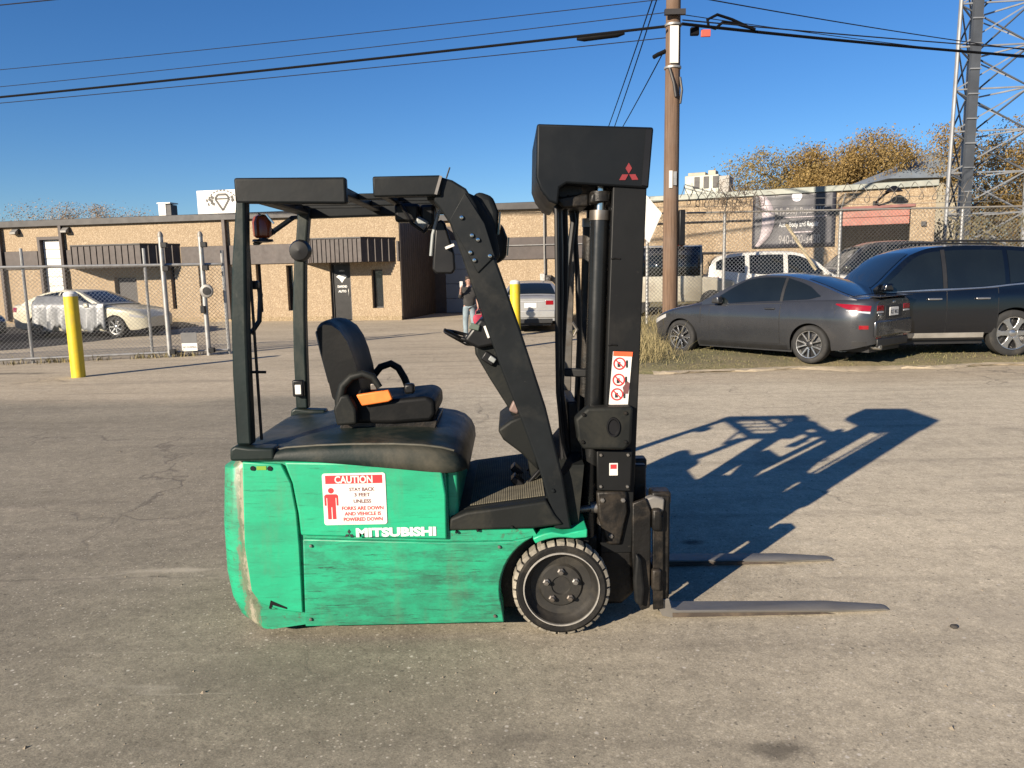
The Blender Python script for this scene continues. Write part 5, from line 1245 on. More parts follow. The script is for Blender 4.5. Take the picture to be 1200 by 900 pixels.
for q in ((-0.271, 0.512), (-0.172, 0.518), (-0.013, 0.531)): bolt(q[0], 3.427, q[1], .007, MAT_BLACK)
for q in ((-0.967, 0.105), (-0.102, 0.103), (-0.946, 0.464), (-0.074, 0.441)): bolt(q[0], 3.415, q[1], .008, MAT_STEEL)
# weld beads on the mast channel and carriage
for z0 in (.66, .95, 1.35, 1.75):
    m = MB(); m.tube([(mz(.428, z0), 3.590, z0), (mz(.445, z0), 3.588, z0+.004), (mz(.47, z0), 3.590, z0)], .004, 6); m.build('weld_bead', MAT_GREASE, FK)
# warning label on the mast
q0 = (0.460, 1.317); q1 = (0.565, 1.062)
lb = MB(); lw = [(0.478, 1.321), (0.568, 1.315), (0.547, 1.059), (0.457, 1.069)]
lb.prism(lw, 3.5895, 3.5915); LBL = lb.build('warning_label', MAT_LABEL, FK, fix=True)
m = MB(); m.prism([(0.480, 1.322), (0.570, 1.317), (0.568, 1.295), (0.478, 1.300)], 3.588, 3.5892); m.build('print', M('label_orange', (.75, .12, .04), .5), LBL)
for i, (cx_, cy_) in enumerate(((726,426), (725,445), (723,462))):
    c_ = (0.508, 1.263) if i == 0 else ((0.504, 1.186) if i == 1 else (0.496, 1.117))
    m = MB(); m.lathe([(.023, 3.588), (.030, 3.588), (.030, 3.5893), (.023, 3.5893)], (c_[0], 0, c_[1]), 'Y', 20, closed=True); m.bar((c_[0]-.018, 3.5883, c_[1]+.018), (c_[0]+.018, 3.5883, c_[1]-.018), .006, .0012, Vector((0, 1, 0))); m.build('print', MAT_LRED, LBL)
    m = MB(); m.bx(c_[0]-.010, c_[0]+.004, 3.5885, 3.5893, c_[1]-.016, c_[1]+.008); m.bx(c_[0]+.030, c_[0]+.040, 3.5885, 3.5893, c_[1]-.02, c_[1]+.015); m.build('print', MAT_INK, LBL)
c_ = (0.544, 1.149); m = MB(); m.prism([(c_[0]-.014, c_[1]-.03), (c_[0]-.022, c_[1]), (c_[0], c_[1]+.03), (c_[0]+.012, c_[1]+.02), (c_[0]+.004, c_[1]-.03)], 3.5875, 3.5880); m.build('print', MAT_LDARK, LBL)

# --- carriage and forks
for z in (.16, .46):
    m = MB(); m.bx(.655, .70, 3.52, 4.38, z, z+.11); m.build('carriage_bar', MAT_GREASE, FK, bevel=.012)
for y in (3.56, 3.72, 3.93, 4.16, 4.32):
    m = MB(); m.bx(.615, .654, y, y+.022, .12, .60); m.build('carriage_upright', MAT_GREASE, FK, bevel=.006)
slab('carriage_plate', [(0.561, 0.599), (0.625, 0.623), (0.650, 0.556), (0.649, 0.075), (0.608, 0.058), (0.574, 0.129), (0.561, 0.345)], 3.53, 3.555, MAT_GREASE, .006)
slab('carriage_roller', [(0.573, 0.365), (0.601, 0.334), (0.618, 0.184), (0.607, 0.090), (0.570, 0.116), (0.561, 0.229)], 3.49, 3.528, MAT_MAST, .015, 3)
for y0 in (3.565, 4.225):
    fk = MB()
    prof = [(.748, .10), (.760, .055), (.79, .040), (1.55, .028), (1.82, .015), (1.845, .009), (1.83, .005), (.76, .005), (.715, .015), (.70, .05), (.70, .10)]
    rows = []
    for k, q in enumerate((0, .006, .109, .115)):
        rows.append([(x, (y0+q) if x < 1.6 else y0+.0575+(q-.0575)*(1-.62*((x-1.6)/.255)**1.6), z - (.004 if k in (0, 3) and z > .02 else 0)) for x, z in prof])
    fk.grid(rows, close_u=True); n_ = len(prof); fk.add(rows[0], [tuple(range(n_))]); fk.add(rows[-1], [tuple(range(n_))])
    F = fk.build('fork', MAT_FORK, FK, smooth=30)
    m = MB(); m.bx(.701, .744, y0+.002, y0+.113, .102, .62); m.build('shank', MAT_GREASE, F, bevel=.006)
    m = MB(); m.prism([(.765, .007), (.765, .030), (1.5, .018), (1.56, .008)], y0-.0025, y0-.0005); m.build('dark_edge', MAT_FORKDARK, F)  # dark brown strip along the lower side of the blade
    m = MB(); m.bx(.66, .755, y0+.01, y0+.105, .575, .64); m.build('fork_hook', MAT_GREASE, F, bevel=.012)
    m = MB(); m.bx(.749, .753, y0+.03, y0+.085, .10, .60); m.build('wear_strip', MAT_GREASE, F)
for q in ((0.689, 3.560, 0.426), (0.700, 3.560, 0.091)):
    m = MB(); m.lathe([(.0, -.012), (.012, -.010), (.014, .0), (.014, .02)], q, 'Y', 10); m.build('bolt', MAT_CHROME, FK)
slab('carriage_cap', [(0.629, 0.613), (0.666, 0.625), (0.719, 0.611), (0.715, 0.548), (0.658, 0.549)], 3.55, 3.60, MAT_FORK, .008)
slab('fork_side', [(0.660, 0.537), (0.713, 0.528), (0.717, 0.060), (0.667, 0.052)], 3.548, 3.563, MAT_GREASE, .005)
# load side frame visible against the mast's right edge
slab('mast_stop', [(0.591, 0.743), (0.655, 0.742), (0.656, 0.563), (0.592, 0.564)], 3.70, 3.75, MAT_GREASE, .008)

# --- caution placard and maker's name
y0 = 3.4105
c0, c1 = (-0.876, 0.807), (-0.587, 0.563)
def rrect(x0, z0, x1, z1, r_, n=5):
    out = []
    for cx_, cz_, a in ((x1-r_, z1-r_, 0), (x0+r_, z1-r_, 90), (x0+r_, z0+r_, 180), (x1-r_, z0+r_, 270)):
        out += [(cx_+r_*math.cos(R(a+90*i/n)), cz_+r_*math.sin(R(a+90*i/n))) for i in range(n+1)]
    return out
x0, x1, zt_, zb_ = c0[0], c1[0], c0[1], c1[1]
m = MB(); m.prism(rrect(x0, zb_, x1, zt_, .012), y0-.002, y0); CP = m.build('caution_placard', MAT_LABEL, FK)
w_, h_ = x1-x0, zt_-zb_
m = MB(); m.bx(x0+w_*.05, x1-w_*.05, y0-.0030, y0-.0022, zt_-h_*.20, zt_-h_*.04); m.build('header_bar', MAT_LRED, CP)
lettering('CAUTION', h_*.19, (x0+w_*.50, y0-.0034, zt_-h_*.185), MAT_LABEL, CP, width=w_*.60, align='CENTER', ext=.0002, bold=.0012)
def figure(cx_, zc, s_):
    m = MB()
    m.prism([(cx_+.11*s_*math.cos(R(a)), zc+.86*s_+.11*s_*math.sin(R(a))) for a in range(0, 360, 24)], y0-.0030, y0-.0022)
    m.prism([(cx_-.26*s_, zc+.28*s_), (cx_-.26*s_, zc+.66*s_), (cx_-.2*s_, zc+.72*s_), (cx_+.2*s_, zc+.72*s_), (cx_+.26*s_, zc+.66*s_), (cx_+.26*s_, zc+.28*s_), (cx_+.19*s_, zc+.28*s_), (cx_+.19*s_, zc+.58*s_), (cx_+.155*s_, zc+.58*s_), (cx_+.155*s_, zc-.25*s_), (cx_+.02*s_, zc-.25*s_), (cx_+.02*s_, zc+.22*s_), (cx_-.02*s_, zc+.22*s_), (cx_-.02*s_, zc-.25*s_), (cx_-.155*s_, zc-.25*s_), (cx_-.155*s_, zc+.58*s_), (cx_-.19*s_, zc+.58*s_), (cx_-.19*s_, zc+.28*s_)], y0-.0030, y0-.0022)
    m.build('figure', MAT_LRED, CP)
figure(x0+w_*.13, zb_+h_*.24, h_*.50)
for i, (s_, wd) in enumerate((('STAY BACK', .40), ('3 FEET', .25), ('UNLESS', .28), ('FORKS ARE DOWN', .66), ('AND VEHICLE IS', .58), ('POWERED DOWN', .62))):
    zz = zt_-h_*(.345+(.105 if i < 3 else .108)*i + (.02 if i > 1 else 0)+(.02 if i > 2 else 0))
    lettering(s_, h_*.095, (x0+w_*.62, y0-.0028, zz), MAT_LDARK if i < 3 else MAT_LRED, CP, width=w_*wd, align='CENTER', ext=.0002, bold=.0006)
q0, q1 = (-0.735, 0.504), (-0.365, 0.484)
lettering('MITSUBISHI', .055, (q0[0], y0-.001, q0[1]+.001), MAT_SILVERPRINT, FK, width=q1[0]-q0[0], ext=.0006, bold=.003)
q = (-0.766, 0.521); diamonds((q[0], q[1]-.004), .024, y0, MAT_INK, FK)

# ================================================================ vehicles
MAT_CARGLASS = glass_mat('car_glass', (.008, .011, .012), .03)
MAT_TIRE = M('car_tyre', (.020, .020, .020), .85, var=.3, scale=8, dust=(.09, .08, .065), dust_amt=.3)
MAT_ALLOY = M('alloy', (.55, .55, .54), .28, .9, var=.12, scale=8)
MAT_DARKALLOY = M('dark_alloy', (.05, .05, .052), .4, .6, var=.2)
MAT_TRIM = M('black_trim', (.014, .014, .015), .5, var=.2)
MAT_TAIL = M('tail_lens', (.26, .006, .012), .12, var=.1, coat=.6)
MAT_CLEAR = M('clear_lens', (.62, .63, .64), .15, .3, var=.1)
MAT_PLATE = M('plate_white', (.70, .70, .68), .45, var=.08, scale=20)
def carpaint(name, col, metal=.35, rough=.28, dust=(.22, .19, .15), amt=.28):
    return M(name, col, rough, metal, var=.08, scale=2, coat=.8, dust=dust, dust_amt=amt, dust_scale=2.0, rvar=.08)
def cr(pts, x):
    """smooth interpolation through (x, value) points"""
    if x <= pts[0][0]: return pts[0][1]
    if x >= pts[-1][0]: return pts[-1][1]
    for i in range(len(pts)-1):
        if pts[i][0] <= x <= pts[i+1][0]:
            x0, y0 = pts[i]; x1, y1 = pts[i+1]; h = x1-x0; q = (x-x0)/h
            def sl(k):
                if k == 0: return (pts[1][1]-pts[0][1])/(pts[1][0]-pts[0][0])
                if k == len(pts)-1: return (pts[-1][1]-pts[-2][1])/(pts[-1][0]-pts[-2][0])
                a = (pts[k][1]-pts[k-1][1])/(pts[k][0]-pts[k-1][0]); b = (pts[k+1][1]-pts[k][1])/(pts[k+1][0]-pts[k][0])
                return 0 if a*b <= 0 else 2*a*b/(a+b)
            m0, m1 = sl(i)*h, sl(i+1)*h
            return (2*q**3-3*q*q+1)*y0+(q**3-2*q*q+q)*m0+(-2*q**3+3*q*q)*y1+(q**3-q*q)*m1
class Car:
    def __init__(s, root, P, paint):
        s.r, s.P, s.paint = root, P, paint
        s.xr, s.xf = P['rear'], P['front']; s.W0 = P['w']
    def Wd(s, x):
        P = s.P; w = s.W0*cr(P.get('plan', [(s.xr, 1), (s.xf, 1)]), x)
        for d, Rr, k in ((x-s.xr, P.get('rr', .35), P.get('rk', .26)), (s.xf-x, P.get('fr', .75), P.get('fk', .42))):
            if d < Rr: w -= k*(1-math.sqrt(max(0, 1-(1-max(d, 0)/Rr)**2)))
        return w
    def g(s, z, zs):
        pts = s.P.get('side', [(.15, .90), (.28, .965), (.45, .99), (.60, 1.0), (.75, .985), (.90, .955), (1.2, .90)])
        return cr(pts, z*s.P.get('sidek', 1.0))
    def zbot(s, x):
        P = s.P; z = cr(P['bottom'], x)
        for wx in (0, P['wb']):
            d = abs(x-wx)
            if d < P['arch']: z = max(z, P['wr']+math.sqrt(P['arch']**2-d*d)*.97)
        return z
    def zs(s, x): return cr(s.P['belt'], x)
    def zt(s, x): return max(cr(s.P['deck'], x), s.zs(x)+.005)
    def half(s, x):
        zb, zs, zt, w = min(s.zbot(x), s.zs(x)-.06), s.zs(x), s.zt(x), s.Wd(x)
        pts = [(w*s.g(zb+(zs-zb)*f, zs), zb+(zs-zb)*f) for f in (0, .06, .16, .28, .40, .52, .64, .76, .87, .95, 1)]
        ws = pts[-1][0]
        pts += [(ws*.985, zs+(zt-zs)*.22), (ws*.94, zs+(zt-zs)*.5), (ws*.82, zs+(zt-zs)*.78), (ws*.5, zs+(zt-zs)*.95), (0, zt)]
        return pts
    def side(s, x, z, off=0): return (x, s.Wd(x)*s.g(z, 0)+off, z)
    def xs(s):
        out = set(); x = s.xr
        while x < s.xf: out.add(round(x, 3)); x += .075
        for wx in (0, s.P['wb']):
            for i in range(-18, 19): out.add(round(wx+s.P['arch']*math.sin(i/18*math.pi/2)*1.001, 4))
        for e_, sg in ((s.xr, 1), (s.xf, -1)):
            for d in (0, .004, .015, .035, .06, .1, .15, .2, .28): out.add(round(e_+sg*d, 4))
        o = sorted(v for v in out if s.xr <= v <= s.xf); r = [o[0]]
        for v in o[1:]:
            if v-r[-1] > .003: r.append(v)
        return r
    def body(s):
        rows = []
        for x in s.xs():
            h = s.half(x); rows.append([(x, y, z) for y, z in h] + [(x, -y, z) for y, z in reversed(h[:-1])])
        m = MB(); m.grid(rows)
        for r_ in (rows[0], rows[-1]): m.add(r_, [tuple(range(len(r_)))])
        m.build('body', s.paint, s.r, world=False, smooth=32)
        P = s.P; u = MB(); u.bx(P['wr']*1.15, P['wb']-P['wr']*1.15, -s.W0*.86, s.W0*.86, P['clear'], P['clear']+.25); u.bx(s.xr+.12, -P['wr']*1.18, -s.W0*.62, s.W0*.62, P['clear']+.05, P['clear']+.25); u.bx(P['wb']+P['wr']*1.15, s.xf-.22, -s.W0*.6, s.W0*.6, P['clear']+.03, P['clear']+.25)
        u.bx(-P['wr']*1.2, P['wb']+P['wr']*1.2, -s.W0*.45, s.W0*.45, P['clear']+.06, P['wr']*2+.05); u.build('underbody', MAT_TRIM, s.r, world=False)
        for wx in (0, P['wb']):
            for sg in (1, -1):
                m = MB(); n = 20; r1 = [(wx+(P['arch']+.012)*math.cos(math.pi*i/n), sg*s.W0*.50, P['wr']+(P['arch']+.012)*math.sin(math.pi*i/n)) for i in range(n+1)]; r2 = [(x, sg*s.W0*.93, z) for x, _, z in r1]
                m.grid([r1, r2]); m.add(r1, [tuple(range(n+1))]); m.build('wheel_well', MAT_TRIM, s.r, world=False, fix=False)
    # ---- glasshouse
    def roof(s, x): return cr(s.P['roof'], x)
    def rw(s, x): return cr(s.P['roofw'], x)
    def gw(s, x): return s.Wd(x)*s.g(s.zs(x), 0)*.985
    def gs(s, x, t, off=0):
        """side of the glasshouse: t=0 belt, t=1 roof edge"""
        zb, zr = s.zs(x)-.01, max(s.roof(x)-.035, s.zs(x)); wb, wr = s.gw(x), s.rw(x)
        full = max(cr(s.P['roof'], s.P['rpk'])-.035-zb, .05); q = (zr-zb)/full*t
        y = wb+(wr-wb)*q + .03*math.sin(math.pi*min(1, q)); z = zb+(zr-zb)*t
        return (x, y+off*.9, z+off*.3)
    def gt(s, x, q, off=0):
        """top of the glasshouse, q from -1 to 1 across"""
        e_ = s.gs(x, 1); w = e_[1]; z = e_[2] + .035*(1-abs(q)**2.4)
        d = .02; sl_ = (s.roof(x+d)-s.roof(x-d))/(2*d); L = math.hypot(1, sl_)
        return (x-off*sl_/L, w*q, z+off/L)
    def cabin(s):
        a, b = s.P['cab']; n = 44; rows = []
        for i in range(n+1):
            x = a+(b-a)*i/n
            sd = [s.gs(x, t) for t in (0, .2, .4, .6, .8, .93)]; tp = [s.gt(x, 1-q/7) for q in range(0, 8)]
            h = sd+tp; rows.append(h+[(p[0], -p[1], p[2]) for p in reversed(h[:-1])])
        m = MB(); m.grid(rows); m.build('cabin', s.paint, s.r, world=False, smooth=35)
    def side_window(s, x0, x1, lo, hi, name='window', mat=None, n=10, off=.006, both=True):
        for sg in ((1, -1) if both else (1,)):
            m = MB(); rows = []
            for i in range(n+1):
                x = x0+(x1-x0)*i/n; l, h = cr(lo, x), cr(hi, x)
                row = []
                for k in range(5):
                    p = s.gs(x, l+(h-l)*k/4, off); row.append((p[0], p[1]*sg, p[2]))
                rows.append(row)
            m.grid(rows); m.build(name, mat or MAT_CARGLASS, s.r, world=False, smooth=60, solid=0)
    def screen(s, x0, x1, name, q=.86, off=.006):
        m = MB(); rows = []
        for i in range(11):
            x = x0+(x1-x0)*i/10; rows.append([s.gt(x, -q+2*q*k/10, off) for k in range(11)])
        m.grid(rows); m.build(name, MAT_CARGLASS, s.r, world=False, smooth=60)
    def patch(s, name, x0, x1, lo, hi, mat, off=.004, n=12, k=8, parent=None, both=True, edge=True):
        for sg in ((1, -1) if both else (1,)):
            m = MB(); rows = []
            for i in range(n+1):
                x = x0+(x1-x0)*i/n; l = cr(lo, x) if isinstance(lo, list) else lo; h = cr(hi, x) if isinstance(hi, list) else hi
                row = []
                for j in range(k+1):
                    p = s.side(x, l+(h-l)*j/k, off); row.append((p[0], p[1]*sg, p[2]))
                if edge:
                    f_, l_ = row[0], row[-1]; row = [(f_[0], f_[1]-sg*(off+.008), f_[2])] + row + [(l_[0], l_[1]-sg*(off+.008), l_[2])]
                rows.append(row)
            if edge:
                rows = [[(p[0], p[1]-sg*(off+.008), p[2]) for p in rows[0]]] + rows + [[(p[0], p[1]-sg*(off+.008), p[2]) for p in rows[-1]]]
            m.grid(rows); o = m.build(name, mat, parent or s.r, world=False, smooth=35)
            if sg == 1: first = o
            else: other = o
        return (first, other) if both else (first,)
    def end_patch(s, name, y0, y1, z0, z1, mat, rear=True, off=.006, th=.02, skew=0, bev=.008, parent=None):
        x = s.xr-off if rear else s.xf+off; d = th if rear else -th
        m = MB(); m.prism([(y0, z0), (y1, z0+skew), (y1, z1+skew), (y0, z1)], x, x+d, 'X'); return m.build(name, mat, parent or s.r, world=False, bevel=bev)
    def wheels(s, style, rim_r):
        P = s.P; r_ = P['wr']; w = P.get('tw', .215); yo = P['track']+w/2
        proto = thing_child('wheel', s.r)
        for i, (wx, sg) in enumerate(((0, 1), (P['wb'], 1), (0, -1), (P['wb'], -1))):
            if i == 0:
                W_ = proto; build_wheel(W_, r_, w, rim_r, style)
            else: W_ = copy_tree(proto, s.r)
            W_.location = (wx, sg*yo, r_); W_.rotation_euler = (0, R(17*i), 0 if sg > 0 else math.pi)
def thing_child(name, parent):
    m = MB(); m.lathe([(.05, -.19), (.05, -.08)], (0, 0, 0), 'Y', 10); return m.build(name, MAT_TRIM, parent, world=False)
def build_wheel(W_, r_, w, rr, style):
    # outer face towards +Y at y=0
    m = MB(); m.lathe([(rr, -.02), (rr+.01, -.006), (r_*.86, .0), (r_*.95, -.012), (r_*.995, -.03), (r_, -.06), (r_, -w+.05), (r_*.97, -w+.015), (rr, -w)], (0, 0, 0), 'Y', 40, cap=False); m.build('tyre', MAT_TIRE, W_, world=False, smooth=40)
    m = MB(); m.lathe([(rr*.2, -.085), (rr*.9, -.10), (rr*.985, -.11)], (0, 0, 0), 'Y', 36); m.build('brake_disc', MAT_DARKALLOY, W_, world=False)
    m = MB(); m.lathe([(rr*1.0, -.022), (rr*.985, -.008), (rr*.94, -.010), (rr*.92, -.035), (rr*.92, -.10)], (0, 0, 0), 'Y', 40, cap=False); m.build('rim', MAT_ALLOY, W_, world=False, smooth=30)
    m = MB(); m.lathe([(rr*.26, -.07), (rr*.25, -.035), (rr*.16, -.022), (.0, -.020)], (0, 0, 0), 'Y', 24, cap=False); m.build('hub_cap', MAT_ALLOY if style != 'multi' else MAT_DARKALLOY, W_, world=False)
    if style == 'multi':
        for k in range(5):
            for d in (-.20, .20):
                a = 2*math.pi*k/5; p0 = (rr*.22*math.cos(a+d*.8), -.035, rr*.22*math.sin(a+d*.8)); p1 = (rr*.95*math.cos(a+d*1.45), -.020, rr*.95*math.sin(a+d*1.45))
                m = MB(); m.bar(p0, p1, rr*.115, .03, Vector((0, 1, 0))); m.build('spoke', MAT_ALLOY, W_, world=False, bevel=.005, seg=1)
    elif style == 'six':
        for k in range(6):
            a = 2*math.pi*k/6; n = 6; pts = []
            for q, hw in ((.22, .30), (.45, .24), (.7, .235), (.95, .32)):
                pts.append((rr*q, rr*hw*(.62 if q < .9 else .8)))
            poly = [(x*math.cos(a)-y*math.sin(a), x*math.sin(a)+y*math.cos(a)) for x, y in pts] + [(x*math.cos(a)+y*math.sin(a), x*math.sin(a)-y*math.cos(a)) for x, y in reversed(pts)]
            m = MB(); m.prism(poly, -.05, -.012); m.build('spoke', MAT_ALLOY, W_, world=False, bevel=.008, seg=2)
    else:
        for k in range(7):
            a = 2*math.pi*k/7; m = MB(); m.bar((rr*.2*math.cos(a), -.03, rr*.2*math.sin(a)), (rr*.95*math.cos(a), -.02, rr*.95*math.sin(a)), rr*.2, .03, Vector((0, 1, 0))); m.build('spoke', MAT_ALLOY, W_, world=False, bevel=.006, seg=1)
def car_root(name, label, cat, x, y, z, hx, hy, group=None):
    return thing(name, label, cat, (x, y, z), math.atan2(hy, hx), group)
def mirror_pair(c, x, z, y, both=True, mat=None):
    for sg in ((1, -1) if both else (1,)):
        m = MB(); m.prism([(x-.07, z-.05), (x+.10, z-.045), (x+.07, z+.07), (x-.06, z+.085)], sg*(y+.02), sg*(y+.18)); m.build('mirror', mat or c.paint, c.r, world=False, bevel=.03, seg=3)

# ---- grey coupe
CP_ = car_root('grey_coupe', 'dark grey two-door coupe parked on the verge showing its left side and tail', 'car', 5.63, 13.33, .085, -.646, .763)
P = dict(rear=-.98, front=3.52, w=.885, wb=2.64, arch=.365, wr=.318, track=.775, clear=.16, tw=.215,
         plan=[(-.98, .93), (-.3, 1.0), (1.4, .985), (2.6, .985), (3.52, .94)], rr=.45, rk=.20, fr=.85, fk=.40,
         bottom=[(-.98, .36), (-.6, .26), (.0, .21), (1.3, .19), (2.7, .19), (3.2, .20), (3.52, .27)],
         belt=[(-.98, .93), (-.9, .975), (-.5, .985), (.0, .965), (.6, .935), (1.3, .90), (2.0, .87), (2.6, .80), (3.1, .70), (3.4, .59), (3.52, .48)],
         deck=[(-.98, 1.00), (-.9, 1.04), (-.6, 1.03), (-.2, 1.03), (1.7, .99), (2.15, .955), (2.6, .885), (3.1, .765), (3.4, .64), (3.52, .52)],
         side=[(.15, .88), (.26, .945), (.40, .975), (.55, .995), (.68, 1.0), (.80, .985), (.90, .95), (1.0, .90), (1.2, .86)],
         roof=[(-.72, 1.03), (-.45, 1.12), (-.05, 1.255), (.35, 1.36), (.7, 1.405), (1.0, 1.41), (1.25, 1.38), (1.6, 1.25), (2.0, 1.06), (2.2, .96)],
         roofw=[(-.72, .60), (0, .56), (.7, .565), (1.25, .575), (2.2, .68)], rpk=1.0, cab=(-.72, 2.18))
for k_ in ('belt', 'deck', 'roof'): P[k_] = [(x_, z_*1.065) for x_, z_ in P[k_]]
P['sidek'] = 1/1.065
PAINT_GREY = carpaint('grey_metallic_paint', (.050, .053, .060), .45, .27, (.095, .09, .085), .2)
c_ = Car(CP_, P, PAINT_GREY); c_.body(); c_.cabin()
c_.side_window(.60, 1.86, [(.6, .10), (1.86, .10)], [(.60, .93), (1.3, .93), (1.5, .88), (1.86, .62)])
c_.side_window(-.12, .54, [(-.12, .34), (.1, .14), (.54, .10)], [(-.12, .40), (.1, .78), (.54, .93)])
c_.side_window(.545, .595, [(.545, .06), (.595, .06)], [(.545, .95), (.595, .95)], 'pillar_trim', MAT_TRIM, 2, .007)
c_.screen(1.36, 2.10, 'windscreen'); c_.screen(-.62, .22, 'rear_window', .84)
c_.patch('door_seal', .545, 1.995, .288, [(.56, .997), (1.3, .965), (1.98, .932)], MAT_TRIM, .0008)
c_.patch('bonnet_seam', 2.18, 2.20, .60, .90, MAT_TRIM, .0015)
c_.patch('fuel_flap', -.42, -.24, .78, .92, PAINT_GREY, .004)
drs = c_.patch('door', .56, 1.98, .30, [(.56, .985), (1.3, .953), (1.98, .92)], PAINT_GREY, .005)
for o, sg in zip(drs, (1, -1)):
    m = MB(); p0 = c_.side(.66, .90, .022); m.box((p0[0]+.09, sg*p0[1], p0[2]), (.19, .03, .032)); m.build('door_handle', PAINT_GREY, o, world=False, bevel=.010)
c_.patch('sill', .42, 2.22, .205, .275, MAT_TRIM, .006)
# wraparound tail lamps: red upper blade, clear lower edge
c_.patch('taillight', -.93, -.42, [(-.93, .885), (-.7, .90), (-.42, .985)], [(-.93, .97), (-.7, .99), (-.42, 1.005)], MAT_TAIL, .008)
c_.patch('reversing_lamp', -.93, -.60, [(-.93, .845), (-.60, .89)], [(-.93, .878), (-.6, .90)], MAT_CLEAR, .008, k=3)
c_.patch('side_marker', -.92, -.80, .60, .66, MAT_TAIL, .006, k=3)
for sg in (1, -1):
    we = c_.Wd(-.98)*.98
    c_.end_patch('taillight', sg*.36, sg*we*.97, .885, .97, MAT_TAIL); c_.end_patch('reversing_lamp', sg*.36, sg*we*.97, .845, .876, MAT_CLEAR)
    c_.end_patch('reflector', sg*.42, sg*we*.95, .44, .49, MAT_TAIL)
c_.end_patch('plate_recess', -.30, .30, .76, .96, MAT_TRIM); pl_ = c_.end_patch('number_plate', -.16, .16, .79, .93, MAT_PLATE, off=.014)
lettering('KLT 4812', .09, (c_.xr-.0155, .13, .825), MAT_INK, pl_, rot=(R(90), 0, R(-90)), width=.26, world=False)
c_.end_patch('badge', -.05, .05, .99, 1.035, MAT_ALLOY, off=.012); c_.end_patch('trunk_badge', .42, .54, .80, .83, MAT_ALLOY, off=.012)
c_.end_patch('bumper', -.66, .66, .47, .73, PAINT_GREY, off=.03, th=.05, bev=.03); c_.end_patch('diffuser', -.55, .55, .30, .44, MAT_TRIM, off=.02, th=.05, bev=.02)
m = MB(); m.tube([(-1.02, .48, .30), (-.85, .48, .30)], .04, 12); m.build('exhaust', MAT_ALLOY, CP_, world=False)
m = MB(); m.prism([(-1.03, 1.115), (-.86, 1.125), (-.84, 1.10), (-1.02, 1.10)], -.60, .60); m.build('spoiler', PAINT_GREY, CP_, world=False, bevel=.008)
c_.patch('bumper_vent', -.90, -.70, .33, .40, MAT_TRIM, .005, k=3)
c_.patch('headlight', 3.02, 3.42, [(3.02, .68), (3.42, .53)], [(3.02, .745), (3.42, .615)], MAT_CLEAR, .006)
mirror_pair(c_, 1.78, 1.02, .80); c_.wheels('multi', .232)

# ---- navy SUV
SV_ = car_root('navy_suv', 'dark navy SUV with silver six-spoke wheels parked behind the grey coupe', 'car', 8.62, 14.02, .10, -1, .045)
P2 = dict(rear=-1.05, front=3.85, w=.965, wb=2.86, arch=.455, wr=.395, track=.83, clear=.22, tw=.25,
          plan=[(-1.05, .96), (0, 1), (2.8, 1), (3.85, .95)], rr=.4, rk=.22, fr=.8, fk=.38,
          bottom=[(-1.05, .42), (-.6, .33), (1.4, .30), (3.3, .30), (3.85, .38)],
          belt=[(-1.05, 1.20), (-.5, 1.24), (0, 1.21), (.6, 1.155), (1.6, 1.13), (2.5, 1.10), (3.2, 1.02), (3.6, .90), (3.85, .70)],
          deck=[(-1.05, 1.22), (1.6, 1.16), (2.5, 1.18), (3.2, 1.10), (3.6, .98), (3.85, .75)],
          side=[(.2, .90), (.35, .96), (.55, .99), (.75, 1.0), (.92, .995), (1.05, .985), (1.15, .955), (1.3, .93)],
          roof=[(-.95, 1.22), (-.80, 1.62), (-.6, 1.74), (0, 1.815), (.8, 1.84), (1.3, 1.82), (1.7, 1.72), (2.0, 1.52), (2.3, 1.27), (2.45, 1.17)],
          roofw=[(-.95, .70), (0, .665), (1.3, .68), (2.45, .80)], rpk=.8, cab=(-.95, 2.42))
for k_ in ('roof',): P2[k_] = [(x_, 1.2+(z_-1.2)*1.14) for x_, z_ in P2[k_]]
PAINT_NAVY = carpaint('navy_paint', (.003, .0045, .008), .2, .24, (.022, .022, .022), .12)
s_ = Car(SV_, P2, PAINT_NAVY); s_.body(); s_.cabin()
s_.side_window(1.20, 2.16, [(1.2, .06), (2.16, .06)], [(1.2, .90), (1.5, .90), (2.16, .60)])
s_.side_window(.16, 1.12, [(.16, .07), (1.12, .06)], [(.16, .90), (1.12, .90)])
s_.side_window(-.72, .08, [(-.72, .34), (-.3, .12), (.08, .07)], [(-.72, .78), (-.4, .86), (.08, .90)])
s_.side_window(-.75, 2.34, [(-.75, .015), (2.34, .015)], [(-.75, .05), (2.34, .05)], 'window_trim', MAT_ALLOY, 24, .010)
s_.side_window(1.125, 1.195, [(1.125, .06), (1.195, .06)], [(1.125, .93), (1.195, .93)], 'pillar_trim', MAT_TRIM, 2, .007)
s_.screen(1.70, 2.36, 'windscreen'); s_.screen(-.90, -.66, 'rear_window', .82)
s_.patch('door_seal', 1.143, 2.315, .408, [(1.16, 1.142), (2.3, 1.102)], MAT_TRIM, .0008); s_.patch('door_seal', .285, 1.157, .408, [(.3, 1.182), (1.14, 1.142)], MAT_TRIM, .0008)
d1 = s_.patch('door', 1.16, 2.30, .42, [(1.16, 1.13), (2.3, 1.09)], PAINT_NAVY, .005); d2 = s_.patch('door', .30, 1.14, .42, [(.3, 1.17), (1.14, 1.13)], PAINT_NAVY, .005)
for (ds, hx_) in ((d1, 1.24), (d2, .44)):
    for o, sg in zip(ds, (1, -1)):
        m = MB(); p0 = s_.side(hx_+.12, 1.0, .026); m.box((p0[0], sg*p0[1], p0[2]), (.24, .035, .036)); m.build('door_handle', MAT_ALLOY, o, world=False, bevel=.012)
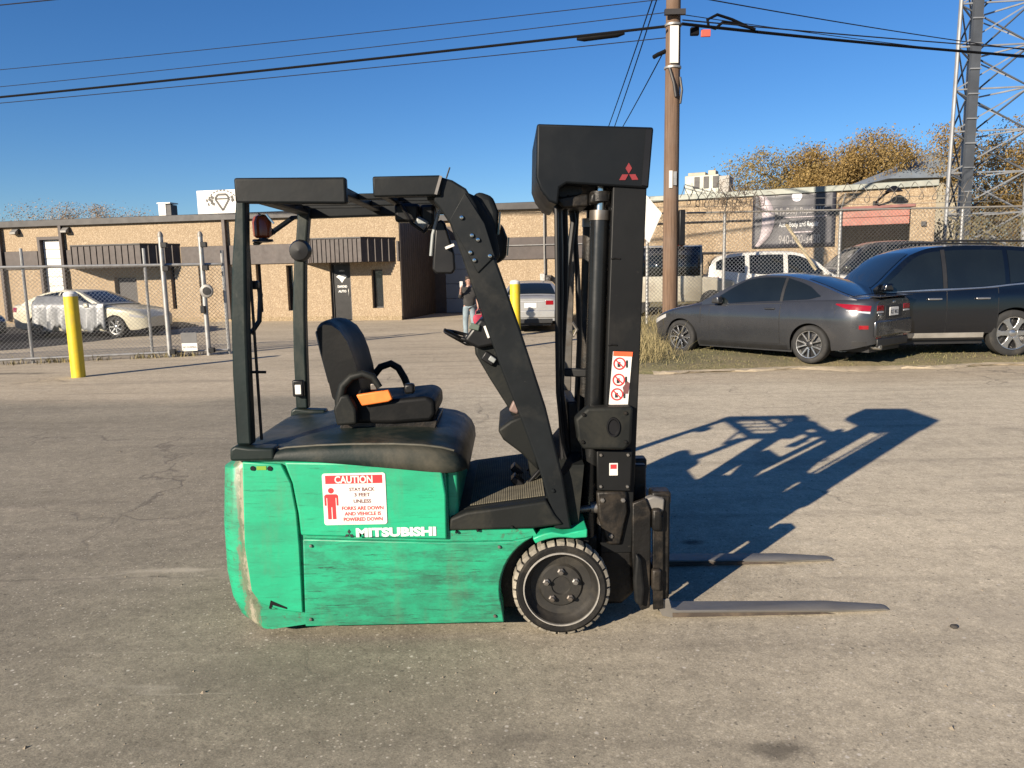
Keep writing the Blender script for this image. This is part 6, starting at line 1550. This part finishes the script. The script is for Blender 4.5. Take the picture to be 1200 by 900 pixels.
s_.patch('sill_trim', .50, 2.36, .335, .42, M('sill_chrome', (.50, .48, .44), .35, .6), .012)
s_.patch('cladding', .48, 2.38, .30, .332, MAT_TRIM, .010, k=3)
for sg in (1, -1):
    m = MB(); m.tube([(-.55, sg*.60, 1.80), (-.4, sg*.61, 1.86), (1.1, sg*.62, 1.895), (1.3, sg*.62, 1.85)], .018, 8); m.v = [(x_, y_, z_+.09) for x_, y_, z_ in m.v]; m.build('roof_rail', MAT_TRIM, SV_, world=False)
s_.patch('taillight', -1.0, -.62, .86, 1.14, MAT_TAIL, .008); s_.patch('headlight', 3.3, 3.72, [(3.3, .80), (3.72, .70)], [(3.3, .93), (3.72, .82)], MAT_CLEAR, .006)
mirror_pair(s_, 2.18, 1.20, .94); s_.wheels('six', .285)

# ---- background vehicles
def simple_sedan(name, label, x, y, z, hx, hy, paint, k=1.0, group='vehicles parked behind the fences', tail=True, style='seven'):
    r_ = car_root(name, label, 'car', x, y, z, hx, hy, group)
    Q = dict(P); Q.update(rear=-1.05, front=3.65, wb=2.72, w=.90,
        belt=[(-1.05, .88), (-.9, .95), (0, .95), (1.3, .92), (2.2, .88), (2.8, .82), (3.3, .72), (3.65, .55)],
        deck=[(-1.05, .96), (-.9, 1.02), (-.3, 1.04), (1.7, 1.0), (2.2, .97), (2.8, .90), (3.3, .80), (3.65, .6)],
        bottom=[(-1.05, .34), (-.6, .26), (0, .21), (2.7, .2), (3.3, .22), (3.65, .30)],
        plan=[(-1.05, .95), (0, 1), (2.7, 1), (3.65, .94)],
        roof=[(-.62, 1.04), (-.2, 1.25), (.2, 1.39), (.7, 1.44), (1.2, 1.42), (1.6, 1.29), (2.0, 1.12), (2.3, .98)],
        roofw=[(-.62, .62), (.2, .57), (1.2, .58), (2.3, .68)], rpk=.7, cab=(-.62, 2.28))
    c = Car(r_, Q, paint); c.body(); c.cabin()
    c.side_window(.72, 1.95, [(.72, .1), (1.95, .1)], [(.72, .92), (1.3, .92), (1.95, .6)]); c.side_window(-.2, .66, [(-.2, .3), (.1, .1), (.66, .1)], [(-.2, .6), (.1, .85), (.66, .92)])
    c.screen(1.42, 2.2, 'windscreen'); c.screen(-.55, .08, 'rear_window', .85)
    c.patch('door', .70, 2.0, .30, .90, paint, .003); c.patch('door', -.05, .68, .42, .91, paint, .003)
    c.patch('taillight', -1.0, -.75, .78, .92, MAT_TAIL, .006); c.patch('headlight', 3.2, 3.55, [(3.2, .62), (3.55, .55)], [(3.2, .70), (3.55, .62)], MAT_CLEAR, .006)
    we = c.Wd(-1.05)*.97
    for sg in (1, -1): c.end_patch('taillight', sg*.42, sg*we, .78, .90, MAT_TAIL)
    c.end_patch('number_plate', -.17, .17, .70, .84, MAT_PLATE, off=.012); c.end_patch('trunk_trim', -.4, .4, .86, .885, MAT_CLEAR, off=.012)
    c.end_patch('bumper', -.68, .68, .42, .64, paint, off=.03, th=.06, bev=.03); c.end_patch('valance', -.6, .6, .28, .40, MAT_TRIM, off=.02)
    mirror_pair(c, 1.85, .95, .83); c.wheels(style, .22); return r_
PAINT_SILVER = carpaint('silver_paint', (.50, .50, .49), .5, .32, (.4, .36, .3), .25)
PAINT_CREAM = carpaint('cream_paint', (.62, .58, .44), .0, .35, (.4, .36, .28), .3)
PAINT_BLACK = carpaint('black_car_paint', (.014, .015, .017), .2, .25, (.10, .09, .08), .25)
PAINT_WHITE = carpaint('white_car_paint', (.74, .73, .69), .0, .35, (.5, .45, .38), .3)
PAINT_DGREY = carpaint('dark_grey_paint', (.06, .062, .066), .4, .3, (.16, .14, .12), .3)
simple_sedan('silver_sedan', 'silver sedan with its tail towards the camera behind the second bollard and the mast', .62, 22.4, 0, .06, 1, PAINT_SILVER)
simple_sedan('cream_sedan', 'pale cream sedan draped with a silver cover in the left yard', -14.2, 24.3, 0, .97, -.22, PAINT_CREAM)
simple_sedan('black_sedan', 'dark sedan at the left edge of the yard behind the fence', -18.2, 22.2, 0, .98, -.15, PAINT_BLACK)
# crinkled silver cover on the cream car
rg = random.Random(4)
cv = MB(); rows = []
o_ = Vector((-14.2, 24.3, 0)); hx_ = Vector((.97, -.22, 0)).normalized(); ny_ = Vector((-hx_.y, hx_.x, 0))
for i in range(41):
    x = -.10+2.55*i/40; row = []; hem = .27+.09*math.sin(i*.55)+.06*math.sin(i*1.7); fold = .035*math.sin(i*.9)+.02*math.sin(i*2.3)
    for k in range(15):
        q = k/14
        if q < .70:
            s_q = q/.70; z = hem+(1.00-hem)*s_q; y = -.945-(1-s_q)*(.03+fold) - abs(fold)*.3
        else:
            s_q = (q-.70)/.30; z = 1.00+.26*s_q*(1 if x < 1.1 else max(.1, 1-(x-1.1)/.9)); y = -.945+.24*s_q
        row.append(o_ + hx_*x + ny_*y + Vector((0, 0, z+rg.uniform(-.006, .006))))
    rows.append(row)
cv.grid(rows); tag(cv.build('car_cover', M('silver_cover', (.24, .25, .26), .42, .25, var=.2, scale=5, bump=.25, bscale=9, bdist=.02), fix=False, solid=.008, smooth=60), 'crinkled silver cover hanging over the side of the cream sedan', 'car cover')

def simple_suv(name, label, x, y, z, hx, hy, paint, zk=1.0, group='vehicles parked behind the fences'):
    r_ = car_root(name, label, 'car', x, y, z, hx, hy, group); r_.scale = (1, 1, zk)
    c = Car(r_, P2, paint); c.body(); c.cabin()
    c.side_window(1.22, 2.12, [(1.2, .08), (2.26, .08)], [(1.2, .88), (1.5, .88), (2.12, .6)]); c.side_window(.2, 1.10, [(.16, .08), (1.12, .08)], [(.16, .88), (1.12, .88)]); c.side_window(-.70, .08, [(-.72, .30), (-.3, .12), (.08, .08)], [(-.72, .76), (-.4, .84), (.08, .88)])
    c.screen(1.72, 2.34, 'windscreen'); c.screen(-.90, -.66, 'rear_window', .82)
    c.patch('door', 1.16, 2.30, .42, [(1.16, 1.13), (2.3, 1.09)], paint, .003); c.patch('door', .30, 1.14, .42, [(.3, 1.17), (1.14, 1.13)], paint, .003)
    c.patch('taillight', -1.0, -.62, .86, 1.14, MAT_TAIL, .008); c.patch('headlight', 3.3, 3.72, [(3.3, .80), (3.72, .70)], [(3.3, .93), (3.72, .82)], MAT_CLEAR, .006)
    mirror_pair(c, 2.18, 1.20, .94); c.wheels('seven', .27); return r_
simple_suv('white_suv', 'white SUV parked behind the lot fence below the black banner', 6.6, 22.4, verge_z(7, 22.4), .985, -.17, PAINT_WHITE, .90)
simple_suv('grey_suv', 'dark grey SUV behind the lot fence in front of the red bay door', 11.5, 21.9, verge_z(11, 21.9), -.99, .12, PAINT_DGREY, 1.02)
# old white van with a dark window band left of the pole
PAINT_DUSTY = carpaint('dusty_cream_paint', (.42, .39, .31), 0, .5, (.25, .21, .16), .45)
vn = car_root('cream_van', 'dusty cream van with a dark window band and red roof lamp behind the pole', 'van', 3.9, 22.6, verge_z(4.5, 22.6), .98, -.2, 'vehicles parked behind the fences')
m = MB(); rows = []
for x, k in ((-.8, .90), (-.76, .97), (-.6, 1), (1.2, 1), (1.55, .98), (1.62, .93)): rows.append([(x, s*.93*k*w, z) for s, w, z in ((1, .94, .35), (1, 1, .6), (1, 1, 1.05), (1, .90, 1.72), (1, .84, 1.88), (1, .5, 1.94), (-1, .5, 1.94), (-1, .84, 1.88), (-1, .90, 1.72), (-1, 1, 1.05), (-1, 1, .6), (-1, .94, .35))])
m.grid(rows, close_u=True); m.add(rows[0], [tuple(range(12))]); m.add(rows[-1], [tuple(range(12))]); m.build('body', PAINT_DUSTY, vn, world=False, bevel=.03)
m = MB(); m.grid([[(x, s_*.93*k*w*1.006, z) for s_, w, z in ((1, .995, 1.08), (1, .902, 1.72), (1, .845, 1.87))] for x, k in ((-.78, .97), (-.6, 1), (1.2, 1), (1.56, .985))]); m.v = m.v+[]
m.grid([[(x, s_*.93*k*w*1.006, z) for s_, w, z in ((-1, .995, 1.08), (-1, .902, 1.72), (-1, .845, 1.87))] for x, k in ((-.78, .97), (-.6, 1), (1.2, 1), (1.56, .985))]); m.build('upper_band', PAINT_BLACK, vn, world=False, solid=.006)
for x0, x1 in ((-.62, .05), (.12, .80), (.87, 1.5)):
    m = MB(); m.grid([[(x0, -.938-.004, 1.08), (x0, -.858, 1.66)], [(x1, -.938-.004, 1.08), (x1, -.858, 1.66)]]); m.build('window', MAT_CARGLASS, vn, world=False, solid=.01)
m = MB(); m.bx(1.63, 1.65, -.8, .8, 1.1, 1.66); m.build('windscreen', MAT_CARGLASS, vn, world=False, bevel=.01)
m = MB(); m.prism([(1.60, .35), (1.60, 1.06), (2.0, 1.02), (2.45, .94), (2.55, .80), (2.55, .38)], -.85, .85); m.build('bonnet', PAINT_DUSTY, vn, world=False, bevel=.06, seg=3)
m = MB(); m.bx(.72, 1.12, -.90, -.62, 1.90, 2.04); m.build('roof_lamp', M('red_lamp', (.5, .05, .04), .35), vn, world=False, bevel=.03)
for wx in (-.15, 1.9):
    for sg in (1, -1):
        m = MB(); m.lathe([(.0, 0), (.2, .0), (.21, .02), (.33, .0), (.35, -.05), (.35, -.2), (.2, -.2)], (wx, 0, .35), 'Y', 24)
        if sg < 0: m.v = [(x, -y-.86, z) for x, y, z in m.v]
        else: m.v = [(x, y+.86, z) for x, y, z in m.v]
        m.build('wheel', MAT_TIRE, vn, world=False)

# small litter on the lot
sp_o = MB(); q = (0.83, 3.62); sp_o.add([(q[0]-.03, q[1]-.02, .004), (q[0]+.10, q[1]-.03, .006), (q[0]+.13, q[1]+.0, .012), (q[0]+.06, q[1]+.012, .018), (q[0]-.02, q[1]+.01, .010)], [(0, 1, 3), (1, 2, 3), (0, 3, 4)])
tag(sp_o.build('paper_scrap', MAT_LABEL, solid=.002), 'crumpled white paper scrap lying against the near fork', 'litter')
q = (2.06, 3.41); m = MB()
m.lathe([(.0, .0), (.016, .001), (.019, .007), (.012, .013), (.0, .015)], (q[0], q[1], 0), 'Z', 9); m.v = [(x+random.uniform(-.003, .003), y+random.uniform(-.003, .003), z) for x, y, z in m.v]
tag(m.build('stone', M('dark_stone', (.05, .045, .04), .9), smooth=20), 'small dark stone on the lot right of the fork tips', 'stone')

# ================================================================ person walking across the lot behind the forklift
def skin_mesh(name, nodes, edges, mat, parent, sub=2, smooth=180):
    """one continuous surface grown round a skeleton; nodes: (x, y, z, radius)"""
    me = bpy.data.meshes.new(name); me.from_pydata([n_[:3] for n_ in nodes], edges, []); o = bpy.data.objects.new(name, me); COL.objects.link(o)
    o.modifiers.new('skin', 'SKIN'); sv = me.skin_vertices[0].data if me.skin_vertices else None
    if sv is None:
        bm = bmesh.new(); bm.from_mesh(me); bm.verts.layers.skin.verify(); bm.to_mesh(me); bm.free(); sv = me.skin_vertices[0].data
    for s_, n_ in zip(sv, nodes):
        r_ = n_[3]; s_.radius = r_ if isinstance(r_, tuple) else (r_, r_)
    sv[0].use_root = True
    md = o.modifiers.new('sub', 'SUBSURF'); md.levels = sub; md.render_levels = sub
    dg = bpy.context.evaluated_depsgraph_get(); dg.update(); ev = bpy.data.meshes.new_from_object(o.evaluated_get(dg))
    bpy.data.objects.remove(o); ev.name = name; ev.materials.clear(); ev.materials.append(mat)
    for p in ev.polygons: p.use_smooth = True
    o = bpy.data.objects.new(name, ev); COL.objects.link(o); o.parent = parent; return o
pq = (-1.04, 19.45)
PN = thing('person', 'person in a dark jacket and faded jeans standing far behind the forklift pillar', 'person', (pq[0], pq[1], 0), R(12))
MAT_SKIN = M('skin', (.40, .235, .18), .55, var=.08); MAT_JACKET = M('dark_jacket', (.035, .033, .032), .85, var=.3, scale=8, bump=.3, bscale=30); MAT_JEANS = M('faded_jeans', (.22, .28, .31), .85, var=.2, scale=9, bump=.25, bscale=40)
MAT_HAIR = M('brown_hair', (.045, .03, .02), .6, var=.3, scale=30); MAT_SHOE = M('dark_shoe', (.02, .02, .02), .6)
nd = [(0, 0, .86, (.14, .10)), (0, 0, 1.06, (.115, .085)), (0, 0, 1.24, (.135, .095)), (0, 0, 1.345, (.06, .055)), (0, -.005, 1.41, (.05, .05)), (0, -.015, 1.48, (.070, .082)), (0, -.012, 1.56, (.064, .078))]
ed = [(0, 1), (1, 2), (2, 3), (3, 4), (4, 5), (5, 6)]
hands = []
for sg, arm in ((1, [(.165, 0, 1.30, .048), (.20, -.01, 1.10, .040), (.205, -.10, .90, .026), (.205, -.115, .845, (.016, .034))]), (-1, [(-.165, 0, 1.30, .048), (-.22, -.02, 1.10, .040), (-.235, -.20, 1.25, .026), (-.235, -.225, 1.31, (.016, .034))])):
    b0 = len(nd); nd += arm; ed += [(2, b0)] + [(b0+i, b0+i+1) for i in range(3)]
    w_ = Vector(arm[3][:3]); d_ = (w_-Vector(arm[2][:3])).normalized(); sd = Vector((0, 1, 0)) if sg > 0 else Vector((0, .4, .2)).normalized()
    for k, (off, L) in enumerate(((-.026, .062), (-.009, .074), (.009, .070), (.026, .054))):
        i0 = len(nd); p1 = w_+sd*off+d_*.035; p2 = p1+d_*L*.5+Vector((-sg*.012, 0, 0)); p3 = p2+d_*L*.35+Vector((-sg*.022, 0, 0))
        nd += [(*p1, .0095), (*p2, .0088), (*p3, .0075)]; ed += [(b0+3, i0), (i0, i0+1), (i0+1, i0+2)]
    i0 = len(nd); p1 = w_-sd*.034-d_*.004; p2 = p1-sd*.020+d_*.030; nd += [(*p1, .011), (*p2, .009)]; ed += [(b0+3, i0), (i0, i0+1)]
for sg in (1, -1):
    b0 = len(nd); nd += [(sg*.088, 0, .80, .085), (sg*.10, -.03*sg, .46, .055), (sg*.105, .03*sg, .10, .036), (sg*.115, -.10+.03*sg, .045, .032)]; ed += [(0, b0)] + [(b0+i, b0+i+1) for i in range(3)]
BODY = skin_mesh('body', nd, ed, MAT_SKIN, PN)
skin_mesh('jacket', [(0, 0, .75, (.165, .125)), (0, 0, 1.0, (.155, .122)), (0, 0, 1.22, (.165, .125)), (0, 0, 1.335, (.085, .075)), (.172, 0, 1.295, .066), (.205, -.01, 1.10, .056), (-.172, 0, 1.295, .066), (-.226, -.02, 1.09, .056), (-.236, -.13, 1.18, .046)], [(0, 1), (1, 2), (2, 3), (2, 4), (4, 5), (2, 6), (6, 7), (7, 8)], MAT_JACKET, PN)
skin_mesh('trousers', [(0, 0, .98, (.14, .105))] + [p for sg in (1, -1) for p in ((sg*.078, 0, .80, .096), (sg*.10, -.03*sg, .46, .072), (sg*.105, .03*sg, .10, .060))], [(0, 1), (1, 2), (2, 3), (0, 4), (4, 5), (5, 6)], MAT_JEANS, PN)
for sg in (1, -1): skin_mesh('shoe', [(sg*.105, .04+.03*sg, .045, .045), (sg*.11, -.04+.03*sg, .045, .046), (sg*.116, -.13+.03*sg, .036, .034)], [(0, 1), (1, 2)], MAT_SHOE, PN)
skin_mesh('hair', [(0, .045, 1.52, (.085, .075)), (0, .005, 1.615, (.085, .090)), (0, .07, 1.40, (.070, .05))], [(0, 1), (0, 2)], MAT_HAIR, PN)
for sg in (1, -1):
    m = MB(); m.lathe([(.0, -.008), (.010, -.005), (.012, 0), (.0, .004)], (sg*.028, -.088, 1.505), 'Y', 10); m.build('eye', MAT_HAIR, PN, world=False)
    skin_mesh('ear', [(sg*.070, -.005, 1.515, .016), (sg*.073, -.002, 1.475, .012)], [(0, 1)], MAT_SKIN, PN, 1)
skin_mesh('nose', [(0, -.090, 1.50, .009), (0, -.106, 1.468, .013)], [(0, 1)], MAT_SKIN, PN, 1)
m = MB(); m.box((0, -.094, 1.438), (.042, .008, .009)); m.build('mouth', M('lips', (.30, .11, .09), .5), PN, world=False, bevel=.003)
# bag in the lowered hand, phone in the raised one
rot = Matrix.Rotation(R(12), 3, 'Z')
def at_p(v_): return rot @ Vector(v_) + Vector((pq[0], pq[1], 0))
BG = thing('shopping_bag', 'bright red bag hanging from the lowered hand of the person in the dark jacket', 'bag', tuple(at_p((.21, -.125, .42))), R(12))
rows = []
for k, (z, w_, d_) in enumerate(((0, .08, .045), (.01, .115, .06), (.10, .145, .065), (.19, .135, .045), (.235, .10, .02))):
    rows.append([(w_*math.cos(a)*(1 if abs(math.cos(a)) < .9 else .98), d_*math.sin(a), z) for a in [2*math.pi*i/16 for i in range(16)]])
m = MB(); m.grid(rows, close_u=True); m.add(rows[0], [tuple(range(16))]); m.build('pouch', M('red_fabric', (.36, .018, .05), .7, var=.2, scale=14, bump=.3, bscale=40), BG, world=False, smooth=50)
for y_ in (-.018, .018):
    m = MB(); m.tube([(-.08, y_, .225), (-.06, y_, .33), (0, y_*.3, .395), (.06, y_, .34), (.08, y_, .225)], .008, 6); m.build('handle', M('bag_strap', (.30, .02, .04), .7), BG, world=False)
PHN = thing('phone', 'small pale phone held up in the raised hand of the person in the dark jacket', 'phone', tuple(at_p((-.222, -.245, 1.35))), R(12))
m = MB(); m.box((0, 0, .07), (.075, .010, .15)); ph_ = m.build('case', MAT_LABEL, PHN, world=False, bevel=.004)
m = MB(); m.box((0, .0062, .07), (.066, .002, .138)); m.build('screen', MAT_BLACK, PHN, world=False)

# ---------------------------------------------------------------- overall albedo level of every procedural paint
ALBEDO = 0.72
for mt in bpy.data.materials:
    if not mt.use_nodes or 'Principled BSDF' not in mt.node_tree.nodes: continue
    nd = mt.node_tree.nodes; lk = mt.node_tree.links; ip = nd['Principled BSDF'].inputs['Base Color']
    if ip.is_linked:
        src = ip.links[0].from_socket
        mx = nd.new('ShaderNodeMix'); mx.data_type = 'RGBA'; mx.blend_type = 'MULTIPLY'; mx.inputs[0].default_value = 1.0
        mx.inputs[7].default_value = (ALBEDO, ALBEDO, ALBEDO, 1)
        lk.new(src, mx.inputs[6]); lk.new(mx.outputs[2], ip)
